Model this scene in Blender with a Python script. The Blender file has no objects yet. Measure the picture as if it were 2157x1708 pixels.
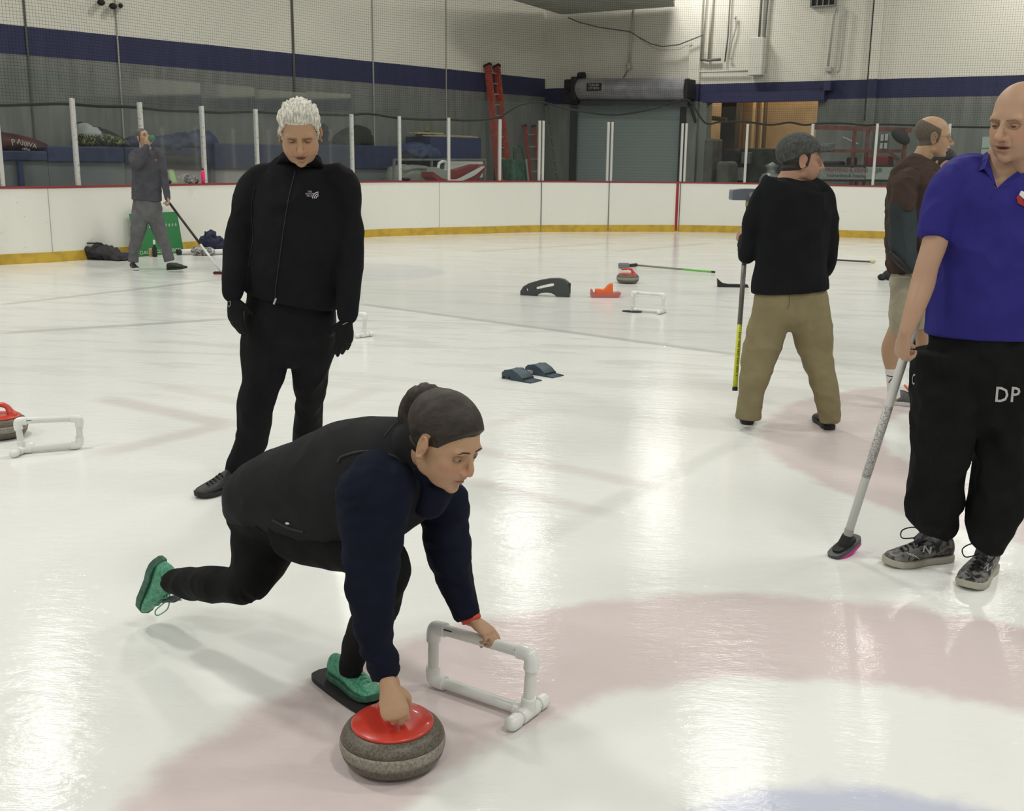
import bpy, bmesh, math, random
import numpy as np
from mathutils import Vector, Matrix, noise
random.seed(7)
SC = bpy.context.scene
COL = SC.collection
PI = math.pi
# ---------------------------------------------------------------- camera
F = 2300.0; HC = 1.55; IW = 2157; IH = 1708
PITCH = math.atan((854 - 331) / F); ROLL = 0.012
cf = Vector((0, math.cos(PITCH), -math.sin(PITCH)))
cu0 = Vector((0, math.sin(PITCH), math.cos(PITCH)))
cr0 = Vector((1, 0, 0))
cr = math.cos(ROLL) * cr0 + math.sin(ROLL) * cu0
cu = -math.sin(ROLL) * cr0 + math.cos(ROLL) * cu0
CAM = Vector((0, 0, HC))
cd = bpy.data.cameras.new('camera'); cam = bpy.data.objects.new('camera', cd); COL.objects.link(cam)
m = Matrix((cr, cu, -cf)).transposed().to_4x4(); m.translation = CAM
cam.matrix_world = m
cd.sensor_width = 36; cd.lens = 36 * F / IW; cd.clip_end = 200; cd.clip_start = 0.05
SC.camera = cam

def ray(x, y): return cf + cr * ((x - IW / 2) / F) + cu * ((IH / 2 - y) / F)
def G(x, y, z=0.0):
    d = ray(x, y); return CAM + d * ((z - HC) / d.z)
def WP(x, y, Y):
    d = ray(x, y); return CAM + d * (Y / d.y)
def ppm(p): return F / ((Vector(p) - CAM).dot(cf))       # pixels per metre at a point
def onplane(x, y, P0, N):
    d = ray(x, y); return CAM + d * ((Vector(P0) - CAM).dot(N) / d.dot(N))

# ---------------------------------------------------------------- objects
def tag(o, label=None, cat=None, group=None, kind=None):
    if label: o['label'] = label
    if cat: o['category'] = cat
    if group: o['group'] = group
    if kind: o['kind'] = kind
    return o
def empty(name, loc=(0, 0, 0), label=None, cat=None, group=None, rot=0):
    o = bpy.data.objects.new(name, None); COL.objects.link(o); o.location = loc; o.rotation_euler = (0, 0, rot)
    o.empty_display_size = 0.1
    return tag(o, label, cat, group)
def mobj(name, me, mats, parent=None, smooth=True, local=False):
    if not isinstance(mats, (list, tuple)): mats = [mats]
    me.name = name
    for mt in mats: me.materials.append(mt)
    if smooth:
        me.polygons.foreach_set('use_smooth', [True] * len(me.polygons))
    o = bpy.data.objects.new(name, me); COL.objects.link(o)
    if parent:
        o.parent = parent
        if not local:
            o.matrix_parent_inverse = wmat(parent).inverted()
    return o
def wmat(o):
    mm = o.matrix_basis.copy() if o.parent is None else wmat(o.parent) @ o.matrix_parent_inverse @ o.matrix_basis
    return mm
def obj(name, B, mats, parent=None, smooth=False, local=False, **k):
    me = bpy.data.meshes.new(name); B.bm.normal_update(); B.bm.to_mesh(me); B.bm.free()
    o = mobj(name, me, mats, parent, smooth, local)
    if k: tag(o, **k)
    return o
def copy_tree(o, parent=None):
    c = o.copy(); COL.objects.link(c); c.parent = parent
    for ch in [x for x in COL.objects if x.parent == o]: copy_tree(ch, c)
    return c

def frame(d, ref=(0, 0, 1)):
    d = Vector(d).normalized(); r = Vector(ref)
    x = r - d * r.dot(d)
    if x.length < 1e-5: x = Vector((1, 0, 0)) - d * d.x
    x.normalize(); return x, d.cross(x).normalized(), d

def catmull(P, n):
    """P list of tuples of floats, returns resampled list"""
    P = [np.array(p, float) for p in P]
    if len(P) < 3:
        return [P[0] + (P[1] - P[0]) * t / n for t in range(n + 1)]
    Q = [2 * P[0] - P[1]] + P + [2 * P[-1] - P[-2]]
    out = []
    for i in range(1, len(Q) - 2):
        a, b, c, d = Q[i - 1:i + 3]
        for k in range(n):
            t = k / n
            out.append(0.5 * ((2 * b) + (c - a) * t + (2 * a - 5 * b + 4 * c - d) * t * t + (3 * b - a - 3 * c + d) * t ** 3))
    out.append(P[-1]); return out

class MB:
    def __init__(s): s.bm = bmesh.new(); s.mi = 0
    def face(s, vs):
        try:
            f = s.bm.faces.new(vs); f.material_index = s.mi; return f
        except ValueError: return None
    def quad(s, *ps): return s.face([s.bm.verts.new(p) for p in ps])
    def box(s, c, size, M=None, bev=0):
        r = bmesh.ops.create_cube(s.bm, size=1)
        vs = r['verts']
        T = Matrix.Translation(c) @ (M.to_4x4() if M else Matrix.Identity(4)) @ Matrix.Diagonal((*size, 1))
        bmesh.ops.transform(s.bm, matrix=T, verts=vs)
        fs = set(f for v in vs for f in v.link_faces)
        for f in fs: f.material_index = s.mi
        if bev:
            es = list(set(e for v in vs for e in v.link_edges))
            bmesh.ops.bevel(s.bm, geom=es, offset=bev, segments=2, affect='EDGES', profile=0.5)
        return s
    def bar(s, a, b, w, h, up=(0, 0, 1), bev=0):
        a = Vector(a); b = Vector(b); x, y, d = frame(b - a, up)
        M = Matrix((y, d, x)).transposed()     # local x = side, y = along, z = up
        return s.box((a + b) / 2, (w, (b - a).length, h), M, bev)
    def loft(s, rings, cap=True, closed=False):
        R = [[s.bm.verts.new(p) for p in r] for r in rings]
        n = len(R[0])
        idx = list(range(len(R) - 1)) + ([-1] if closed else [])
        for i in idx:
            A = R[i]; Bq = R[i + 1] if i >= 0 else R[0]
            if i < 0: A = R[-1]
            for k in range(n): s.face([A[k], A[(k + 1) % n], Bq[(k + 1) % n], Bq[k]])
        if cap and not closed:
            s.face(R[0][::-1]); s.face(R[-1])
        return s
    def tube(s, pts, r, n=10, ref=(0, 0, 1), cap=True, round_=False):
        """pts: list of Vectors; r: radius or list of r or (ra, rb)"""
        pts = [Vector(p) for p in pts]; N = len(pts)
        rr = r if isinstance(r, (list, tuple)) and len(r) == N else [r] * N
        rings = []
        x = None
        for i, p in enumerate(pts):
            d = (pts[min(i + 1, N - 1)] - pts[max(i - 1, 0)])
            if d.length < 1e-9: d = Vector((0, 0, 1))
            if ref == 'min':
                if x is None: x, y, dd = frame(d, (0.3, 0.5, 0.8))
                else: x, y, dd = frame(d, x)
            else: x, y, dd = frame(d, ref)
            ra, rb = rr[i] if isinstance(rr[i], (tuple, list)) else (rr[i], rr[i])
            rings.append([p + x * (math.cos(2 * PI * k / n) * ra) + y * (math.sin(2 * PI * k / n) * rb) for k in range(n)])
        if round_:
            def cap_r(ring, c, out, rad):
                res = []
                for t in (0.35, 0.7, 0.95):
                    sc = math.cos(t * PI / 2)
                    res.append([c + (q - c) * sc + out * rad * math.sin(t * PI / 2) for q in ring])
                return res
            r0 = rr[0][0] if isinstance(rr[0], (tuple, list)) else rr[0]; r1 = rr[-1][0] if isinstance(rr[-1], (tuple, list)) else rr[-1]
            q0 = rr[0][1] if isinstance(rr[0], (tuple, list)) else rr[0]; q1 = rr[-1][1] if isinstance(rr[-1], (tuple, list)) else rr[-1]
            s0 = cap_r(rings[0], pts[0], (pts[0] - pts[1]).normalized(), min(r0, q0))
            s1 = cap_r(rings[-1], pts[-1], (pts[-1] - pts[-2]).normalized(), min(r1, q1))
            rings = s0[::-1] + rings + s1
        return s.loft(rings, cap)
    def cyl(s, a, b, r, n=16, r2=None): return s.tube([a, b], [r, r if r2 is None else r2], n, 'min')
    def ell(s, c, r, M=None, u=24, v=14):
        q = bmesh.ops.create_uvsphere(s.bm, u_segments=u, v_segments=v, radius=1)
        T = Matrix.Translation(c) @ (M.to_4x4() if M else Matrix.Identity(4)) @ Matrix.Diagonal((*r, 1))
        bmesh.ops.transform(s.bm, matrix=T, verts=q['verts'])
        for f in set(f for vv in q['verts'] for f in vv.link_faces): f.material_index = s.mi
        return s
    def prism(s, poly, off):
        """poly list of Vectors (planar), off extrude vector"""
        off = Vector(off)
        return s.loft([[Vector(p) for p in poly], [Vector(p) + off for p in poly]])
    def lathe(s, prof, c=(0, 0, 0), n=48):
        c = Vector(c)
        rings = [[c + Vector((r * math.cos(2 * PI * k / n), r * math.sin(2 * PI * k / n), z)) for k in range(n)] for r, z in prof]
        return s.loft(rings)

def temp_mesh(B):
    me = bpy.data.meshes.new('tmp'); bmesh.ops.recalc_face_normals(B.bm, faces=B.bm.faces); B.bm.to_mesh(me); B.bm.free(); return me
def remesh(B, voxel, smooth=4, fac=0.5):
    me = temp_mesh(B) if isinstance(B, MB) else B
    o = bpy.data.objects.new('tmp', me); COL.objects.link(o)
    md = o.modifiers.new('r', 'REMESH'); md.mode = 'VOXEL'; md.voxel_size = voxel; md.use_smooth_shade = True
    if smooth:
        sm = o.modifiers.new('s', 'SMOOTH'); sm.iterations = smooth; sm.factor = fac
    dg = bpy.context.evaluated_depsgraph_get()
    r = bpy.data.meshes.new_from_object(o.evaluated_get(dg))
    bpy.data.objects.remove(o); bpy.data.meshes.remove(me)
    return r
def vco(me):
    a = np.empty(len(me.vertices) * 3, np.float32); me.vertices.foreach_get('co', a); return a.reshape(-1, 3).astype(float)
def vno(me):
    a = np.empty(len(me.vertices) * 3, np.float32); me.vertices.foreach_get('normal', a); return a.reshape(-1, 3).astype(float)
def setco(me, a): me.vertices.foreach_set('co', a.astype(np.float32).ravel()); me.update()
def setcol(me, c, name='Col'):
    """c: (n,3) linear"""
    at = me.color_attributes.new(name, 'FLOAT_COLOR', 'POINT')
    d = np.ones((len(c), 4), np.float32); d[:, :3] = c; at.data.foreach_set('color', d.ravel())
def wrinkle(me, amp, scale, stretch=(1, 1, 1), oct_=2, ridged=False, mask=None, seed=0):
    co = vco(me); no = vno(me); out = co.copy(); st = np.array(stretch)
    for i in range(len(co)):
        a = amp if mask is None else amp * mask(co[i])
        if abs(a) < 1e-6: continue
        p = Vector(co[i] * st * scale + seed)
        n = noise.fractal(p, 0.8, 2.0, oct_)
        if ridged: n = 0.5 - abs(n) * 1.6
        out[i] += no[i] * n * a
    setco(me, out)
def join(meshes):
    bm = bmesh.new()
    for q in meshes: bm.from_mesh(q)
    r = bpy.data.meshes.new('j'); bm.to_mesh(r); bm.free()
    return r

# ---------------------------------------------------------------- materials
def srgb(r, g, b):
    f = lambda c: (c / 255) / 12.92 if c / 255 <= 0.04045 else (((c / 255) + 0.055) / 1.055) ** 2.4
    return (f(r), f(g), f(b))
class NT:
    def __init__(s, name):
        s.m = bpy.data.materials.new(name); s.m.use_nodes = True; s.t = s.m.node_tree; s.b = s.t.nodes['Principled BSDF']; s.out = s.t.nodes['Material Output']
    def n(s, ty, **k):
        q = s.t.nodes.new(ty)
        for a, b in k.items(): setattr(q, a, b)
        return q
    def L(s, a, b): s.t.links.new(a, b)
    def val(s, sock, v):
        if hasattr(v, 'links') or hasattr(v, 'is_linked'): s.L(v, sock)
        else: sock.default_value = v
    def math(s, op, a, b=0.0, c=0.0, clamp=False):
        q = s.n('ShaderNodeMath', operation=op); q.use_clamp = clamp
        s.val(q.inputs[0], a); s.val(q.inputs[1], b)
        if len(q.inputs) > 2: s.val(q.inputs[2], c)
        return q.outputs[0]
    def pos(s, obj_=False):
        q = s.n('ShaderNodeTexCoord'); return q.outputs['Object'] if obj_ else s.n('ShaderNodeNewGeometry').outputs['Position']
    def sep(s, v): q = s.n('ShaderNodeSeparateXYZ'); s.L(v, q.inputs[0]); return q.outputs
    def comb(s, x, y, z):
        q = s.n('ShaderNodeCombineXYZ')
        for i, v in enumerate((x, y, z)): s.val(q.inputs[i], v)
        return q.outputs[0]
    def mapping(s, v, scale=(1, 1, 1), rot=(0, 0, 0), loc=(0, 0, 0)):
        q = s.n('ShaderNodeMapping'); s.L(v, q.inputs[0]); q.inputs['Scale'].default_value = scale; q.inputs['Rotation'].default_value = rot; q.inputs['Location'].default_value = loc
        return q.outputs[0]
    def noise(s, v, scale=5, detail=2, rough=0.5, dist=0):
        q = s.n('ShaderNodeTexNoise'); s.L(v, q.inputs['Vector']); q.inputs['Scale'].default_value = scale; q.inputs['Detail'].default_value = detail
        q.inputs['Roughness'].default_value = rough; q.inputs['Distortion'].default_value = dist
        return q.outputs['Fac']
    def ramp(s, v, a, b, lo=0.0, hi=1.0):
        q = s.n('ShaderNodeMapRange'); q.interpolation_type = 'SMOOTHSTEP'; s.L(v, q.inputs[0]); q.inputs[1].default_value = a; q.inputs[2].default_value = b
        q.inputs[3].default_value = lo; q.inputs[4].default_value = hi
        return q.outputs[0]
    def mix(s, f, a, b, mode='MIX'):
        q = s.n('ShaderNodeMix', data_type='RGBA', blend_type=mode)
        s.val(q.inputs[0], f)
        for i, v in ((6, a), (7, b)):
            if isinstance(v, tuple): q.inputs[i].default_value = (*v[:3], 1)
            else: s.L(v, q.inputs[i])
        return q.outputs[2]
    def col(s, c):
        if isinstance(c, tuple): s.b.inputs['Base Color'].default_value = (*c[:3], 1)
        else: s.L(c, s.b.inputs['Base Color'])
        return s
    def set(s, **k):
        for a, v in k.items():
            s.val(s.b.inputs[a.replace('_', ' ')], v)
        return s
    def bump(s, h, strength=0.3, dist=0.01):
        q = s.n('ShaderNodeBump'); q.inputs['Strength'].default_value = strength; q.inputs['Distance'].default_value = dist
        s.L(h, q.inputs['Height']); s.L(q.outputs[0], s.b.inputs['Normal']); return q
_mc = {}
def mat(name, c, rough=0.6, metal=0.0, spec=0.5, var=0.0, vscale=20, bump=0.0, bscale=60, bdist=0.002, sheen=0.0, coat=0.0):
    key = (name,)
    if key in _mc: return _mc[key]
    t = NT(name); t.set(Roughness=rough, Metallic=metal); t.b.inputs['Specular IOR Level'].default_value = spec
    P = t.pos()
    if var:
        n = t.noise(P, vscale, 3); f = t.ramp(n, 0.3, 0.7)
        t.col(t.mix(f, tuple(x * (1 - var) for x in c), tuple(min(1, x * (1 + var)) for x in c)))
    else: t.col(c)
    if bump: t.bump(t.noise(P, bscale, 3), bump, bdist)
    if sheen: t.b.inputs['Sheen Weight'].default_value = sheen; t.b.inputs['Sheen Roughness'].default_value = 0.5
    if coat: t.b.inputs['Coat Weight'].default_value = coat
    _mc[key] = t.m; return t.m
def text_mesh(name, s, size, M, matl, parent=None, depth=0.002, align='CENTER', bold=0.0, **k):
    cu_ = bpy.data.curves.new(name, 'FONT'); cu_.body = s; cu_.size = size; cu_.extrude = depth; cu_.align_x = align; cu_.align_y = 'CENTER'; cu_.resolution_u = 2; cu_.offset = bold * size
    o = bpy.data.objects.new('tmp', cu_); COL.objects.link(o)
    dg = bpy.context.evaluated_depsgraph_get(); me = bpy.data.meshes.new_from_object(o.evaluated_get(dg)); bpy.data.objects.remove(o)
    me.transform(M)
    return me if matl is None else tag(mobj(name, me, matl, parent, smooth=False), **k)
def basis(x, y, z, o):
    M = Matrix((x, y, z)).transposed().to_4x4(); M.translation = o; return M
# ================================================================ SETTING
ICE_RINGS = []
def ice_material():
    t = NT('ice'); P = t.pos(); X, Y, Z = t.sep(P)
    # wobble so that paint edges bleed under the ice
    wob = t.math('MULTIPLY', t.math('SUBTRACT', t.noise(P, 5.0, 4, 0.6), 0.5), 0.16)
    wob2 = t.math('MULTIPLY', t.math('SUBTRACT', t.noise(P, 1.3, 2), 0.5), 0.10)
    wb = t.math('ADD', wob, wob2)
    base = (0.82, 0.83, 0.80)
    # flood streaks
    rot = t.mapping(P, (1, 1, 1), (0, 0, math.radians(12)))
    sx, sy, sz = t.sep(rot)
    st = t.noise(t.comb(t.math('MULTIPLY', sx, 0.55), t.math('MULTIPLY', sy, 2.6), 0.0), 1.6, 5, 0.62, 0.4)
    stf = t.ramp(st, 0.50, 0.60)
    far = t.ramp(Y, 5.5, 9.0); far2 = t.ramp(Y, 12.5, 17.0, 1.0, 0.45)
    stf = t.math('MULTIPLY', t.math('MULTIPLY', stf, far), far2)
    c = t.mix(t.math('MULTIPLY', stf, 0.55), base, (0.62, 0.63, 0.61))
    big = t.ramp(t.noise(P, 0.45, 3), 0.35, 0.7)
    c = t.mix(t.math('MULTIPLY', big, 0.25), c, (0.72, 0.745, 0.71))
    def disc(cx, cy): 
        d = t.math('SQRT', t.math('ADD', t.math('POWER', t.math('SUBTRACT', X, cx), 2.0), t.math('POWER', t.math('SUBTRACT', Y, cy), 2.0)))
        return t.math('ADD', d, wb)
    def band(d, r0, r1, e=0.05):
        return t.math('MULTIPLY', t.ramp(d, r0 - e, r0 + e), t.ramp(d, r1 - e, r1 + e, 1.0, 0.0))
    pink = (0.66, 0.575, 0.565); blue = (0.50, 0.53, 0.66)
    for cx, cy, k in ((0.85, 1.88, 1.0), (3.28, 5.80, 0.9)):
        d = disc(cx, cy)
        c = t.mix(t.math('MULTIPLY', band(d, 1.20, 1.86), k), c, pink)
        c = t.mix(t.math('MULTIPLY', t.ramp(d, 0.58, 0.68, 1.0, 0.0), 0.9), c, blue)
    d = disc(-2.15, 14.95)
    c = t.mix(t.math('MULTIPLY', t.ramp(d, 1.15, 1.28, 1.0, 0.0), 0.55), c, (0.60, 0.625, 0.70))
    # painted lines: (p0, p1, half width, colour, strength)
    def line(p0, p1, hw, colr, k, e=0.04):
        e *= 1.5
        dx, dy = p1[0] - p0[0], p1[1] - p0[1]; Ln = math.hypot(dx, dy); dx /= Ln; dy /= Ln
        ux = t.math('SUBTRACT', X, p0[0]); uy = t.math('SUBTRACT', Y, p0[1])
        al = t.math('ADD', t.math('MULTIPLY', ux, dx), t.math('MULTIPLY', uy, dy))
        pe = t.math('ABSOLUTE', t.math('ADD', t.math('SUBTRACT', t.math('MULTIPLY', ux, dy), t.math('MULTIPLY', uy, dx)), t.math('MULTIPLY', wb, 0.4)))
        m_ = t.ramp(pe, hw, hw + e, 1.0, 0.0)
        m_ = t.math('MULTIPLY', m_, t.math('MULTIPLY', t.ramp(al, -0.1, 0.15), t.ramp(al, Ln - 0.15, Ln + 0.1, 1.0, 0.0)))
        return t.mix(t.math('MULTIPLY', m_, k), c, colr)
    g = lambda x, y: tuple(G(x, y))[:2]
    pk = (0.56, 0.47, 0.45); gy = (0.50, 0.52, 0.50)
    for a, b, hw, colr, k, e in (
            ((210, 838), (480, 893), 0.03, pk, 0.42, 0.07), ((480, 893), (215, 955), 0.03, pk, 0.40, 0.07),
            ((340, 812), (520, 850), 0.02, pk, 0.25, 0.07), ((690, 860), (790, 818), 0.02, pk, 0.22, 0.07),
            ((940, 935), (1400, 1030), 0.02, pk, 0.33, 0.06), ((980, 1010), (1290, 1085), 0.02, pk, 0.33, 0.05),
            ((1560, 930), (1225, 1090), 0.02, gy, 0.30, 0.05), ((1225, 1090), (1030, 1195), 0.02, gy, 0.22, 0.05),
            ((1020, 900), (1130, 865), 0.02, pk, 0.22, 0.07), ((300, 1650), (720, 1590), 0.01, pk, 0.0, 0.05),
            ((0, 642), (470, 588), 0.03, gy, 0.75, 0.05), ((0, 702), (480, 672), 0.03, gy, 0.8, 0.05),
            ((480, 672), (800, 676), 0.02, gy, 0.6, 0.05), ((760, 640), (1560, 748), 0.02, gy, 0.9, 0.05), ((1560, 748), (2157, 800), 0.02, gy, 0.5, 0.05),
            ((800, 676), (1500, 700), 0.02, gy, 0.3, 0.05),
            ((1000, 530), (1290, 512), 0.04, gy, 0.6, 0.08), ((1290, 530), (1500, 512), 0.04, gy, 0.5, 0.1)):
        c = line(g(*a), g(*b), hw, colr, k, e)
    # the resurfaced grey lane
    p0 = Vector(G(760, 640)); p1 = Vector(G(1560, 748)); dd = (p1 - p0).normalized()
    q = t.math('SUBTRACT', t.math('MULTIPLY', t.math('SUBTRACT', X, p0.x), dd.y), t.math('MULTIPLY', t.math('SUBTRACT', Y, p0.y), dd.x))
    q = t.math('ADD', t.math('MULTIPLY', q, -1.0), t.math('MULTIPLY', wb, 1.5))
    lane = t.math('MULTIPLY', t.ramp(q, 0.0, 0.06), t.ramp(q, 0.5, 3.2, 1.0, 0.0))
    c = t.mix(t.math('MULTIPLY', lane, 0.5), c, (0.63, 0.65, 0.62))
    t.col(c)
    # gloss
    r = t.ramp(t.noise(t.mapping(P, (0.7, 1.6, 1)), 1.2, 4), 0.3, 0.75, 0.05, 0.15)
    t.set(Roughness=r, IOR=1.22); t.b.inputs['Specular IOR Level'].default_value = 0.5
    nb = t.noise(t.mapping(P, (1.0, 2.2, 1), (0, 0, 0.5)), 9.0, 4, 0.6)
    n2 = t.noise(t.mapping(P, (1, 7, 1), (0, 0, -0.45)), 22.0, 3, 0.6)
    t.bump(t.math('ADD', nb, t.math('MULTIPLY', n2, 0.22)), 0.22, 0.010)
    return t.m
M_ICE = ice_material()
B = MB(); 
B.quad((-30, -12, 0), (34, -12, 0), (34, 40, 0), (-30, 40, 0))
obj('floor', B, M_ICE, kind='structure')

# wall lines measured on the ice plane (plan directions)
def wl(px, Y):
    d = ray(px, 331 + 0.012 * (px - 1078)); return Vector((d.x / d.y * Y, Y, 0))
LA = wl(0, 19.5); LB = wl(1100, 30.8)
ldir = (LB - LA).normalized()
RA = wl(1460, 29.0); RB = wl(2100, 24.9)
rdir = (RB - RA).normalized()
# intersection
den = ldir.x * rdir.y - ldir.y * rdir.x
tt = ((RA.x - LA.x) * rdir.y - (RA.y - LA.y) * rdir.x) / den
CORNER = LA + ldir * tt
lnor = Vector((ldir.y, -ldir.x, 0)); rnor = Vector((rdir.y, -rdir.x, 0))    # towards the rink
if lnor.dot(-CORNER) < 0: lnor = -lnor
if rnor.dot(-CORNER) < 0: rnor = -rnor
def zat(px, py, P0, N): return onplane(px, py, P0, N).z
ZL0 = zat(0, 112, LA, lnor); ZL1 = zat(0, 50, LA, lnor)
ZR0 = zat(2100, 202, RA, rnor); ZR1 = zat(2100, 159.5, RA, rnor)
HW = 8.2
def wall_material(name, z0, z1):
    t = NT(name); P = t.pos(); X, Y, Z = t.sep(P)
    n = t.noise(P, 0.6, 3); n2 = t.noise(t.mapping(P, (3, 3, 0.5)), 2.0, 3)
    up = t.mix(t.math('MULTIPLY', t.ramp(n, 0.35, 0.7), 0.25), (0.72, 0.70, 0.61), (0.64, 0.625, 0.55))
    low = t.mix(t.ramp(n2, 0.35, 0.7), (0.155, 0.16, 0.148), (0.20, 0.205, 0.19))
    band_ = t.mix(t.ramp(n2, 0.35, 0.7), (0.024, 0.026, 0.075), (0.030, 0.032, 0.09))
    w = t.math('MULTIPLY', t.math('SUBTRACT', t.noise(P, 12, 2), 0.5), 0.01)
    Zw = t.math('ADD', Z, w)
    c = t.mix(t.math('GREATER_THAN', Zw, z0), low, band_)
    c = t.mix(t.math('GREATER_THAN', Zw, z1), c, up)
    t.col(c); t.set(Roughness=0.75); t.bump(t.noise(P, 40, 3), 0.15, 0.004)
    return t.m
M_WL = wall_material('wall_paint_long_side', ZL0, ZL1); M_WR = wall_material('wall_paint_end_side', ZR0, ZR1)
M_JOINT = mat('joint_dark', (0.10, 0.10, 0.09), 0.9)
M_JOINTL = mat('joint_pale', (0.40, 0.39, 0.34), 0.9)
Lfar = LA - ldir * 24
TH = 0.3
def wall_box(B, a, b, nor, z0, z1):
    B.prism([a + Vector((0, 0, z0)), b + Vector((0, 0, z0)), b + Vector((0, 0, z1)), a + Vector((0, 0, z1))], -nor * TH)
# openings on the right (end) wall: roller door and lit doorway
def rpt(px, py=350, off=0.0): return onplane(px, py, RA + rnor * off, rnor)
B = MB(); wall_box(B, Lfar, CORNER + ldir * 0.3, lnor, 0, HW); obj('wall_left', B, M_WL, kind='structure')
d0 = rpt(1208); d1 = rpt(1437); o0 = rpt(1484); o1 = rpt(1714)
def along(p): return (Vector((p.x, p.y, 0)) - CORNER).dot(rdir)
s_d0, s_d1, s_o0, s_o1 = along(d0), along(d1), along(o0), along(o1)
zdoor = zat(1320, 208, RA, rnor); zop = zat(1600, 214, RA, rnor)
R = lambda s: CORNER + rdir * s
B = MB()
wall_box(B, R(-0.3), R(s_d0), rnor, 0, HW)
wall_box(B, R(s_d0), R(s_d1), rnor, zdoor, HW)
wall_box(B, R(s_d1), R(s_o0), rnor, 0, HW)
wall_box(B, R(s_o0), R(s_o1), rnor, zop, HW)
wall_box(B, R(s_o1), R(s_o1 + 26), rnor, 0, HW)
obj('wall_right', B, M_WR, kind='structure')
# ceiling
B = MB(); B.box((2, 12, HW + 0.1), (80, 76, 0.2)); obj('ceiling', B, mat('ceiling_paint', (0.45, 0.45, 0.42), 0.9, var=0.1, vscale=1), kind='structure')
# wall joints (surface sealant lines) as trim
def lpt(px, py, off=0.02): return onplane(px, py, LA + lnor * off, lnor)
n_trim = 1
for px, matl, w in ((66, M_JOINT, 0.03), (621, M_JOINT, 0.05), (255, M_JOINTL, 0.025), (787, M_JOINTL, 0.03), (940, M_JOINTL, 0.02)):
    p = lpt(px, 200); B = MB(); B.box((p.x, p.y, HW / 2), (w, 0.02, HW), Matrix((ldir, lnor, Vector((0, 0, 1)))).transposed())
    obj('trim_%d' % n_trim, B, matl, kind='structure'); n_trim += 1
for px, matl, w, dep in ((1461, M_WR, 0.30, 0.12), (1836, M_WR, 0.22, 0.10)):
    p = rpt(px, 200, 0.06); B = MB(); B.box((p.x, p.y, HW / 2), (w, dep, HW), Matrix((rdir, rnor, Vector((0, 0, 1)))).transposed())
    obj('trim_%d' % n_trim, B, matl, kind='structure'); n_trim += 1
# steel header above the lit doorway
def rbox(B, px0, px1, py0, py1, d0_, d1_, bev=0):
    """box on the end wall spanning pixel columns/rows, standing d0..d1 off it"""
    mid = (py0 + py1) / 2
    a = rpt(px0, mid, d1_); b = rpt(px1, mid, d1_); zt = rpt((px0 + px1) / 2, py0, d1_).z; zb = rpt((px0 + px1) / 2, py1, d1_).z
    c = (a + b) / 2; c = Vector((c.x, c.y, (zt + zb) / 2)) - rnor * ((d1_ - d0_) / 2)
    B.box(c, ((a - b).length, d1_ - d0_, zt - zb), Matrix((rdir, -rnor, Vector((0, 0, 1)))).transposed() if False else Matrix((rdir, rnor, rdir.cross(rnor))).transposed(), bev)
    return c
def lbox(B, px0, px1, py0, py1, d0_, d1_, bev=0):
    mid = (py0 + py1) / 2
    a = lpt(px0, mid, d1_); b = lpt(px1, mid, d1_); zt = lpt((px0 + px1) / 2, py0, d1_).z; zb = lpt((px0 + px1) / 2, py1, d1_).z
    c = (a + b) / 2; c = Vector((c.x, c.y, (zt + zb) / 2)) - lnor * ((d1_ - d0_) / 2)
    B.box(c, ((a - b).length, d1_ - d0_, zt - zb), Matrix((ldir, lnor, ldir.cross(lnor))).transposed(), bev)
    return c
M_NAVY = mat('navy_steel', (0.024, 0.026, 0.085), 0.5)
B = MB(); rbox(B, 1480, 1736, 193, 214, 0.0, 0.25); rbox(B, 1735, 1749, 170, 190, 0.0, 0.3); obj('trim_%d' % n_trim, B, M_NAVY, kind='structure'); n_trim += 1

# ---- warm lit room behind the doorway
M_WARM = mat('warm_wall', (0.58, 0.44, 0.28), 0.8, var=0.12, vscale=1.5)
B = MB()
rd = 4.0
a0, a1 = R(s_o0 - 0.6), R(s_o1 + 3.0)
back0, back1 = a0 - rnor * rd, a1 - rnor * rd
Zt = 4.6
V = lambda p, z: Vector((p.x, p.y, z))
B.quad(V(back0, 0), V(back1, 0), V(back1, Zt), V(back0, Zt))
B.quad(V(a0 - rnor * TH, 0), V(back0, 0), V(back0, Zt), V(a0 - rnor * TH, Zt))
B.quad(V(back1, 0), V(a1 - rnor * TH, 0), V(a1 - rnor * TH, Zt), V(back1, Zt))
B.quad(V(a0 - rnor * TH, Zt), V(back0, Zt), V(back1, Zt), V(a1 - rnor * TH, Zt))
obj('wall_back', B, M_WARM, kind='structure')
B = MB(); q0 = a0 - rnor * TH; q1 = a1 - rnor * TH
B.quad(V(q0, 0.012), V(q1, 0.012), V(back1, 0.012), V(back0, 0.012)); obj('floor_doorway', B, mat('concrete', (0.25, 0.24, 0.22), 0.8, var=0.2), kind='structure')

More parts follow.
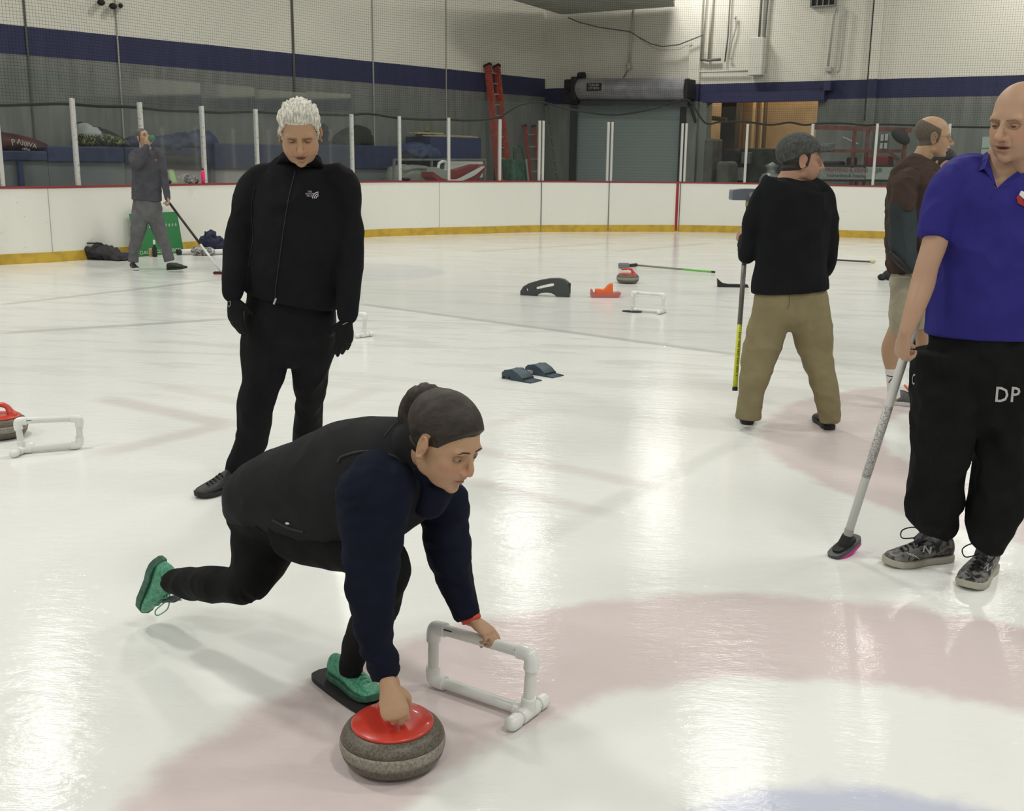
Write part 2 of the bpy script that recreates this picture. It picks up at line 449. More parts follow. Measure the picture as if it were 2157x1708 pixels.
# ---------------------------------------------------------------- boards
BP = [G(-420, 588), G(-200, 572), G(5, 558), G(170, 548), G(480, 521), G(770, 500), G(900, 495), G(1000, 492.5), G(1140, 488.7), G(1283, 488), G(1421, 488), G(1500, 489), G(1600, 491.5), G(1764, 499), G(1870, 502.7), G(2100, 510), G(2400, 523), Vector((15.6, 19.2, 0)), Vector((18.6, 16.6, 0)), Vector((20.6, 13.2, 0))]
BS = catmull([tuple(p)[:2] for p in BP], 10)
BS = [Vector((p[0], p[1], 0)) for p in BS]
def bnorm(i):
    d = (BS[min(i + 1, len(BS) - 1)] - BS[max(i - 1, 0)]).normalized(); n = Vector((d.y, -d.x, 0))
    return n if n.dot(-BS[i]) > 0 else -n
BN = [bnorm(i) for i in range(len(BS))]
def bstrip(B, z0, z1, o0_, o1_):
    rings = []
    for p, n in zip(BS, BN):
        a = p + n * o1_; b = p + n * o0_
        rings.append([V(a, z0), V(a, z1), V(b, z1), V(b, z0)])
    B.loft(rings)
boards = empty('rink_barrier', (0, 23.5, 0), 'white dasher boards with yellow kick strip, red cap and glass, curving round the rink end', 'rink barrier')
t = NT('board_plastic'); P = t.pos(); X, Y, Z = t.sep(P)
sc1 = t.ramp(t.noise(t.mapping(P, (1, 1, 2.2)), 9, 5, 0.7), 0.63, 0.72)
lowm = t.ramp(Z, 0.15, 0.9, 1.0, 0.15)
c = t.mix(t.math('MULTIPLY', t.math('MULTIPLY', sc1, lowm), 0.45), (0.80, 0.80, 0.73), (0.38, 0.38, 0.34))
leftm = t.ramp(X, -4.0, -1.0, 1.0, 0.25)
sc2 = t.ramp(t.noise(t.mapping(P, (1, 1, 1.2)), 26, 4, 0.65), 0.66, 0.72)
c = t.mix(t.math('MULTIPLY', t.math('MULTIPLY', sc2, leftm), 0.5), c, (0.22, 0.22, 0.20))
t.col(c); t.set(Roughness=0.35); M_BOARD = t.m
t = NT('kick_plastic'); P = t.pos(); 
t.col(t.mix(t.ramp(t.noise(P, 6, 4), 0.35, 0.7), (0.60, 0.40, 0.045), (0.46, 0.30, 0.035))); t.set(Roughness=0.4); M_KICK = t.m
HB = 1.07
B = MB(); bstrip(B, 0.14, HB - 0.03, -0.12, 0.0); obj('board_panel', B, M_BOARD, boards)
B = MB(); bstrip(B, 0.0, 0.145, -0.12, 0.012); obj('kick_plate', B, M_KICK, boards, label='yellow kick strip')
B = MB(); bstrip(B, HB - 0.03, HB, -0.16, 0.012); obj('cap_rail', B, mat('cap_red', (0.26, 0.035, 0.04), 0.4), boards, label='dark red cap rail')
def bnear(px):
    """point on the board line under a pixel column, found by marching"""
    best = None
    for i in range(len(BS) - 1):
        a, b = BS[i], BS[i + 1]
        for k in range(10):
            p = a.lerp(b, k / 10)
            v = p + Vector((0, 0, HB)) - CAM
            x = IW / 2 + F * v.dot(cr) / v.dot(cf)
            e = abs(x - px)
            if best is None or e < best[0]: best = (e, p, BN[i].lerp(BN[i + 1], k / 10).normalized())
    return best[1], best[2]
M_SEAM = mat('seam_dark', (0.12, 0.12, 0.11), 0.8); M_SEAML = mat('seam_pale', (0.42, 0.42, 0.38), 0.8)
for px, dark in ((99, 0), (925, 0), (1141, 1), (1284, 1), (1434, 1)):
    p, n = bnear(px); d = Vector((n.y, -n.x, 0))
    B = MB(); B.box(p + Vector((0, 0, HB / 2)) + n * (0.008 if dark else -0.002), (0.014 if dark else 0.010, 0.014, HB - 0.04), Matrix((d, n, Vector((0, 0, 1)))).transposed())
    obj('panel_seam', B, M_SEAM if dark else M_SEAML, boards)
p, n = bnear(1428); d = Vector((n.y, -n.x, 0))
B = MB(); B.box(p + Vector((0, 0, HB / 2)) + n * 0.010, (0.055, 0.012, HB - 0.05), Matrix((d, n, Vector((0, 0, 1)))).transposed())
obj('goal_line_stripe', B, mat('stripe_red', (0.33, 0.015, 0.025), 0.4), boards, label='red vertical stripe')
# posts
t = NT('post_alu'); P = t.pos(); X, Y, Z = t.sep(P)
sp = t.ramp(t.noise(t.comb(X, Y, t.math('MULTIPLY', Z, 1.0)), 30, 2), 0.62, 0.66); lf = t.ramp(X, -3.0, -1.0, 0.8, 0.0)
t.col(t.mix(t.math('MULTIPLY', sp, lf), (0.56, 0.56, 0.53), (0.2, 0.2, 0.19))); t.set(Roughness=0.45, Metallic=0.2); M_POST = t.m
POSTX = [(-330, 1), (-170, 1), (9, 1), (168, 1), (309, 1), (435, 1), (549, 1), (655, 1), (747, 1), (845, 1), (947, 1), (1055, 1), (1141, 2), (1284, 2), (1438, 2), (1568, 1), (1703, 1), (1838, 1), (1990, 1), (2150, 1), (2320, 1), (2500, 1), (2700, 1), (2950, 1), (3300, 1)]
POSTS = []
for px, kk in POSTX:
    p, n = bnear(px); d = Vector((n.y, -n.x, 0)); POSTS.append((p, n, px))
    zt = 2.30
    for j in range(kk):
        off = 0 if kk == 1 else (-0.042 if j == 0 else 0.042)
        B = MB(); w = 0.055 if kk == 1 else 0.05
        B.box(p - n * 0.05 + d * off + Vector((0, 0, (HB + zt) / 2)), (w, 0.07, zt - HB), Matrix((d, n, Vector((0, 0, 1)))).transposed(), bev=0.008)
        obj('support_post', B, M_POST, boards)
# glass
t = NT('rink_glass'); tr = t.n('ShaderNodeBsdfTransparent'); tr.inputs[0].default_value = (0.90, 0.93, 0.92, 1)
gl = t.n('ShaderNodeBsdfGlossy'); gl.inputs['Roughness'].default_value = 0.04; fr = t.n('ShaderNodeFresnel'); fr.inputs[0].default_value = 1.5
mx = t.n('ShaderNodeMixShader'); t.L(t.math('MULTIPLY', fr.outputs[0], 0.30, clamp=True), mx.inputs[0]); t.L(tr.outputs[0], mx.inputs[1]); t.L(gl.outputs[0], mx.inputs[2])
df = t.n('ShaderNodeBsdfDiffuse'); df.inputs[0].default_value = (0.5, 0.52, 0.5, 1); mx2 = t.n('ShaderNodeMixShader'); mx2.inputs[0].default_value = 0.012
t.L(mx.outputs[0], mx2.inputs[1]); t.L(df.outputs[0], mx2.inputs[2]); t.L(mx2.outputs[0], t.out.inputs[0]); M_GLASS = t.m
def seg(p0, p1):
    """board line points between two posts"""
    i0 = min(range(len(BS)), key=lambda i: (BS[i] - p0).length); i1 = min(range(len(BS)), key=lambda i: (BS[i] - p1).length)
    return [p0] + [BS[i] for i in range(i0 + 1, i1)] + [p1]
for i in range(len(POSTS) - 1):
    p0, n0, _ = POSTS[i]; p1, n1, _ = POSTS[i + 1]
    B = MB(); a = p0 - n0 * 0.05; b = p1 - n1 * 0.05; nn = (n0 + n1).normalized()
    zt = 2.66 if i % 3 else 2.63
    B.prism([V(a, HB), V(b, HB), V(b, zt), V(a, zt)], -nn * 0.012)
    obj('glass_panel', B, M_GLASS, boards)
# ---------------------------------------------------------------- netting
net = empty('safety_net', (0, 23.5, 2.4), 'black protective netting hanging above the rink glass from the roof', 'net')
t = NT('net_cord')
uv = t.n('ShaderNodeTexCoord').outputs['UV']; U, Vv, _ = t.sep(uv)
def gline(c_, w=0.062):
    f = t.math('FRACT', c_); return t.math('LESS_THAN', f, w)
g_ = t.math('MAXIMUM', gline(U), gline(Vv))
tr = t.n('ShaderNodeBsdfTransparent'); dfz = t.n('ShaderNodeBsdfDiffuse'); dfz.inputs[0].default_value = (0.02, 0.022, 0.02, 1)
mx = t.n('ShaderNodeMixShader'); t.L(g_, mx.inputs[0]); t.L(tr.outputs[0], mx.inputs[1]); t.L(dfz.outputs[0], mx.inputs[2]); t.L(mx.outputs[0], t.out.inputs[0]); M_NET = t.m
# lower edge follows the rope
rope_px = [(-330, 205), (-170, 213), (5, 222), (80, 221), (162, 219), (230, 224), (303, 226), (370, 233), (432, 235), (490, 238), (548, 236), (600, 239), (655, 241), (700, 242), (747, 243), (790, 240), (848, 249), (900, 252), (950, 252), (1000, 254), (1058, 247), (1100, 222), (1146, 216), (1200, 230), (1290, 242), (1370, 230), (1412, 217), (1447, 212), (1480, 258), (1512, 257), (1560, 256), (1610, 263), (1650, 258), (1680, 263), (1712, 260), (1770, 260), (1810, 264), (1850, 262), (1920, 264), (2000, 267), (2157, 270), (2330, 280), (2700, 285), (3000, 280), (3300, 275)]
NOFF = -0.16
rp = []
for px, py in rope_px:
    p, n = bnear(px); q = p + n * NOFF
    # same distance, height from the row
    Yq = q.y; d_ = ray(px, py); rp.append((V(q, CAM.z + d_.z * (Yq / d_.y)), n))
# resample
rs = catmull([tuple(q[0]) for q in rp], 6)
B = MB(); uvl = B.bm.loops.layers.uv.new('UVMap'); cell = 0.045
prev = None; acc = 0.0
rsv = [Vector(q) for q in rs]
for i in range(len(rsv) - 1):
    a, b = rsv[i], rsv[i + 1]; L_ = (Vector((b.x, b.y)) - Vector((a.x, a.y))).length
    sway = lambda s_, z_: 0.03 * math.sin(s_ * 2.3) * max(0, (z_ - 2.3)) * 0.4
    f = B.quad(a, b, V(b, HW - 0.02), V(a, HW - 0.02))
    uvs = [(acc / cell, a.z / cell), ((acc + L_) / cell, b.z / cell), ((acc + L_) / cell, HW / cell), (acc / cell, HW / cell)]
    for lp, uvv in zip(f.loops, uvs): lp[uvl].uv = uvv
    acc += L_
obj('netting', B, M_NET, net)
B = MB(); B.tube(rsv, 0.021, 6, 'min'); obj('edge_rope', B, mat('rope_black', (0.018, 0.02, 0.018), 0.9), net)
B = MB()
for px in (1808,):
    p, n = bnear(px); q = p + n * (NOFF - 0.02); B.cyl(V(q, 2.3 if px < 1000 else 2.36), V(q, HW - 0.02), 0.013, 6)
obj('net_cable', B, mat('rope_black', (0.02,) * 3), net)
# ---------------------------------------------------------------- light
W_ = bpy.data.worlds.new('world'); SC.world = W_; W_.use_nodes = True
W_.node_tree.nodes['Background'].inputs[0].default_value = (1.0, 0.98, 0.90, 1); W_.node_tree.nodes['Background'].inputs[1].default_value = 0.34  # even ambient fill, added to brighten the hall beyond its lamps
LO = Vector((-3.25, 18.85, 0)); e1 = Vector((3.53, 4.4, 0)); e2 = Vector((6.4, -5.0, 0))
for i, j in [(1, 0), (2, 0), (0, 0), (-1, 0), (-2, 0), (-3, 0), (1, 1), (0, 1), (-1, 1), (-2, 1), (-3, 1), (2, 1), (-1, 2), (0, 2), (-2, 2), (-3, 2), (1, 2), (-2, 3), (-1, 3), (-4, 2), (-4, 1)]:
    p = LO + e1 * i + e2 * j
    if (p - CORNER).dot(lnor) < 1 or (p - CORNER).dot(rnor) < 0.8: continue
    ld = bpy.data.lights.new('bay_lamp', 'AREA'); ld.shape = 'RECTANGLE'; ld.size = 0.6; ld.size_y = 1.2; ld.energy = 142; ld.color = (1.0, 0.98, 0.93)
    lo = bpy.data.objects.new('bay_lamp', ld); COL.objects.link(lo); lo.location = (p.x, p.y, 7.0); lo.rotation_euler = (0, 0, math.atan2(e1.y, e1.x))
lw = bpy.data.lights.new('doorway_lamp', 'POINT'); lw.energy = 75; lw.color = (1.0, 0.82, 0.60); lw.shadow_soft_size = 0.25
lo = bpy.data.objects.new('doorway_lamp', lw); COL.objects.link(lo); lo.location = V((R((s_o0 + s_o1) / 2) - rnor * 1.8), 3.6)
vs = SC.view_settings; vs.view_transform = 'Standard'; vs.look = 'None'; vs.gamma = 1.0; vs.exposure = 0.0; vs.use_curve_mapping = False
# ================================================================ BEHIND THE GLASS
M_TARP = mat('blue_tarp', (0.022, 0.030, 0.085), 0.6, var=0.25, vscale=6)
M_TARPD = mat('dark_tarp', (0.012, 0.014, 0.03), 0.7, var=0.3, vscale=8)
M_GREYP = mat('grey_panel', (0.115, 0.125, 0.135), 0.6, var=0.1, vscale=3)
M_BLACK = mat('black_matte', (0.012, 0.012, 0.013), 0.7)
M_STEEL = mat('dull_steel', (0.22, 0.23, 0.22), 0.45, metal=0.4, var=0.15, vscale=8)
M_REDL = mat('ladder_red', (0.34, 0.055, 0.035), 0.55, var=0.25, vscale=12)
M_REDD = mat('dark_red', (0.16, 0.03, 0.03), 0.6, var=0.2)
M_ALU = mat('aluminium', (0.42, 0.42, 0.40), 0.4, metal=0.3)
M_WHITE = mat('white_plastic', (0.72, 0.73, 0.70), 0.4)
M_WOOD = mat('pale_wood', (0.42, 0.36, 0.20), 0.7, var=0.2, vscale=10)
MZL = Matrix((ldir, lnor, ldir.cross(lnor))).transposed(); MZR = Matrix((rdir, rnor, rdir.cross(rnor))).transposed()
# stage of the blue padded counters along the long wall
def counter(px0, px1, py0, py1, d=1.2, label='', legs=(), grp='padded counters along the long wall'):
    e = empty('storage_counter', tuple(V(lpt((px0 + px1) / 2, 390, 1.0), 0)), label, 'counter', grp)
    B = MB(); lbox(B, px0, px1, py0, py1, 0.25, d, 0.02); obj('padded_apron', B, M_TARP, e)
    B = MB(); a = lpt(px0, py1, d - 0.06); b = lpt(px1, py1, d - 0.06); z = a.z + 0.0
    zb = lpt(px0, py1, d).z
    B.prism([V(a, 0.02), V(b, 0.02), V(b, min(zb, lpt(px1, py1, d).z) - 0.004), V(a, zb - 0.004)], -lnor * 0.5); obj('front_panel', B, M_GREYP, e)
    for lx in legs:
        B = MB(); c = lpt(lx, py1, d); B.box(V(c, zb / 2), (0.08, 0.06, zb - 0.02), MZL); obj('post', B, M_TARP, e)
    return e
counter(-120, 100, 317, 338, 1.2, 'blue padded counter with a blue front post under the folded maroon cover', (41,))
counter(101, 262, 309, 341, 1.2, 'blue padded counter under the black and yellow patterned cover', ())
counter(263, 452, 311, 345, 1.1, 'blue padded counter under the crumpled navy tarp beside the clipboard', (445,))
counter(453, 700, 304, 356, 1.2, 'long blue padded counter behind the white-haired man', ())
counter(701, 843, 306, 356, 1.2, 'blue padded counter under the dark rounded cover', ())
def heap(name, label, cat, outline, matl, off=0.8, thick=0.8, amp=0.10, sc=3.0, grp=None, seed=0, rd_=0.06):
    """a crumpled pile whose profile is lofted through its own depth"""
    base = [lpt(x, y, off) for x, y in outline]
    c = sum(base, Vector()) / len(base); zb = min(p.z for p in base)
    B = MB(); rings = []
    for k, (s, dd) in enumerate(((0.55, -0.5), (0.85, -0.38), (1.0, 0.0), (0.9, 0.3), (0.6, 0.5))):
        rings.append([V(Vector((c.x, c.y, 0)) + (Vector((p.x, p.y, 0)) - Vector((c.x, c.y, 0))) * s, zb + (p.z - zb) * s) - lnor * (-dd * thick) for p in base])
    B.loft(rings)
    me = remesh(B, rd_, 2); wrinkle(me, amp, sc, ridged=True, oct_=3, seed=seed); return tag(mobj(name, me, matl), label, cat, grp)
t = NT('maroon_cover'); P = t.pos(); t.col(t.mix(t.ramp(t.noise(P, 7, 4), 0.4, 0.65), (0.085, 0.012, 0.016), (0.035, 0.008, 0.01))); t.set(Roughness=0.6)
hp = heap('folded_cover', 'maroon folded cover with faded white lettering on the leftmost blue counter', 'cover', [(-60, 316), (-60, 268), (8, 279), (30, 283), (60, 290), (85, 300), (103, 310), (100, 316)], t.m, 0.75, 0.7, 0.03, 4)
M_FADE = mat('faded_white', (0.42, 0.40, 0.38), 0.7)
for s_, px, py, sz, rz in (('ALLSTATE'[:0] + 'A', 40, 298, 0.11, -0.15), ('I 30IVA', 57, 304, 0.11, -0.2), ('ciilns', 55, 314, 0.07, -0.12), ('P', 28, 300, 0.14, 0.1)):
    p = lpt(px, py, 1.16)
    me = text_mesh('t', s_, sz, basis(ldir * math.cos(rz) + Vector((0, 0, 1)) * math.sin(rz), Vector((0, 0, 1)) * math.cos(rz) - ldir * math.sin(rz), lnor, p), None)
    mobj('lettering', me, M_FADE, hp, smooth=False)
t = NT('pattern_cover'); P = t.pos(); X, Y, Z = t.sep(P)
nn = t.noise(P, 5.5, 3, 0.6, 1.5); ye = t.math('MULTIPLY', t.ramp(t.math('ABSOLUTE', t.math('SUBTRACT', nn, 0.5)), 0.012, 0.03, 1.0, 0.0), 1.0)
zr = lpt(220, 285, 0.8).z
c = t.mix(ye, (0.012, 0.013, 0.012), (0.28, 0.30, 0.07))
n2 = t.ramp(t.noise(P, 3.5, 2), 0.5, 0.56)
wh = t.math('MULTIPLY', n2, t.math('GREATER_THAN', Z, zr))
c2 = t.mix(n2, (0.012, 0.013, 0.012), (0.36, 0.38, 0.38))
t.col(t.mix(t.ramp(Z, zr - 0.03, zr + 0.05), c, c2)); t.set(Roughness=0.5)
heap('patterned_cover', 'black cover with yellow branching pattern and pale top heaped on a blue counter', 'cover', [(158, 307), (160, 262), (168, 252), (178, 262), (196, 266), (212, 268), (235, 281), (262, 296), (271, 303), (268, 307)], t.m, 0.7, 0.7, 0.03, 3)
heap('navy_tarp', 'crumpled navy tarp heaped on a counter behind the bottle-drinking man', 'tarp', [(256, 312), (262, 296), (300, 290), (330, 293), (368, 290), (400, 282), (425, 277), (440, 285), (448, 300), (452, 312)], M_TARP, 0.7, 0.8, 0.16, 3.0, None, 5)
heap('black_bag', 'black slumped bag lying below the crumpled navy tarp', 'bag', [(335, 347), (338, 325), (355, 322), (400, 328), (436, 330), (440, 347)], M_BLACK, 1.2, 0.35, 0.05, 5, None, 9)
heap('domed_cover', 'dark rounded hump of netted cover standing on a blue counter', 'cover', [(702, 308), (703, 297), (715, 283), (735, 268), (752, 262), (765, 267), (773, 280), (776, 300), (783, 308)], mat('net_black', (0.014, 0.018, 0.014), 0.9, bump=0.8, bscale=25, bdist=0.02), 0.75, 0.7, 0.05, 6, None, 3)
heap('blue_sack', 'dark blue upright sack beside the white-haired man\'s head', 'sack', [(672, 307), (674, 270), (681, 258), (688, 266), (684, 290), (690, 307)], M_TARPD, 0.7, 0.3, 0.04, 6, None, 2, 0.04)
heap('blue_tarp', 'low blue tarp draped between the counter and the tall blue box', 'tarp', [(835, 334), (838, 312), (855, 306), (870, 300), (893, 303), (912, 312), (916, 334)], mat('mid_blue_tarp', (0.035, 0.05, 0.12), 0.6, var=0.3, vscale=5), 0.75, 0.9, 0.08, 4, None, 6)
heap('black_pile', 'black pile showing behind the grey trolley frame', 'pile', [(832, 346), (835, 322), (855, 318), (880, 330), (930, 335), (934, 346)], M_BLACK, 0.95, 0.4, 0.05, 5, None, 4)
# tall blue box with planks on it
e = empty('blue_crate', tuple(V(lpt(960, 340, 0.7), 0)), 'large blue box with pale planks laid on its top beside the orange ladder', 'box')
B = MB(); lbox(B, 908, 1014, 289, 336, 0.15, 1.0, 0.02); obj('box_body', B, mat('box_blue', (0.025, 0.032, 0.11), 0.5, var=0.15), e)
B = MB(); lbox(B, 912, 1010, 336, 392, 0.3, 0.9, 0.0); obj('stand', B, M_GREYP, e)
for (a, b, y0, y1, d0_, d1_) in ((878, 998, 284, 287.5, 0.3, 0.5), (892, 1008, 286, 289, 0.55, 0.8), (880, 935, 279, 283, 0.5, 0.8)):
    B = MB(); lbox(B, a, b, y0, y1, d0_, d1_, 0.01)
    tag(obj('plank', B, M_WOOD), {878: 'long pale plank lying at the back on the tall blue box', 892: 'long pale plank lying along the front on the tall blue box', 880: 'short pale plank stacked on top of the two on the blue box'}[a], 'plank', 'planks on the blue box')
B = MB(); B.tube([lpt(902, 288, 0.6), lpt(899, 276, 0.6), lpt(903, 266, 0.6), lpt(910, 262, 0.6)], [0.07, 0.06, 0.03, 0.01], 8)
tag(obj('dry_branch', B, mat('straw', (0.16, 0.14, 0.06), 0.9, var=0.4)), 'brownish upright wisp standing on the blue box', 'branch')
# grey framed trolley with silver cover and a red and white sled
e = empty('trolley', tuple(V(lpt(940, 380, 1.8), 0)), 'grey steel framed trolley standing behind the boards beside the red ladder', 'trolley')
for i, (a, b) in enumerate((((830, 336), (1023, 336)), ((830, 336), (829, 392)), ((1022, 336), (1020, 392)), ((909, 337), (908, 392)))):
    B = MB(); B.bar(lpt(*a, 2.1), lpt(*b, 2.1), 0.045, 0.045); obj('frame_rail', B, M_STEEL, e)
    B = MB(); B.bar(lpt(*a, 1.2), lpt(*b, 1.2), 0.045, 0.045); obj('frame_rail', B, M_STEEL, e)
B = MB(); B.box(V(lpt(925, 390, 1.65), 0.5), (3.4, 0.9, 0.05), MZL); obj('deck', B, M_STEEL, e)
heap('silver_cover', 'silver grey cover slumped over the trolley', 'cover', [(818, 384), (820, 352), (845, 347), (885, 348), (905, 354), (930, 362), (940, 384)], mat('silver_tarp', (0.23, 0.25, 0.22), 0.45, var=0.2, vscale=3), 1.7, 0.7, 0.05, 3, None, 8)
e = empty('white_board_panel', tuple(lpt(980, 372, 1.9)), 'white panel leaning inside the trolley frame behind the curved red sled', 'panel')
B = MB(); lbox(B, 950, 1017, 340, 374, 1.85, 1.90); obj('panel_face', B, M_WHITE, e)
e = empty('sled', tuple(V(lpt(975, 384, 2.4), 0)), 'curved red and white sled hull standing in front of the trolley', 'sled')
def hull(c0, c1, half, matl, name, off):
    pts = catmull([tuple(lpt(x, y, off)) for x, y in c0], 6); q = catmull([tuple(lpt(x, y, off)) for x, y in c1], 6)
    B = MB(); rings = []
    for a, b in zip(pts, q):
        a = Vector(a); b = Vector(b); rings.append([a, b, b - lnor * half, a - lnor * half])
    B.loft(rings); obj(name, B, matl, e)
M_SRED = mat('sled_red', (0.26, 0.045, 0.05), 0.35); M_SWH = mat('sled_white', (0.66, 0.66, 0.64), 0.35)
hull([(912, 362), (938, 378), (965, 382), (1000, 368), (1026, 346)], [(912, 372), (938, 390), (965, 392), (1000, 384), (1022, 356)], 0.35, M_SRED, 'hull', 2.45)
hull([(950, 378), (968, 376), (995, 362), (1018, 350)], [(948, 383), (970, 382), (1000, 369), (1022, 351)], 0.04, M_SWH, 'rim_stripe', 2.50)
hull([(946, 358), (962, 358), (985, 352), (1006, 346)], [(946, 378), (962, 377), (985, 364), (1007, 350)], 0.25, M_SRED, 'seat_shell', 2.35)
hull([(918, 352), (930, 356), (940, 358), (946, 359)], [(914, 366), (928, 374), (940, 378), (946, 380)], 0.25, mat('sled_grey', (0.3, 0.32, 0.30), 0.4), 'nose_shell', 2.42)
e = empty('white_chair', tuple(lpt(933, 358, 2.2)), 'small white plastic chair back showing beside a glass post', 'chair')
B = MB(); B.tube([lpt(922, 358, 2.2), lpt(925, 344, 2.2), lpt(932, 340, 2.2), lpt(940, 341, 2.2), lpt(944, 358, 2.2), lpt(933, 360, 2.2), lpt(922, 358, 2.2)], 0.035, 8, 'min'); obj('back_frame', B, M_WHITE, e)
B = MB(); B.bar(lpt(938, 342, 2.2), lpt(938, 358, 2.2), 0.05, 0.03); obj('back_slat', B, M_WHITE, e)
for qx in (924, 943): B = MB(); pq = lpt(qx, 358, 2.2); B.cyl(pq, V(pq, 0.01), 0.02, 8); obj('leg', B, M_WHITE, e)

# ladders
def ladder(label, x0, y0, x1, y1, wpx, off0, off1, matl, nr, rail=0.07, w=None, tip=True, zb=0.0):
    top = lpt(x0, y0, off0); bot = lpt(x1, y1, off1)
    if bot.z > 0.02: 
        k = (top.z) / (top.z - bot.z); bot = top + (bot - top) * k; bot.z = 0.0
    wd = w or wpx / ppm(bot)
    e = empty('ladder', tuple(V(bot, 0)), label, 'ladder', None)
    s = ldir * (wd / 2)
    for k in (-1, 1):
        B = MB(); B.bar(bot + s * k, top + s * k, rail * 0.5, rail, lnor); obj('side_rail', B, matl, e)
        if tip: B = MB(); B.bar(top + s * k - (top - bot).normalized() * 0.0, top + s * k + (top - bot).normalized() * 0.06, rail * 0.6, rail * 1.2, lnor); obj('rail_cap', B, M_BLACK, e)
    for i in range(nr):
        p = bot.lerp(top, (i + 0.6) / (nr + 0.2)); B = MB(); B.cyl(p - s, p + s, 0.017, 8); obj('rung', B, M_ALU, e)
    return e
ladder('tall orange-red extension ladder leaning on the long wall, its top above the blue band', 1037, 141, 1062, 382, 25, 0.12, 1.3, M_REDL, 14, 0.17, 0.36)
ladder('short red ladder leaning beside the glass post', 1115, 268, 1128, 382, 28, 0.10, 0.7, M_REDL, 7, 0.10, 0.40)
ladder('greyish green step ladder in the corner beside the roller door', 1158, 224, 1176, 382, 20, 0.10, 0.5, mat('ladder_grey', (0.17, 0.18, 0.14), 0.6, var=0.2), 9, 0.07, 0.36)
# green machine in the corner
e = empty('yard_machine', tuple(V(lpt(1095, 380, 1.2), 0)), 'dark green machine with upright handles between the two red ladders', 'machine')
M_GRN = mat('dark_green', (0.035, 0.10, 0.065), 0.5, var=0.4, vscale=9)
B = MB(); lbox(B, 1082, 1108, 335, 392, 0.9, 1.6, 0.08); obj('housing', B, M_GRN, e)
B = MB(); B.tube([lpt(1084, 340, 1.2), lpt(1083, 312, 1.2), lpt(1092, 305, 1.2), lpt(1101, 312, 1.2), lpt(1110, 380, 1.2)], 0.035, 8, 'min'); obj('handle', B, M_GRN, e)
B = MB(); B.cyl(lpt(1108, 335, 1.3), lpt(1113, 384, 1.3), 0.03, 8); obj('pale_bar', B, mat('mint', (0.25, 0.34, 0.25), 0.5), e)

# ---- roller door
e = empty('roller_door', tuple(V(R((s_d0 + s_d1) / 2), 0)), 'grey roll-up steel door with its coiled drum above, in the end wall', 'roller door')
t = NT('door_slats'); P = t.pos(); X, Y, Z = t.sep(P)
w = t.math('FRACT', t.math('MULTIPLY', Z, 13.0)); t.col(t.mix(t.ramp(w, 0.0, 0.25), (0.21, 0.245, 0.245), (0.29, 0.335, 0.335)))
t.set(Roughness=0.5, Metallic=0.15); t.bump(t.math('PINGPONG', w, 0.5), 0.4, 0.01)
B = MB(); B.prism([V(R(s_d0), 0), V(R(s_d1), 0), V(R(s_d1), zdoor + 0.2), V(R(s_d0), zdoor + 0.2)], -rnor * 0.08); o = obj('curtain', B, t.m, e); o.location = tuple(-rnor * 0.12); 
for s_, px in ((s_d0, 0), (s_d1, 1)):
    B = MB(); B.box(V(R(s_) + rnor * 0.05, (zdoor) / 2), (0.16, 0.12, zdoor), MZR); obj('guide_rail', B, M_BLACK, e)
dc0 = rpt(1222, 187, 0.42); dc1 = rpt(1449, 188, 0.42)
M_DRUM = mat('drum_grey', (0.32, 0.32, 0.35), 0.36, metal=0.35, var=0.12, vscale=4)
rdm = 0.27
B = MB(); B.cyl(dc0, dc1, rdm, 40); o = obj('drum_housing', B, M_DRUM, e, smooth=True)
md = o.modifiers.new('e', 'EDGE_SPLIT'); 
B = MB(); a = V(dc0, dc0.z - rdm) ; b = V(dc1, dc1.z - rdm); B.prism([a + Vector((0, 0, 0.06)), b + Vector((0, 0, 0.06)), b - Vector((0, 0, 0.16)), a - Vector((0, 0, 0.16))], -rnor * 0.2); obj('drum_lip', B, mat('lip_dark', (0.05, 0.05, 0.055), 0.5), e)
B = MB(); B.box(dc0 - rdir * 0.07, (0.16, 0.55, 0.60), MZR, 0.03); obj('end_bracket', B, mat('bracket_dark', (0.02, 0.014, 0.016), 0.6), e)
B = MB(); B.box(dc1 + rdir * 0.05, (0.10, 0.5, 0.48), MZR, 0.03); obj('end_bracket', B, M_BLACK, e)
B = MB(); B.cyl(dc0 - rdir * 0.05 + Vector((0, 0, 0.33)) , dc0 + rdir * 0.12 + Vector((0, 0, 0.33)), 0.10, 16); B2 = obj('motor', B, M_BLACK, e)
B = MB(); B.box(dc0 - rdir * 0.30 + Vector((0, 0, 0.12)), (0.28, 0.3, 0.26), MZR, 0.05); obj('gear_box', B, M_BLACK, e)
B = MB(); B.box(dc0 - rdir * 0.30 - Vector((0, 0, 0.22)), (0.5, 0.2, 0.34), MZR, 0.03); obj('lower_bracket', B, mat('bracket_navy', (0.012, 0.012, 0.028), 0.6), e)
sp_ = rpt(1251, 183, 0.70)
B = MB(); B.box(sp_, (0.44, 0.012, 0.19), MZR); sg = obj('warning_sign', B, mat('sign_black', (0.01, 0.01, 0.01), 0.5), e)
for k, s_ in enumerate(('TORNADO', 'OVERHEAD')):
    me = text_mesh('t', ('KEEP', 'CLEAR')[k] if False else ('TURNER', 'SYSTEMS')[k], 0.085, basis(rdir, Vector((0, 0, 1)), rnor, sp_ + rnor * 0.01 + Vector((0, 0, 0.04 - 0.08 * k))), None)
    mobj('lettering', me, mat('sign_white', (0.5, 0.5, 0.48), 0.5), sg, smooth=False)
B = MB(); B.bar(rpt(1450, 212, 0.4), rpt(1466, 258, 0.1), 0.06, 0.06); obj('brace', B, M_BLACK, e)

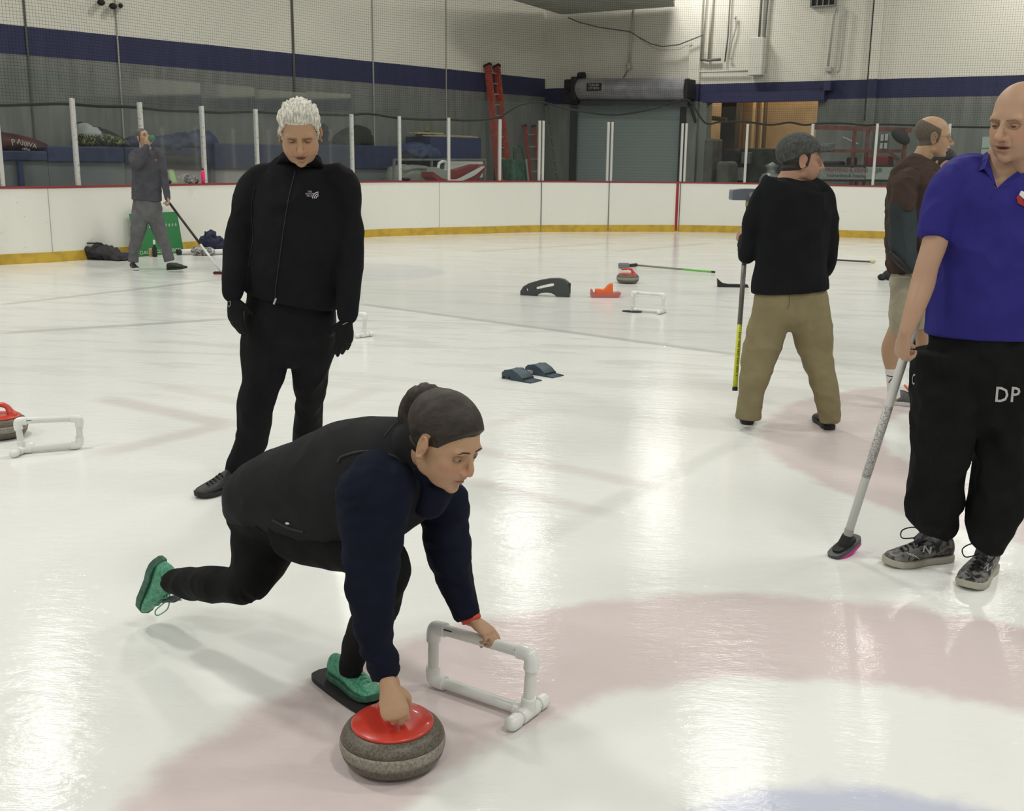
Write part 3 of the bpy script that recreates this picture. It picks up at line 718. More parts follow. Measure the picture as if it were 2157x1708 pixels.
# ---- lit doorway contents
def inroom(px, py, depth):
    return onplane(px, py, RA - rnor * (TH + depth), rnor)
e = empty('pipe_stack', tuple(V(inroom(1536, 380, 1.5), 0)), 'thick dark vertical column with pipes inside the orange-lit doorway', 'pipes')
p = inroom(1540, 230, 1.2); B = MB(); B.box(V(p, 1.75), (0.42, 0.3, 3.46), MZR); obj('column', B, mat('dark_column', (0.035, 0.032, 0.028), 0.7), e)
for px, r_, m_ in ((1525, 0.05, 'd'), (1533, 0.03, 'w'), (1567, 0.025, 'd'), (1588, 0.05, 'w'), (1598, 0.04, 'd'), (1606, 0.03, 'w'), (1613, 0.05, 'd')):
    p = inroom(px, 230, 2.6); B = MB(); B.cyl(V(p, 1.4 if px > 1560 else 2.8), V(p, 4.5), r_, 10); obj('pipe', B, mat('pipe_' + m_, (0.10, 0.07, 0.04) if m_ == 'd' else (0.55, 0.42, 0.25), 0.5), e)
B = MB(); a = inroom(1484, 247, 0.9); b = inroom(1530, 252, 0.9); B.cyl(a, b, 0.06, 10); obj('pipe', B, mat('pipe_d', (0, 0, 0), 0.5), e)
e = empty('window_grid', tuple(inroom(1562, 228, 3.2)), 'lit wire window grid high on the wall inside the orange doorway', 'window grid')
t = NT('lit_window'); t.b.inputs['Emission Color'].default_value = (1.0, 0.72, 0.42, 1); t.b.inputs['Emission Strength'].default_value = 0.9; t.col((0.8, 0.6, 0.4))
a = inroom(1552, 230, 3.9); B = MB(); B.box(a + rdir * 0.2, (0.62, 0.04, 0.5), MZR); obj('pane', B, t.m, e)
for k in range(4):
    B = MB(); B.box(a + rdir * (0.2 - 0.3 + k * 0.2) + rnor * 0.05, (0.025, 0.03, 0.5), MZR); obj('bar', B, M_BLACK, e)
for k in range(3):
    B = MB(); B.box(a + rdir * 0.2 + rnor * 0.05 + Vector((0, 0, -0.2 + 0.2 * k)), (0.62, 0.03, 0.025), MZR); obj('bar', B, M_BLACK, e)
e = empty('stored_machine', tuple(V(inroom(1590, 380, 0.9), 0)), 'dark bulky machine filling the lower part of the orange-lit doorway', 'machine')
def ibox(B, px0, px1, py0, py1, d0_, d1_, bev=0.03):
    a = inroom(px0, (py0 + py1) / 2, d0_); b = inroom(px1, (py0 + py1) / 2, d0_); zt = inroom(px0, py0, d0_).z; zb = max(0.02, inroom(px0, py1, d0_).z)
    c = (a + b) / 2; B.box(V(c, (zt + zb) / 2) - rnor * (d1_ - d0_) / 2, ((a - b).length, d1_ - d0_, zt - zb), MZR, bev)
B = MB(); ibox(B, 1550, 1713, 312, 470, 0.5, 1.6, 0.06); obj('machine_body', B, mat('mach_dark', (0.02, 0.024, 0.022), 0.6, var=0.6, vscale=5), e)
B = MB(); ibox(B, 1518, 1552, 313, 345, 0.2, 0.6, 0.10); obj('fuel_tank', B, M_BLACK, e)
B = MB(); ibox(B, 1560, 1580, 320, 345, 0.3, 0.5, 0.04); obj('cover_plate', B, M_GREYP, e)
B = MB(); ibox(B, 1545, 1568, 352, 380, 0.3, 0.5, 0.04); obj('cover_plate', B, M_STEEL, e)
e = empty('steel_drum', tuple(V(rpt(1625, 380, 0.6), 0)), 'shiny grey metal can standing in front of the doorway left of the capped man', 'drum')
c = V(rpt(1624, 380, 0.6), 0.0); B = MB(); B.lathe([(0.28, 0.02), (0.28, 1.1), (0.22, 1.22), (0.12, 1.25), (0.12, 1.36), (0.18, 1.42), (0.02, 1.5)], c, 24); obj('can_body', B, M_STEEL, e, smooth=True)
e = empty('tool_bin', tuple(V(rpt(1500, 380, 1.0), 0)), 'dark grey bins stacked behind the boards at the doorway\'s left edge', 'bin')
B = MB(); rbox(B, 1480, 1500, 292, 420, 0.2, 0.8, 0.05); obj('bin_body', B, mat('bin_grey', (0.07, 0.07, 0.062), 0.7, var=0.3, vscale=4), e)
B = MB(); rbox(B, 1506, 1534, 340, 420, 0.4, 1.0, 0.08); obj('bin_body', B, mat('bin_grey', (0.06, 0.06, 0.055), 0.7), e)

# ---- steel racking in front of the end wall, right part
M_RACK = mat('rack_red', (0.16, 0.055, 0.045), 0.6, var=0.3, vscale=6)
e = empty('storage_rack', tuple(V(rpt(1800, 380, 0.9), 0)), 'dull red steel storage rack standing against the end wall behind the capped man', 'rack')
B = MB(); B.bar(rpt(1716, 268, 0.9), rpt(1920, 274, 0.9), 0.06, 0.10); obj('top_beam', B, M_RACK, e)
B = MB(); B.bar(rpt(1716, 318, 0.9), rpt(1908, 318, 0.9), 0.06, 0.07); obj('shelf_beam', B, M_RACK, e)
for px in (1801, 1829, 1909):
    a = rpt(px, 272, 0.9); B = MB(); B.bar(a, V(a, 0.0), 0.09 if px > 1900 else 0.05, 0.07); obj('upright', B, M_RACK, e)
B = MB(); B.bar(rpt(1868, 316, 0.9), rpt(1904, 348, 0.9), 0.04, 0.07); obj('brace', B, M_RACK, e)
B = MB(); B.prism([rpt(1716, 352, 0.5), rpt(1912, 352, 0.5), rpt(1912, 352, 1.2), rpt(1716, 352, 1.2)], (0, 0, 0.05)); obj('shelf', B, mat('shelf_dark', (0.03, 0.03, 0.03), 0.7), e)
def rthing(name, label, cat, boxes, matl, grp=None):
    c = rpt((boxes[0][0] + boxes[0][1]) / 2, boxes[0][3], boxes[0][5]); B = MB()
    for b in boxes: rbox(B, *b)
    o = obj(name, B, matl); return tag(o, label, cat, grp)
rthing('red_tool_box', 'dark red box on the rack beside the glass post', 'box', [(1826, 1870, 328, 351, 0.6, 1.1, 0.03)], mat('tool_red', (0.17, 0.02, 0.022), 0.5))
rthing('dark_case', 'low black case on the rack shelf next to the capped man\'s face', 'case', [(1732, 1768, 339, 351, 0.6, 1.1, 0.05)], M_BLACK)
rthing('dark_tool', 'small black upright tool on the rack between the case and the red box', 'tool', [(1782, 1798, 331, 351, 0.6, 0.9, 0.04)], M_BLACK)
B = MB(); B.ell(rpt(1897, 288, 1.0), (0.24, 0.12, 0.13), Matrix.Rotation(-0.6, 3, rnor) @ MZR); tag(obj('saddle_bag', B, mat('bag_dark', (0.022, 0.025, 0.024), 0.8), smooth=True), 'black bag hung on the red rack upright beside the man in glasses', 'bag')
e = empty('window_sign', tuple(rpt(1862, 298, 0.2)), 'four small white panes in a square on the end wall beside a glass post', 'panes')
for a in ((1855, 1861, 283, 297), (1864, 1870, 282, 296), (1853, 1859, 301, 313), (1862, 1868, 301, 313)):
    B = MB(); rbox(B, *a, 0.02, 0.05); obj('pane', B, mat('pane_white', (0.5, 0.52, 0.5), 0.4), e)
B = MB(); B.cyl(rpt(1776, 289, 0.3), rpt(1808, 304, 0.3), 0.022, 8); tag(obj('white_rod', B, M_ALU), 'short pale slanting rod on the wall above the sponsor board', 'rod')
# sponsor board on legs
e = empty('sponsor_board', tuple(V(rpt(1820, 380, 1.6), 0)), 'long white advertising board with faded red lettering standing behind the boards', 'sign board')
B = MB(); c = rbox(B, 1726, 1822, 353, 377, 1.6, 1.64); obj('board_face', B, mat('ad_grey', (0.24, 0.26, 0.25), 0.5, var=0.15), e)
B = MB(); rbox(B, 1823, 1912, 352, 378, 1.6, 1.64); obj('board_face', B, mat('ad_grey2', (0.33, 0.36, 0.34), 0.5, var=0.1), e)
for s_, px, py, sz, col_ in (('PRINTING & SIGNS', 1783, 358.5, 0.115, (0.30, 0.05, 0.04)), ('Tournament & Training', 1782, 370, 0.095, (0.05, 0.05, 0.05)), ('JJB', 1851, 358, 0.13, (0.07, 0.12, 0.07)), ('SPORTS', 1882, 358, 0.11, (0.5, 0.5, 0.48))):
    p = rpt(px, py, 1.66); me = text_mesh('t', s_, sz, basis(rdir, Vector((0, 0, 1)), rnor, p), None); mobj('lettering', me, mat('ad_' + s_[:2], col_, 0.6), e, smooth=False)
B = MB(); B.bar(rpt(1722, 380, 1.6), rpt(1912, 381, 1.6), 0.05, 0.04); obj('bottom_rail', B, M_BLACK, e)
for px in (1718, 1734, 1803, 1820):
    a = rpt(px, 379, 1.6); B = MB(); B.bar(a, V(a, 0.0), 0.04, 0.04); obj('leg', B, M_BLACK, e)
# pale green door
e = tag(empty('door_3', tuple(V(rpt(2070, 380), 0))), kind='structure')
B = MB(); rbox(B, 2063, 2150, 288, 420, 0.0, 0.06); d_ = obj('door_leaf', B, mat('pale_green', (0.36, 0.45, 0.38), 0.6), e); 
B = MB(); B.tube([rpt(2058, 380, 0.4), rpt(2059, 313, 0.4), rpt(2090, 312, 0.4)], 0.022, 8, 'min'); tag(obj('handrail', B, M_STEEL), 'grey tubular handrail standing by the pale green door', 'rail')
# ---- services on the upper end wall
M_COND = mat('conduit_pale', (0.47, 0.46, 0.41), 0.5); M_CONDD = mat('conduit_dark', (0.16, 0.16, 0.14), 0.6)
B = MB(); rbox(B, 1577, 1606, 79, 158, 0.02, 0.30, 0.01); e = tag(obj('meter_cabinet', B, mat('cab_white', (0.66, 0.65, 0.58), 0.5)), 'off-white metal cabinet mounted high on the end wall', 'cabinet')
def conduit(name, label, pts, r=0.025, matl=None, grp=None, off=0.08, cat='pipe'):
    B = MB(); B.tube([rpt(x, y, off) for x, y in pts], r, 8, 'min'); return tag(obj(name, B, matl or M_COND, smooth=True), label, cat, grp)
conduit('conduit', 'dark conduit dropping into the top of the white wall cabinet', [(1606, -40), (1599, 78)], 0.03, M_CONDD)
conduit('conduit', 'second pipe running down right behind the white wall cabinet', [(1620, -40), (1610, 72), (1609, 155)], 0.035, M_CONDD)
conduit('conduit', 'long thin pipe at the left of the wall pipe group ending in an elbow', [(1490, -40), (1477, 124)], 0.022)
conduit('conduit', 'thin pipe just right of the leftmost wall pipe', [(1503, -40), (1493, 124)], 0.03, M_COND)
conduit('conduit', 'short horizontal pipe joining the feet of the wall pipes', [(1476, 124), (1490, 127), (1518, 125)], 0.035, M_CONDD)
conduit('conduit', 'slender wall pipe left of the hooked one', [(1540, -40), (1533, 80), (1527, 130)], 0.02, M_CONDD)
conduit('conduit', 'hooked slender wall pipe beside the white cabinet', [(1547, 40), (1551, 34), (1550, 60), (1541, 90), (1536, 122), (1542, 124)], 0.018, M_COND)
conduit('conduit', 'wall pipe with a round bend under the ceiling grille, ending in a junction box', [(1759, 26), (1762, 18), (1757, 30), (1744, 140)], 0.028, M_COND)
conduit('conduit', 'wall pipe beside the one under the grille, with a small foot elbow', [(1778, 18), (1783, 24), (1768, 148), (1764, 152)], 0.028, M_COND)
conduit('conduit', 'pale horizontal pipe running along the wall to the white cabinet', [(1458, 158), (1464, 152), (1577, 149)], 0.025, M_COND)
conduit('hanging_cable', 'grey cable sagging between the ceiling slab corner and the wall pipes', [(1197, 37), (1220, 47), (1260, 57), (1300, 63), (1328, 67), (1345, 78), (1370, 92), (1395, 98), (1430, 94), (1460, 82), (1480, 74)], 0.016, M_CONDD, None, 0.25, 'cable')
conduit('hanging_cable', 'fainter second cable sagging just below the main one', [(1335, 70), (1360, 92), (1390, 106), (1430, 104), (1458, 90)], 0.010, M_COND, None, 0.15, 'cable')
conduit('conduit', 'vertical pale pipe ending in a small fixture above the roller door', [(1334, 20), (1325, 133)], 0.03, M_COND)
B = MB(); B.ell(rpt(1323.5, 141, 0.12), (0.07, 0.07, 0.11)); tag(obj('wall_fixture', B, M_COND, smooth=True), 'small pale fixture at the foot of the pipe above the roller door', 'fixture')
conduit('conduit', 'thin curved wire from the fixture down to the door drum', [(1321, 150), (1318, 156), (1313, 163)], 0.015, M_CONDD)
e = empty('junction_box', tuple(rpt(1744, 146, 0.05)), 'small pale junction box at the foot of a wall pipe', 'box')
B = MB(); rbox(B, 1738, 1750, 141, 151, 0.0, 0.15, 0.01); obj('box_body', B, M_COND, e)
e = empty('air_grille', tuple(rpt(1732, 0, 0.05)), 'dark louvred air grille at the top of the end wall', 'grille')
B = MB(); rbox(B, 1707, 1760, -20, 13, 0.01, 0.07); obj('grille_back', B, M_BLACK, e)
B = MB(); 
for k in range(5): rbox(B, 1708 + k * 12.5, 1710 + k * 12.5, -20, 12, 0.06, 0.10)
rbox(B, 1707, 1760, 11, 14, 0.05, 0.11); obj('grille_bars', B, mat('grille_bar', (0.25, 0.25, 0.22), 0.5), e)
# hanging ceiling slab (soffit)
e = empty('hanging_soffit', (1.2, 28, 5.9), 'grey soffit slab hanging under the roof in the corner', 'soffit')
B = MB()
cs = [rpt(1183, 30.5, 0.35), rpt(1421, 13.5, 0.35)]
zt = cs[0].z; a = cs[0]; b = cs[1]; b = V(b, zt)
a2 = V(lpt(1040, 0, 0.1), zt) 
# front corner points on the same height
def atz(px, py, z): d = ray(px, py); return CAM + d * ((z - CAM.z) / d.z)
f1 = atz(1003, -22, zt); f2 = atz(1432, -25, zt)
B.prism([atz(1183, 30.5, zt), atz(1421, 14, zt), atz(1418, 4, zt), f2, f1], (0, 0, 0.35)); obj('soffit_panel', B, mat('soffit_grey', (0.36, 0.36, 0.32), 0.8, var=0.12, vscale=1), e)
# security cameras on the long wall
for k, (px, py) in enumerate(((213, 5), (238, 13), (254, 12))):
    lab = ('leftmost of the three small dark camera domes on the long wall', 'lowest, middle one of the three small camera domes on the long wall', 'rightmost of the three small dark camera domes on the long wall')[k]
    e = empty('wall_camera', tuple(lpt(px, py, 0.2)), lab, 'camera', 'cameras on the long wall')
    B = MB(); B.ell(lpt(px, py, 0.25), (0.07, 0.07, 0.055) if k < 2 else (0.04, 0.04, 0.04)); obj('camera_dome', B, M_BLACK, e, smooth=True)
    B = MB(); B.cyl(lpt(px, py - 1, 0.0), lpt(px, py - 1, 0.2), 0.05, 10); obj('bracket', B, M_COND, e)
# ---- small things standing on the board cap
def cap_at(px, back=0.06): p, n = bnear(px); return V(p - n * back, HB), n
p, n = cap_at(374, -0.02 + 0.1); d = Vector((-n.y, n.x, 0)); d = d if d.x > 0 else -d
e = empty('clipboard', tuple(p), 'clipboard with a bright green sheet standing on the board cap', 'clipboard')
up = (Vector((0, 0, 1)) - n * 0.18 - d * 0.14).normalized(); nn_ = d.cross(up) ; nn_ = nn_ if nn_.dot(n) > 0 else -nn_
M3 = Matrix((d + Vector((0, 0, 0.0)), nn_, up)).transposed()
B = MB(); B.box(p + up * 0.115, (0.135, 0.006, 0.23), M3); obj('backing', B, mat('brown_board', (0.28, 0.21, 0.15), 0.7), e)
B = MB(); B.box(p + up * 0.118 + nn_ * 0.006, (0.095, 0.003, 0.19), M3); obj('sheet', B, mat('lime_paper', (0.25, 0.72, 0.16), 0.6), e)
B = MB(); B.box(p + up * 0.222 + nn_ * 0.008, (0.06, 0.012, 0.02), M3); obj('clip', B, M_ALU, e)
p, n = cap_at(432.5, 0.06)
e = empty('pink_bottle', tuple(p), 'hot pink drink bottle standing on the board cap by a glass post', 'bottle')
B = MB(); B.lathe([(0.030, 0), (0.042, 0.015), (0.042, 0.16), (0.034, 0.20), (0.022, 0.215)], p, 20); obj('bottle_body', B, mat('hot_pink', (0.85, 0.03, 0.18), 0.4), e, smooth=True)
B = MB(); B.lathe([(0.022, 0.215), (0.022, 0.235), (0.008, 0.24), (0.008, 0.25)], p, 16); obj('cap', B, M_BLACK, e, smooth=True)
p, n = cap_at(402, 0.07)
e = empty('clear_bag', tuple(p), 'crumpled clear plastic bag of small items beside the clipboard', 'bag')
B = MB(); B.ell(p + Vector((0, 0, 0.07)), (0.15, 0.05, 0.07)); me = remesh(B, 0.012, 1); wrinkle(me, 0.06, 14, ridged=True); co = vco(me); co[:, 2] = np.maximum(co[:, 2], HB + 0.002); setco(me, co)
mobj('bag_film', me, mat('clear_film', (0.22, 0.23, 0.22), 0.2, var=0.6, vscale=30), e)
p, n = cap_at(359, 0.04); B = MB(); B.ell(p + Vector((0, 0, 0.035)), (0.05, 0.04, 0.035)); tag(obj('puck', B, M_BLACK, smooth=True), 'small black lump on the board cap left of the clipboard', 'lump')
p, n = cap_at(419, 0.04); B = MB(); B.ell(p + Vector((0, 0, 0.045)), (0.04, 0.03, 0.045)); tag(obj('small_pouch', B, mat('pouch', (0.10, 0.03, 0.03), 0.7), smooth=True), 'small dark reddish pouch touching the pink bottle', 'pouch')
p, n = cap_at(858, 0.08); B = MB(); B.ell(p + Vector((0, 0, 0.03)), (0.10, 0.05, 0.035)); tag(obj('dark_mitt', B, M_BLACK, smooth=True), 'small black object on the board cap in front of the silver cover', 'mitt')
# ================================================================ THINGS ON THE ICE
def speckle(name, a, b, scale=160, rough=0.45):
    t = NT(name); P = t.pos(True); n = t.noise(P, scale, 3, 0.7)
    c = t.mix(t.ramp(n, 0.38, 0.62), a, b); t.col(c); t.set(Roughness=rough); t.bump(n, 0.2, 0.001); return t.m
M_GRAN = speckle('granite_polished', (0.070, 0.058, 0.042), (0.145, 0.125, 0.095), 170, 0.42)
M_GRANL = speckle('granite_band', (0.20, 0.18, 0.145), (0.32, 0.295, 0.25), 140, 0.75)
M_SRED2 = mat('handle_red', (0.56, 0.045, 0.028), 0.30, coat=0.3)
def stone(label, c, R_, hdir, grip=True):
    c = Vector(c); k = R_ / 0.145
    e = empty('curling_stone', tuple(c), label, 'curling stone', 'red-handled curling stones on the ice')
    e.rotation_euler = (0, 0, math.atan2(hdir.y, hdir.x))
    B = MB(); prof = [(0.055, 0.0), (0.085, 0.0), (0.112, 0.006), (0.130, 0.018), (0.139, 0.034), (0.1425, 0.046)]
    B.lathe([(r * k, z * k) for r, z in prof], n=64); [setattr(v.co,'z',v.co.z*1.0) for v in B.bm.verts]; obj('stone_base', B, M_GRAN, e, smooth=True, local=True)
    B = MB(); prof = [(0.1425, 0.046), (0.1448, 0.055), (0.145, 0.062), (0.1448, 0.070), (0.1425, 0.080)]
    B.lathe([(r * k, z * k) for r, z in prof], n=64); obj('striking_band', B, M_GRANL, e, smooth=True, local=True, label='paler rough striking band')
    B = MB(); prof = [(0.1425, 0.080), (0.139, 0.090), (0.131, 0.102), (0.118, 0.111), (0.106, 0.115), (0.02, 0.115)]
    B.lathe([(r * k, z * k) for r, z in prof], n=64); obj('stone_top', B, M_GRAN, e, smooth=True, local=True)
    B = MB(); B.lathe([(0.112 * k, 0.1135 * k), (0.113 * k, 0.118 * k), (0.108 * k, 0.122 * k), (0.06 * k, 0.127 * k), (0.01 * k, 0.129 * k)], n=56)
    obj('handle_disc', B, M_SRED2, e, smooth=True, local=True, label='glossy red plastic disc')
    if grip:
        B = MB()
        pts = [(0.075, 0.118), (0.062, 0.140), (0.050, 0.165), (0.030, 0.178), (0.0, 0.182), (-0.04, 0.180), (-0.075, 0.174)]
        rad = [0.030, 0.021, 0.015, 0.0145, 0.0135, 0.013, 0.0125]
        pr_ = catmull([(x, 0, z, r) for (x, z), r in zip(pts, rad)], 5)
        B.tube([Vector((p[0] * k, 0, p[2] * k)) for p in pr_], [(p[3] * k, p[3] * k * 1.15) for p in pr_], 16, (1, 0, 0.001), round_=True)
        obj('handle', B, M_SRED2, e, smooth=True, local=True, label='red gooseneck handle')
    return e
ST = Vector(G(828, 1601)); ST.z = 0
stone('curling stone gripped by the crouching woman, red disc on top', ST, 0.138, Vector((-0.35, 1, 0)))
stone('curling stone at the left picture edge behind a white pipe frame', Vector(G(2, 919)) * 1, 0.145, Vector((1, 0.1, 0)))
stone('distant curling stone between the orange slider and the lying broom', G(1322, 596), 0.145, Vector((1, 0.0, 0)))

M_PVC = mat('pvc_white', (0.74, 0.755, 0.72), 0.28, var=0.04, vscale=5); M_PVCF = mat('pvc_fitting', (0.80, 0.81, 0.78), 0.25)
M_PRINT = mat('pipe_print', (0.06, 0.06, 0.06), 0.5)
def pvc(label, BL, BR, TL, TR, foot_at, fdir, flen=0.085, r=0.0165):
    """rectangular pipe stand; foot_at 'L' or 'R' carries the cross foot"""
    BL, BR, TL, TR = map(Vector, (BL, BR, TL, TR))
    e = empty('pipe_stand', tuple(V((BL + BR) / 2, 0)), label, 'pipe frame', 'white plastic pipe frames on the ice')
    fr_ = r * 1.32; fl = 0.045 * r / 0.0165
    def pipe(a, b): 
        B = MB(); B.cyl(a, b, r, 20); obj('pipe', B, M_PVC, e, smooth=True).modifiers.new('e', 'EDGE_SPLIT')
    for a, b in ((TL, TR), (BL, BR), (TL, BL), (TR, BR)): pipe(a, b)
    def elbow(c, d1, d2):
        d1 = d1.normalized(); d2 = d2.normalized(); B = MB()
        pts = [c + d1 * fl, c + d1 * fl * 0.5, c + (d1 + d2) * fl * 0.10, c + d2 * fl * 0.5, c + d2 * fl]
        q = catmull([tuple(p) for p in pts], 6); B.tube([Vector(x) for x in q], fr_, 20, d1.cross(d2)); o = obj('elbow', B, M_PVCF, e, smooth=True); o.modifiers.new('e', 'EDGE_SPLIT')
    elbow(TL, TR - TL, BL - TL); elbow(TR, TL - TR, BR - TR)
    if foot_at == 'R': elbow(BL, BR - BL, TL - BL); c, ot, up = BR, BL, TR
    else: elbow(BR, BL - BR, TR - BR); c, ot, up = BL, BR, TL
    B = MB(); B.cyl(c, c + (ot - c).normalized() * fl, fr_, 20); B.cyl(c - Vector((0, 0, 0.0)), c + (up - c).normalized() * fl * 1.1, fr_, 20)
    B.cyl(c - fdir * fl * 0.9, c + fdir * fl * 0.9, fr_, 20)
    me = remesh(B, 0.003, 3); mobj('tee', me, M_PVCF, e)
    for s_ in (-1, 1):
        B = MB(); B.cyl(c + fdir * s_ * fl * 0.8, c + fdir * s_ * (fl + 0.012), r, 16); obj('pipe', B, M_PVC, e, smooth=True)
        B = MB(); B.tube([c + fdir * s_ * (fl + 0.008), c + fdir * s_ * (fl + 0.035)], fr_, 20, 'min', round_=False); 
        B.ell(c + fdir * s_ * (fl + 0.035), (fr_, fr_, fr_), None, 20, 12); me = remesh(B, 0.0035, 2); mobj('end_cap', me, M_PVCF, e)
    # printed marking on the top pipe
    d = (TR - TL).normalized(); 
    for k in (0.18, 0.9):
        p = TL.lerp(TR, k); vdir = (CAM - p).normalized(); x_, y_, z_ = frame(d, vdir)
        B = MB(); B.box(p + x_ * (r * (0.97)) , (0.03, 0.004, 0.0022), Matrix((d, y_, x_)).transposed()); obj('print', B, M_PRINT, e, label='small grey printed marking')
    return e
zf = 0.022
pvc('white plastic pipe frame the crouching woman leans on', WP(912, 1431, G(912, 1431, zf).y), WP(1112, 1499, G(1112, 1499, zf).y), WP(914, 1320, G(912, 1431, zf).y - 0.01), WP(1121, 1379, G(1112, 1499, zf).y - 0.02), 'R', Vector((0.55, 0.83, 0)).normalized(), 0.1)
gl_, gr_ = G(47, 947, zf), G(168, 937, zf)
pvc('white plastic pipe frame at the left picture edge in front of a stone', gl_, gr_, WP(36, 887, gl_.y), WP(167, 881, gr_.y), 'L', Vector((-0.12, -0.99, 0)).normalized())
gl_, gr_ = G(1334, 652, zf), G(1394, 656, zf)
pvc('far white plastic pipe frame standing beside the black slider disc', gl_, gr_, WP(1333, 616, gl_.y), WP(1399, 621, gr_.y), 'R', Vector((0.5, 0.86, 0)).normalized())
gl_, gr_ = G(716, 702, zf), G(767, 705, zf)
pvc('white plastic pipe frame half hidden behind the white-haired man', gl_, gr_, WP(716, 664, gl_.y), WP(769, 662, gr_.y), 'R', Vector((0.7, 0.7, 0)).normalized())

def profile_solid(name, pts, u, w, o, thick, matl, parent=None, holes=(), bev=0.004, cent=True, **k):
    """closed outline in (u, w) metres, with holes, extruded to thickness about the plane"""
    cu_ = bpy.data.curves.new('p', 'CURVE'); cu_.dimensions = '2D'; cu_.fill_mode = 'BOTH'; cu_.extrude = thick / 2 - bev; cu_.bevel_depth = bev; cu_.bevel_resolution = 2
    for poly in (pts,) + tuple(holes):
        sp = cu_.splines.new('POLY'); sp.points.add(len(poly) - 1); sp.use_cyclic_u = True
        for q, (a, b) in zip(sp.points, poly): q.co = (a, b, 0, 1)
    ob = bpy.data.objects.new('tmp', cu_); COL.objects.link(ob); dg = bpy.context.evaluated_depsgraph_get(); me = bpy.data.meshes.new_from_object(ob.evaluated_get(dg)); bpy.data.objects.remove(ob)
    n = Vector(u).cross(Vector(w)); me.transform(basis(Vector(u), Vector(w), n, Vector(o)))
    ob = mobj(name, me, matl, parent, smooth=False); return tag(ob, **k)
def cr2(pts, n=5):
    q = catmull([tuple(p) for p in pts] + [tuple(pts[0])], n); return [(float(a[0]), float(a[1])) for a in q[:-1]]
# hack
M_HACK = mat('rubber_blue', (0.035, 0.062, 0.085), 0.55, var=0.15, vscale=30); M_HACKD = mat('rubber_dark', (0.008, 0.012, 0.014), 0.6)
e = empty('hack', tuple(G(1110, 800)), 'blue rubber starting hack with two foot blocks and a metal crossbar', 'hack')
for a, b in (((1063, 796), (1121, 806)), ((1112, 785), (1167, 795))):
    p0 = Vector(G(*a)); p1 = Vector(G(*b)); u = (p1 - p0); u.z = 0; Ln = u.length * 1.06; u.normalize(); sd = Vector((-u.y, u.x, 0))
    pr_ = [(0.0, 0.006), (0.0, 0.045), (0.10, 0.068), (0.35, 0.076), (0.55, 0.055), (0.72, 0.022), (0.74, 0.012), (1.0, 0.008), (1.0, 0.0), (0.30, 0.0), (0.28, 0.022), (0.06, 0.022), (0.04, 0.0), (0.0, 0.0)]
    profile_solid('foot_block', [(x * Ln, z) for x, z in pr_], u, Vector((0, 0, 1)), p0 + sd * 0.03, 0.125, M_HACK, e, bev=0.003)
    B = MB(); B.box(p0 + u * 0.7 * Ln + Vector((0, 0, 0.024)) + sd * 0.03, (0.012, 0.12, 0.004), Matrix((u, sd, Vector((0, 0, 1)))).transposed()); obj('groove', B, M_HACKD, e)
    B = MB(); B.box(p0 + u * 0.10 * Ln + Vector((0, 0, 0.02)) + sd * 0.03, (0.06, 0.105, 0.036), Matrix((u, sd, Vector((0, 0, 1)))).transposed()); obj('metal_base', B, mat('base_brown', (0.10, 0.09, 0.075), 0.5), e)
B = MB(); a_ = Vector(G(1088, 789, 0.02)); b_ = Vector(G(1118, 783, 0.02)); B.bar(a_, b_, 0.05, 0.025); obj('crossbar', B, M_ALU, e)
# grey stabiliser
S_ = 6.344
def P2(x, y): return ((x - 118) / S_ / 178 * 1.10, (398 - y) / S_ / 178)
o_ = Vector(G(1099, 622)); ph = math.radians(-15); u = Vector((math.cos(ph), math.sin(ph), 0))
out = [P2(*q) for q in ((118, 397), (116, 350), (150, 290), (210, 250), (350, 200), (460, 176), (560, 168), (630, 178), (675, 215), (692, 270), (694, 397), (560, 397), (530, 368), (490, 348), (430, 342), (360, 352), (320, 372), (290, 397))]
slot = cr2([P2(*q) for q in ((283, 300), (310, 274), (480, 222), (522, 230), (518, 265), (480, 280), (320, 322), (290, 322))], 3)
hc = P2(188, 327); hr = 0.022; hol = [(hc[0] + hr * math.cos(-2 * PI * k / 16), hc[1] + hr * 1.2 * math.sin(-2 * PI * k / 16)) for k in range(16)]
e = empty('delivery_stabilizer', tuple(o_), 'dark grey moulded plastic delivery stabilizer with a long slot and a round hole', 'stabilizer')
M_DG = mat('dark_grey_plastic', (0.045, 0.05, 0.05), 0.45, bump=0.2, bscale=80)
profile_solid('stabilizer_body', out, u, Vector((0, 0, 1)), o_ + Vector((0, 0.05, 0)), 0.08, M_DG, e, holes=(slot, hol), bev=0.008)
sd = Vector((-u.y, u.x, 0)); B = MB(); B.box(o_ + Vector((0, 0.05, 0)) + u * (P2(694, 0)[0] + 0.004) + Vector((0, 0, 0.10)), (0.012, 0.06, 0.12), Matrix((u, sd, Vector((0, 0, 1)))).transposed(), 0.004); obj('mouth_shade', B, M_BLACK, e, label='black block painted in for the shade inside the open end')  # solid black block puts the recess's shade on the end face
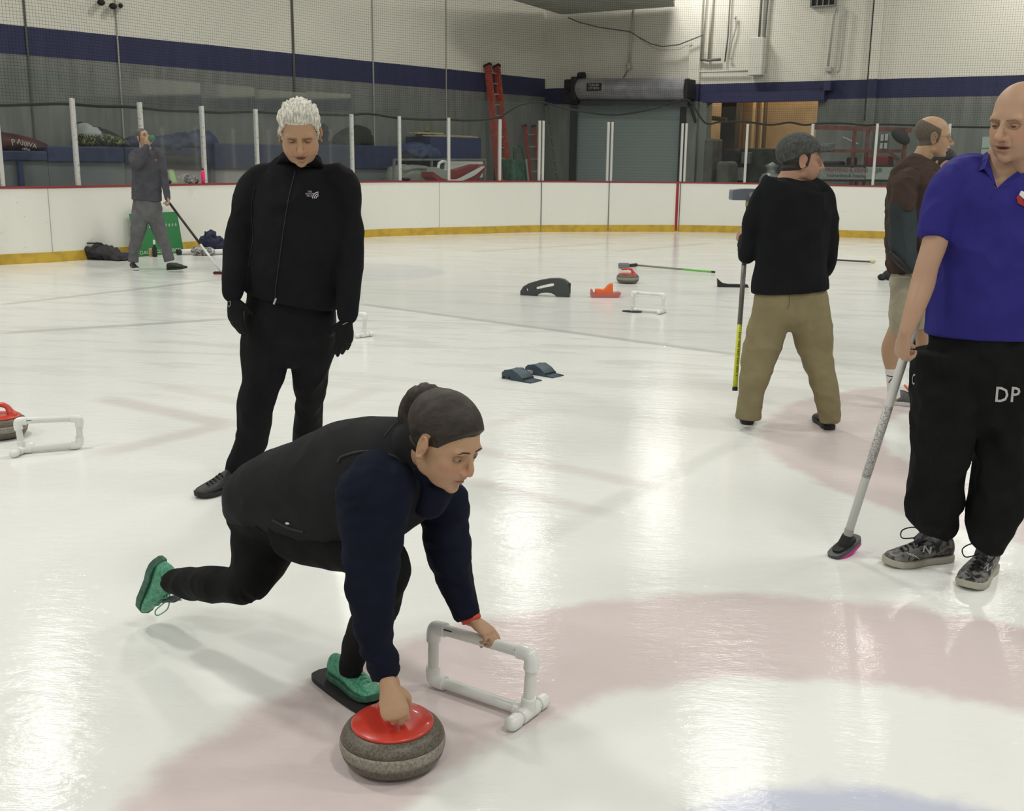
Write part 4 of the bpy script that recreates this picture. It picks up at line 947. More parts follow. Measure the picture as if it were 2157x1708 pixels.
# orange slider aid
o_ = Vector(G(1246, 627)); e = empty('toe_slider', tuple(o_), 'small orange and pinkish-red plastic slider on the far ice', 'slider')
u = Vector((1, 0.05, 0)).normalized()
profile_solid('slider_base', cr2([(0.0, 0.01), (-0.005, 0.05), (0.004, 0.085), (0.022, 0.05), (0.12, 0.042), (0.25, 0.05), (0.325, 0.058), (0.325, 0.035), (0.29, 0.006), (0.15, 0.0), (0.03, 0.0)], 3), u, Vector((0, 0, 1)), o_ + Vector((0, 0.06, 0)), 0.12, mat('salmon_plastic', (0.45, 0.13, 0.12), 0.4), e)
profile_solid('toe_cup', [(0.05, 0.045), (0.05, 0.085), (0.075, 0.092), (0.14, 0.085), (0.165, 0.10), (0.19, 0.13), (0.215, 0.15), (0.235, 0.155), (0.24, 0.06), (0.22, 0.045)], u, Vector((0, 0, 1)), o_ + Vector((0, 0.06, 0)), 0.10, mat('orange_plastic', (0.78, 0.13, 0.02), 0.4), e, label='bright orange toe cup')
# black slider discs
def disc(name, label, c, a, b, ang, th=0.008, matl=None, cat='slider', tilt=0.0):
    c = Vector(c); e = empty(name, tuple(c), label, cat); B = MB()
    B.lathe([(0.92, 0), (1.0, 0.003), (1.0, th), (0.95, th + 0.003), (0.3, th + 0.004)], n=40)
    for v in B.bm.verts: v.co.x *= a; v.co.y *= b
    Rm = Matrix.Rotation(ang, 4, 'Z') @ Matrix.Rotation(tilt, 4, 'Y'); B.bm.transform(Matrix.Translation(c) @ Rm)
    obj('sole_disc', B, matl or M_BLACK, e, smooth=True); return e
e = disc('slider_disc', 'thin black oval slider lying by the far pipe frame', G(1331, 657), 0.105, 0.05, -0.35, 0.008, None, 'slider', 0.0)
B = MB(); B.lathe([(0.018, 0.008), (0.018, 0.014), (0.004, 0.015)], Vector(G(1331, 657)), 20); obj('hub', B, M_ALU, e, label='silver centre mark')
# brooms
M_SH_G = mat('shaft_greygreen', (0.20, 0.23, 0.17), 0.35); M_GRNB = mat('shaft_green', (0.13, 0.52, 0.06), 0.4)
e = empty('curling_broom', tuple(G(1400, 569)), 'curling broom lying on the ice, grey head left, green handle end right', 'broom', None)
h = Vector(G(1333, 563)); h.z = 0.035; t_ = Vector(G(1506, 575)); t_.z = 0.014; mid = h.lerp(t_, 0.62); end = h.lerp(t_, 0.96)
for nm, a, b, mt_ in (('shaft', h, mid, M_SH_G), ('grip', mid, end, M_GRNB), ('end_cap', end, t_, M_BLACK)):
    B = MB(); B.cyl(a, b, 0.0135, 12); obj(nm, B, mt_, e, smooth=True)
c = Vector(G(1314, 566)); B = MB(); B.box(c + Vector((0, 0, 0.045)), (0.16, 0.10, 0.075), None, 0.02); obj('brush_head', B, mat('head_grey', (0.16, 0.17, 0.18), 0.6), e)
B = MB(); B.cyl(c + Vector((0.07, 0, 0.045)), h + Vector((0.05, 0, 0)), 0.026, 12); obj('socket', B, M_BLACK, e)
e = empty('curling_broom', tuple(G(1780, 550)), 'dark broom lying beyond the capped man, pale knob at its right end', 'broom', None)
a = Vector(G(1680, 546)); b = Vector(G(1834, 554)); a.z = b.z = 0.02
B = MB(); B.cyl(a, b, 0.0135, 12); obj('shaft', B, mat('shaft_dark', (0.05, 0.045, 0.04), 0.4), e)
B = MB(); B.ell(b + Vector((0.03, 0, 0.01)), (0.045, 0.04, 0.032)); obj('end_knob', B, mat('pale_yellow', (0.60, 0.58, 0.30), 0.6), e, smooth=True)
# black L-shaped rubber piece
o_ = Vector(G(1514, 605)); e = empty('rubber_gripper', tuple(o_), 'flat black L-shaped rubber piece behind the upside-down broom shaft', 'gripper')
profile_solid('sole', [(0.0, 0.0), (-0.008, 0.095), (0.012, 0.075), (0.05, 0.045), (0.12, 0.032), (0.36, 0.030), (0.37, 0.0)], Vector((1, -0.02, 0)).normalized(), Vector((0, 0, 1)), o_ + Vector((0, 0.05, 0)), 0.10, M_BLACK, e)
c = Vector(G(1862, 590)); c.z = 0.05; e = empty('rubber_shoe', (c.x, c.y, 0), 'small black rubber overshoe lying beside the brown shirted man', 'overshoe')
B = MB(); B.ell(c + Vector((0.06, 0.0, 0.02)), (0.085, 0.06, 0.07)); B.ell(c - Vector((0.03, 0, 0.01)), (0.06, 0.06, 0.045)); me = remesh(B, 0.01, 2); mobj('shoe_shell', me, M_BLACK, e)
B = MB(); B.tube([c + Vector((-0.07, -0.03, -0.04)), c + Vector((-0.085, -0.03, 0.0)), c + Vector((-0.05, -0.03, 0.03))], 0.012, 8, 'min'); obj('strap', B, M_BLACK, e)

# ---------------------------------------------------------------- against the boards
def gheap(name, label, cat, pts, matl, thick=0.5, vox=0.02, amp=0.05, sc=5, seed=0, grp=None, parent=None):
    """soft heap: ellipsoids given as (px, py_bottom, width m, height m)"""
    B = MB(); base = None
    for x, yb, w, h_ in pts:
        c = Vector(G(x, yb)); base = base or c; B.ell(c + Vector((0, 0, h_ * 0.45)), (w / 2, thick / 2, h_ * 0.55))
    me = remesh(B, vox, 2); wrinkle(me, amp, sc, ridged=True, oct_=3, seed=seed)
    co = vco(me); co[:, 2] = np.maximum(co[:, 2], 0.004); setco(me, co)
    if parent: return mobj(name, me, matl, parent)
    e = empty(name, (base.x, base.y, 0), label, cat, grp); mobj('cloth', me, matl, e); return e
e = gheap('duffel_bag', 'black soft bag slumped on the ice against the boards', 'bag', [(196, 545, 0.36, 0.24), (222, 546, 0.46, 0.20), (246, 547, 0.40, 0.09), (258, 548, 0.25, 0.05)], M_BLACK, 0.38)
a = Vector(G(185, 545)); B = MB(); B.tube([a + Vector((-0.05, -0.05, 0.15)), a + Vector((0.05, -0.12, 0.24)), a + Vector((0.25, -0.1, 0.24)), a + Vector((0.4, -0.1, 0.12))], 0.012, 8, 'min'); obj('strap', B, M_BLACK, e)
c = Vector(G(263, 544)); e = empty('shoe_box', tuple(c), 'small purple box with a white mark beside the black bag', 'box')
B = MB(); B.box(c + Vector((0, 0, 0.045)), (0.16, 0.12, 0.09), Matrix.Rotation(0.2, 3, 'Z'), 0.004); obj('box_body', B, mat('purple_box', (0.07, 0.04, 0.28), 0.5), e)
B = MB(); B.box(c + Vector((-0.01, -0.062, 0.05)), (0.07, 0.006, 0.045), Matrix.Rotation(0.2, 3, 'Z')); obj('mark', B, M_WHITE, e)
# green scoreboard
M_GREEN = mat('sign_green', (0.025, 0.19, 0.055), 0.45); M_SW = mat('sign_letter', (0.62, 0.68, 0.60), 0.5)
def green_sign(label, px0, px1, pyb, pyt, lean=0.10):
    p, n = bnear((px0 + px1) / 2); d = Vector((-n.y, n.x, 0)); d = d if d.x > 0 else -d
    P0 = p + n * 0.22
    bl = onplane(px0, pyb, P0, n); br = onplane(px1, pyb, P0, n); w_ = (br - bl).length; h_ = abs(onplane(px1, pyt, P0, n).z - onplane(px1, pyb, P0, n).z) + 0.02
    up = (Vector((0, 0, 1)) - n * 0.16).normalized(); nn_ = d.cross(up); nn_ = -nn_ if nn_.dot(n) < 0 else nn_
    c0 = V((bl + br) / 2, 0.004)
    e = empty('scoreboard', tuple(c0), label, 'scoreboard', None)
    B = MB(); B.box(c0 + up * (h_ / 2) , (w_, 0.012, h_), Matrix((d, nn_, up)).transposed()); obj('panel', B, M_GREEN, e)
    return e, c0, d, up, nn_, w_, h_
e, c0, d, up, nn_, w_, h_ = green_sign('green curling scoreboard with white digits leaning on the boards behind the drinking man', 288, 387, 538, 454)
SX = w_ / (386 - 289.0)
def stext(s_, px, hfrac, sz, align='CENTER', matl=None):
    q = c0 + d * ((px - 337.5) * SX) + up * (h_ * hfrac) + nn_ * 0.010
    me = text_mesh('t', s_, sz, basis(d, up, nn_, q), None, align=align, depth=0.001); mobj('lettering', me, matl or M_SW, e, smooth=False)
stext('SCORE', 302, 0.68, 0.055)
for k, ch in enumerate('1234567890'): stext(ch, 317 + 6.8 * k, 0.68, 0.066)
stext('CURLING CLUB DIVISION', 337.5, 0.075, 0.073)
q = c0 + d * ((302 - 337.5) * SX) + up * (h_ * 0.50) + nn_ * 0.010
B = MB(); B.box(q, (0.06, 0.006, 0.07), Matrix((d, nn_, up)).transposed()); obj('emblem', B, mat('beer_yellow', (0.75, 0.55, 0.10), 0.5), e, label='yellow emblem')
B = MB(); B.box(q + up * 0.05 + d * 0.012, (0.065, 0.006, 0.045), Matrix((d, nn_, up)).transposed()); obj('emblem', B, M_SW, e)
stext('CRAFT', 302, 0.37, 0.03); stext('BAR', 302, 0.32, 0.03)
green_sign('green scoreboard edge showing right of the white-haired man\'s sleeve', 672, 764, 503, 438)
# bottles at the sign
c = Vector(G(326.5, 541)); e = empty('bottle', tuple(c), 'tall dark bottle with a white neck standing before the green scoreboard', 'bottle')
B = MB(); B.lathe([(0.032, 0), (0.036, 0.01), (0.036, 0.13), (0.014, 0.18), (0.014, 0.19)], c, 16); obj('bottle_body', B, M_BLACK, e, smooth=True)
B = MB(); B.lathe([(0.018, 0.19), (0.018, 0.255), (0.005, 0.258)], c, 12); obj('neck', B, M_WHITE, e)
c = Vector(G(318.5, 540)); e = empty('can', tuple(c), 'tan drink can beside the dark bottle at the foot of the scoreboard', 'can')
B = MB(); B.lathe([(0.028, 0), (0.032, 0.006), (0.032, 0.118), (0.027, 0.124)], c, 16); obj('can_body', B, mat('tan_can', (0.42, 0.30, 0.13), 0.5), e, smooth=True)
# gear pile
e = gheap('backpack', 'navy backpack heaped on top of the gear pile beside the scoreboard', 'backpack', [(443, 531, 0.30, 0.34), (452, 531, 0.30, 0.28), (466, 531, 0.22, 0.16)], mat('navy_cloth', (0.012, 0.016, 0.045), 0.8), 0.34, 0.02, 0.06, 6, 3)
gheap('teal_bag', 'greyish teal plastic bag standing behind the navy backpack', 'bag', [(416, 524, 0.20, 0.30), (420, 524, 0.18, 0.24)], mat('teal_bag', (0.08, 0.16, 0.15), 0.4, var=0.3, vscale=20), 0.2, 0.02, 0.05, 6, 4)
for k, (a, b, r_, lab) in enumerate((((380, 537), (412, 535), 0.042, 'white roll with a black end lying left of the silver bundle'), ((446, 537), (474, 535), 0.040, 'white roll with a dark end lying in front of the navy backpack'))):
    a = Vector(G(*a)); b = Vector(G(*b)); a.z = b.z = r_ + 0.004
    e = empty('rolled_tube', (a.x, a.y, 0), lab, 'tube', 'rolled white tubes')
    B = MB(); B.cyl(a, b, r_, 16); obj('tube_body', B, M_WHITE, e, smooth=True)
    B = MB(); B.cyl(a - (b - a).normalized() * 0.05, a + (b - a).normalized() * 0.005, r_ * 1.05, 16); obj('end_plug', B, M_BLACK, e)
gheap('foil_bundle', 'crumpled silver wrapped bundle lying between the white rolls', 'bundle', [(420, 538, 0.22, 0.13), (436, 538, 0.2, 0.12)], mat('silver_wrap', (0.30, 0.29, 0.28), 0.25, var=0.7, vscale=25), 0.16, 0.012, 0.06, 12, 7)
# ================================================================ FIGURE KIT
from mathutils.bvhtree import BVHTree
REC = []
def inner(k=0.70, vox=0.012):
    """the person's own body under the clothes, following the same limbs"""
    B = MB(); L_ = list(REC)
    for pts, ref in L_: limb(B, [(q[0], q[1], q[2]) + tuple(max(3.5, r * k) for r in q[3:]) for q in pts], ref, 16, 5, False)
    del REC[:]
    return remesh(B, vox, 2)
def limb(B, pts, ref=(1, 0, 0), n=20, sub=6, round_=True):
    """pts: (px, py, Y, r_px[, r2_px]) -> smooth tapered tube; r along ref, r2 across"""
    P = []
    REC.append((pts, ref))
    for q in pts:
        p = WP(q[0], q[1], q[2]); k = 1 / ppm(p); P.append((p.x, p.y, p.z, q[3] * k, (q[4] if len(q) > 4 else q[3]) * k))
    C_ = catmull(P, sub)
    B.tube([Vector(c[:3]) for c in C_], [(max(c[3], 1e-3), max(c[4], 1e-3)) for c in C_], n, ref, round_=round_)
    return B
def blob(B, px, py, Y, rx, ry=None, rz=None, M=None):
    p = WP(px, py, Y); k = 1 / ppm(p); ry = ry or rx; rz = rz or rx
    B.ell(p, (rx * k, ry * k, rz * k), M); return B
def cloth(name, B, matl, parent, vox=0.008, smooth=4, wr=0.0, ws=6.0, st=(1, 1, 1), seed=0, mask=None, ridged=True, **k):
    me = remesh(B, vox, smooth)
    if wr: wrinkle(me, wr, ws, st, 3, ridged, mask, seed)
    o = mobj(name, me, matl, parent); return tag(o, **k)
def bvh(o):
    me = o.data; M = wmat(o); vs = [M @ v.co for v in me.vertices]
    return BVHTree.FromPolygons(vs, [p.vertices[:] for p in me.polygons])
def hitpx(tree, px, py):
    d = ray(px, py).normalized(); r = tree.ray_cast(CAM, d); return r[0], r[1]
def decal(name, me, tree, off, matl, parent, **k):
    for v in me.vertices:
        loc, nor, i, d = tree.find_nearest(v.co)
        v.co = loc + nor * off
    o = mobj(name, me, matl, parent, smooth=False); return tag(o, **k)
def facing_basis(p, roll=0.0):
    """axes of a mark seen square on from roughly the viewer's side at p (x right, y up)"""
    z = (CAM - p).normalized(); x = Vector((0, 0, 1)).cross(z).normalized(); y = z.cross(x)
    x2 = x * math.cos(roll) + y * math.sin(roll); return x2, z.cross(x2), z
def drape(name, me, tree, off, matl, parent, **k):
    for v in me.vertices:
        d = (v.co - CAM).normalized(); loc, nor, i, ds = tree.ray_cast(CAM, d)
        if loc is not None: v.co = loc - d * off
    o = mobj(name, me, matl, parent, smooth=False); return tag(o, **k)
def px_text(name, s, px, py, hpx, tree, matl, parent, off=0.002, roll=0.0, wscale=1.0, bold=0.0, **k):
    p, n = hitpx(tree, px, py)
    if p is None: p = WP(px, py, 4)
    x, y, z = facing_basis(p, roll); me = text_mesh('t', s, hpx * 1.38 / ppm(p), basis(x * wscale, y, z, p), None, depth=0.0, bold=bold)
    bm = bmesh.new(); bm.from_mesh(me); bmesh.ops.subdivide_edges(bm, edges=[e for e in bm.edges if e.calc_length() > 0.01], cuts=2); bm.to_mesh(me); bm.free()
    return drape(name, me, tree, off, matl, parent, **k)

# ---------------------------------------------------------------- head
def sst(x, a, b): t = np.clip((x - a) / (b - a), 0, 1); return t * t * (3 - 2 * t)
def head_local(vox=0.0028, woman=False, nose=1.0, jaw=1.0, brow=1.0, neckdir=(0, -0.35, -1), neckr=0.056, necklen=0.16, mouth_open=0.0, ear=1.0, deep=1.0):
    B = MB()
    B.ell((0, -0.018, 0.038), (0.076, 0.098, 0.082), None, 32, 24)
    B.ell((0, 0.012, 0.01), (0.071, 0.078, 0.085), None, 28, 20)
    B.ell((0, 0.026, -0.040), (0.060 * jaw, 0.066, 0.068), None, 28, 20)
    B.ell((0, 0.034, -0.078), (0.047 * jaw, 0.046, 0.034), None)
    B.ell((0, 0.068, -0.096), (0.022, 0.018, 0.018), None)
    for s in (-1, 1):
        B.ell((s * 0.036, 0.046, -0.022), (0.028, 0.030, 0.030), None)      # cheek
        B.ell((s * 0.028, 0.074, 0.021), (0.028, 0.013, 0.011 * brow), None)  # brow ridge
        B.ell((s * 0.040 * jaw, 0.00, -0.066), (0.018, 0.036, 0.026), None)  # jaw angle
    nd = Vector(neckdir).normalized()
    B.tube([Vector((0, -0.02, -0.03)), Vector((0, -0.02, -0.05)) + nd * 0.06, Vector((0, -0.02, -0.05)) + nd * necklen], [neckr, neckr, neckr * 1.08], 24, (1, 0, 0), round_=True)
    base = remesh(B, max(vox, 0.004), 22, 0.5)
    B = MB(); B.bm.from_mesh(base); bpy.data.meshes.remove(base)
    nb = [(0, 0.085, 0.012, 0.008), (0, 0.094, -0.005, 0.0085), (0, 0.102 + 0.004 * (nose - 1), -0.021, 0.0105), (0, 0.1055 * nose, -0.031, 0.0125)]
    B.tube([Vector(q[:3]) for q in nb], [q[3] * (0.9 if woman else 1.0) for q in nb], 14, (1, 0, 0), round_=True)
    for s in (-1, 1): B.ell((s * 0.0125, 0.092, -0.036), (0.0085, 0.011, 0.0075), None, 14, 10)
    B.ell((0, 0.083, -0.0575), (0.024, 0.010, 0.0065), None, 18, 12)
    B.ell((0, 0.081, -0.0700 - mouth_open), (0.020, 0.0105, 0.0070), None, 18, 12)
    B.ell((0, 0.078, -0.050), (0.020, 0.012, 0.012), None, 18, 12)
    # ears
    for s in (-1, 1):
        Mr = Matrix.Rotation(s * -0.35, 3, 'Z') @ Matrix.Rotation(-0.15, 3, 'X')
        pts = [Vector((0, 0.012, -0.020)), Vector((0, -0.002, -0.032)), Vector((0, -0.016, -0.012)), Vector((0, -0.020, 0.012)), Vector((0, -0.006, 0.028)), Vector((0, 0.010, 0.020)), Vector((0, 0.012, 0.004))]
        c = Vector((s * 0.080, -0.006, -0.008)); P = [Vector(q[:3]) for q in catmull([tuple(c + Mr @ (p * ear)) for p in pts], 4)]
        B.tube(P, 0.0048, 8, (1, 0, 0), round_=True)
        B.ell(c + Vector((-s * 0.004, 0, 0)), (0.006, 0.016, 0.024), Mr, 14, 10)
    me = remesh(B, vox, 4, 0.5)
    co = vco(me); x, y, z = co[:, 0], co[:, 1], co[:, 2]; ax = np.abs(x)
    front = sst(y, 0.02, 0.05)
    g = lambda cx, cz, sx, sz: np.exp(-(((ax - cx) / sx) ** 2 + ((z - cz) / sz) ** 2)) * front
    d = -0.0115 * deep ** 0.5 * g(0.031, 0.002, 0.015, 0.010)            # eye sockets
    d += -0.005 * deep * g(0.015, 0.004, 0.007, 0.010)
    d += -0.0030 * g(0.0, -0.0635 - mouth_open / 2, 0.022, 0.0022 + mouth_open * 0.7) * (1 + 3 * (mouth_open > 0))
    d += -0.0020 * deep * 1.3 * g(0.027, -0.045, 0.004, 0.016)           # nasolabial
    d += -0.0024 * deep * g(0.0, -0.082, 0.016, 0.006)
    d += -0.006 * np.exp(-(((ax - 0.0055) / 0.003) ** 2 + ((z + 0.044) / 0.003) ** 2)) * sst(y, 0.08, 0.09)  # nostrils
    co[:, 1] += d
    setco(me, co)
    return me
def head_paint(me, skin, lip, cheek=0.12, stubble=0.0, nose_red=0.0, brow_col=None, hairshade=None, brow_drop=0.0):
    co = vco(me); x, y, z = co[:, 0], co[:, 1], co[:, 2]; ax = np.abs(x); n = len(co)
    c = np.tile(np.array(skin), (n, 1))
    front = sst(y, 0.03, 0.06)
    def mixc(w, col_): 
        nonlocal c; w = np.clip(w, 0, 1)[:, None]; c = c * (1 - w) + np.array(col_) * w
    red = np.array(skin) * np.array([1.08, 0.72, 0.66])
    mixc(cheek * 4 * np.exp(-(((ax - 0.042) / 0.02) ** 2 + ((z + 0.03) / 0.022) ** 2)) * front, red)
    mixc(0.25 + 0 * x, np.array(skin))
    mixc((0.25 + nose_red) * np.exp(-((ax / 0.016) ** 2 + ((z + 0.033) / 0.013) ** 2)) * sst(y, 0.075, 0.095), red)
    mixc(0.35 * sst(ax, 0.078, 0.086), red)
    lipm = np.exp(-((ax / 0.023) ** 4)) * np.exp(-(((z + 0.064) / 0.0095) ** 4)) * sst(y, 0.06, 0.075)
    mixc(lipm * 0.85, lip)
    mixc(np.exp(-((ax / 0.021) ** 4)) * np.exp(-(((z + 0.0635) / 0.0016) ** 2)) * sst(y, 0.06, 0.075), np.array(lip) * 0.25)
    if stubble:
        st = sst(-z, 0.035, 0.06) * sst(y, -0.01, 0.02) * (1 - lipm)
        mixc(st * stubble, np.array(skin) * np.array([0.55, 0.56, 0.6]))
    if hairshade is not None:
        fn, col_, k = hairshade; m_ = np.clip(fn(x, y, z) / 0.012, 0, 1); mixc(m_ * k, col_)
    # browner, darker tint around the eyes
    mixc(0.30 * np.exp(-(((ax - 0.031) / 0.017) ** 2 + ((z - 0.002) / 0.010) ** 2)) * front, np.array(skin) * np.array([0.62, 0.50, 0.46]))
    setcol(me, c)
def skin_mat(name='skin'):
    if (name,) in _mc: return _mc[(name,)]
    t = NT(name); a = t.n('ShaderNodeVertexColor'); a.layer_name = 'Col'
    P = t.pos(True); t.L(t.mix(t.math('MULTIPLY', t.noise(P, 60, 3), 0.12), a.outputs[0], (0.2, 0.08, 0.05)), t.b.inputs['Base Color'])
    t.set(Roughness=0.52); t.b.inputs['Specular IOR Level'].default_value = 0.4
    t.b.inputs['Subsurface Weight'].default_value = 0.06; t.b.inputs['Subsurface Scale'].default_value = 0.01; t.b.inputs['Subsurface Radius'].default_value = (1, 0.4, 0.2)
    t.bump(t.noise(P, 350, 2), 0.08, 0.0008)
    _mc[(name,)] = t.m; return t.m
def shell(me, maskfn, thick, noise_amp=0.0, nscale=60, feather=0.012, stretch=(1, 1, 1), inset=0.0006, seed=0):
    bm = bmesh.new(); bm.from_mesh(me); bm.verts.ensure_lookup_table(); bm.normal_update()
    co = np.array([v.co[:] for v in bm.verts]); mk = maskfn(co[:, 0], co[:, 1], co[:, 2])
    mk = np.where(np.abs(co[:, 0]) > 0.030, np.minimum(mk, np.maximum((np.sqrt(((co[:, 1] + 0.006) / 0.027) ** 2 + ((co[:, 2] + 0.006) / 0.037) ** 2) - 1) * 0.02, (0.0725 - np.abs(co[:, 0])))), mk)
    nor = [v.normal.copy() for v in bm.verts]
    for i, v in enumerate(bm.verts):
        m_ = mk[i]
        if m_ <= -0.003: continue
        k = min(1, max(0, m_ / feather)); k = k * k * (3 - 2 * k); h = thick * k + (inset if m_ >= 0 else inset + m_ * 0.9)
        if noise_amp:
            q = Vector((v.co.x * stretch[0], v.co.y * stretch[1], v.co.z * stretch[2])) * nscale + Vector((seed,) * 3)
            h += noise_amp * k * noise.noise(q)
        v.co += nor[i] * h
    dl = [v for i, v in enumerate(bm.verts) if mk[i] <= -0.003]
    bmesh.ops.delete(bm, geom=dl, context='VERTS')
    r = bpy.data.meshes.new('shell'); bm.to_mesh(r); bm.free(); return r
def brow_mask(lift=0.0, w=0.0042, x0=0.010, x1=0.047, slope=0.15):
    def f(x, y, z):
        ax = np.abs(x); zc = 0.0225 + lift + slope * (ax - 0.02) * np.where(ax < 0.036, 1, 1) - 5 * np.maximum(ax - 0.036, 0) ** 1.5
        m_ = w * (1 - ((ax - 0.0285) / 0.0185) ** 2) - np.abs(z - zc)
        return np.where((y > 0.035) & (ax > x0) & (ax < x1), m_, -1)
    return f
def iris_mat(col_):
    t = NT('eye'); P = t.pos(True); X, Y, Z = t.sep(P)
    r = t.math('SQRT', t.math('ADD', t.math('POWER', X, 2.0), t.math('POWER', Z, 2.0)))
    fr_ = t.math('GREATER_THAN', Y, 0.0)
    c = t.mix(t.math('MULTIPLY', t.ramp(r, 0.0062, 0.0070, 1.0, 0.0), fr_), (0.36, 0.33, 0.30), col_)
    c = t.mix(t.math('MULTIPLY', t.ramp(r, 0.0021, 0.0026, 1.0, 0.0), fr_), c, (0.004, 0.004, 0.004))
    t.col(c); t.set(Roughness=0.12); return t.m
def make_head(root, body_parts, px, py, Y, fwd, up, sc=1.0, skin=(0.40, 0.24, 0.15), lip=(0.32, 0.11, 0.09), opts={}, paint={}, brow=(0.05, 0.035, 0.025), browk={}, eye=(0.06, 0.05, 0.03), look=(0, 0), lid=0.5, hair=None, vox=0.0028):
    """adds the head to the body meshes; eyes, lids, brows and hair become children"""
    del REC[:]
    fwd = Vector(fwd).normalized(); up = Vector(up); up = (up - fwd * up.dot(fwd)).normalized(); rt = fwd.cross(up)
    o = WP(px, py, Y); M = basis(rt, fwd, up, o) @ Matrix.Scale(sc, 4)
    me = head_local(vox, **opts)
    if vox < 0.006: head_paint(me, skin, lip, **paint)
    else: head_paint(me, skin, lip, **paint)
    kids = []
    bk = dict(lift=0.0, w=0.004, slope=0.12); bk.update(browk); tr_ = BVHTree.FromPolygons([v.co.copy() for v in me.vertices], [p.vertices[:] for p in me.polygons]); B = MB()
    for s in (-1, 1):
        P = []; Rr = []
        for q in np.linspace(0, 1, 12):
            ax_ = 0.011 + 0.037 * q; z_ = 0.0215 + bk['lift'] + bk['slope'] * (ax_ - 0.02) - 7 * max(ax_ - 0.034, 0) ** 1.6
            r_ = tr_.ray_cast(Vector((s * ax_, 0.3, z_)), Vector((0, -1, 0)))
            if r_[0] is None: continue
            P.append(r_[0] + r_[1] * 0.0003); Rr.append((bk['w'] * (0.25 + 0.95 * math.sin(PI * min(1, q * 0.75 + 0.22)) ** 0.8) * 0.75, 0.0012))
        B.tube(P, Rr, 10, (0, 0, 1))
    bs = temp_mesh(B); kids.append(('eyebrows', bs, mat('brow_%.3f' % brow[0], brow, 0.8)))
    for nm, fn, th, na, ns, fe, stt, mt_, kw in (hair or []):
        kids.append((nm, shell(me, fn, th, na, ns, fe, stt), mt_))
    lidm = []
    for s in (-1, 1):
        c = Vector((s * 0.0310, 0.0695, 0.0015))
        bm = bmesh.new(); bmesh.ops.create_uvsphere(bm, u_segments=24, v_segments=16, radius=0.0118); e_ = bpy.data.meshes.new('eye'); bm.to_mesh(e_); bm.free()
        eo = mobj('eye', e_, iris_mat(eye), None); R_ = Matrix.Rotation(look[0], 4, 'Z') @ Matrix.Rotation(look[1], 4, 'X')
        eo.parent = root; eo.matrix_parent_inverse = wmat(root).inverted(); eo.matrix_basis = M @ Matrix.Translation(c) @ R_
        # lids: part spheres, upper closed by lid, lower a rim
        for top in (1, -1):
            bm = bmesh.new(); bmesh.ops.create_uvsphere(bm, u_segments=32, v_segments=24, radius=0.0132)
            thr = (0.0062 - lid * 0.0095) if top == 1 else -0.0042
            dl = []
            for v in bm.verts:
                edge = thr - 0.30 * (v.co.x / 0.0132) ** 2 * 0.012 * (1 if top == 1 else -0.6)
                if (top == 1 and v.co.z < edge) or (top == -1 and v.co.z > edge) or v.co.y < -0.002: dl.append(v)
            bmesh.ops.delete(bm, geom=dl, context='VERTS')
            bmesh.ops.solidify(bm, geom=bm.faces[:], thickness=0.0006)
            bmesh.ops.translate(bm, vec=c, verts=bm.verts[:]); l_ = bpy.data.meshes.new('lid'); bm.to_mesh(l_); bm.free()
            setcol(l_, np.tile(np.array(skin) * np.array([0.80, 0.70, 0.66]), (len(l_.vertices), 1))); lidm.append(l_)
    me.transform(M); body_parts.append(me)
    for l_ in lidm: l_.transform(M); body_parts.append(l_)
    for nm, k_, mt_ in kids: k_.transform(M); mobj(nm, k_, mt_, root)
    return M, bs
def finish_body(root, parts, skin):
    for p in parts:
        if 'Col' not in p.color_attributes: setcol(p, np.tile(np.array(skin), (len(p.vertices), 1)))
    me = join(parts); return mobj('body', me, skin_mat(), root)

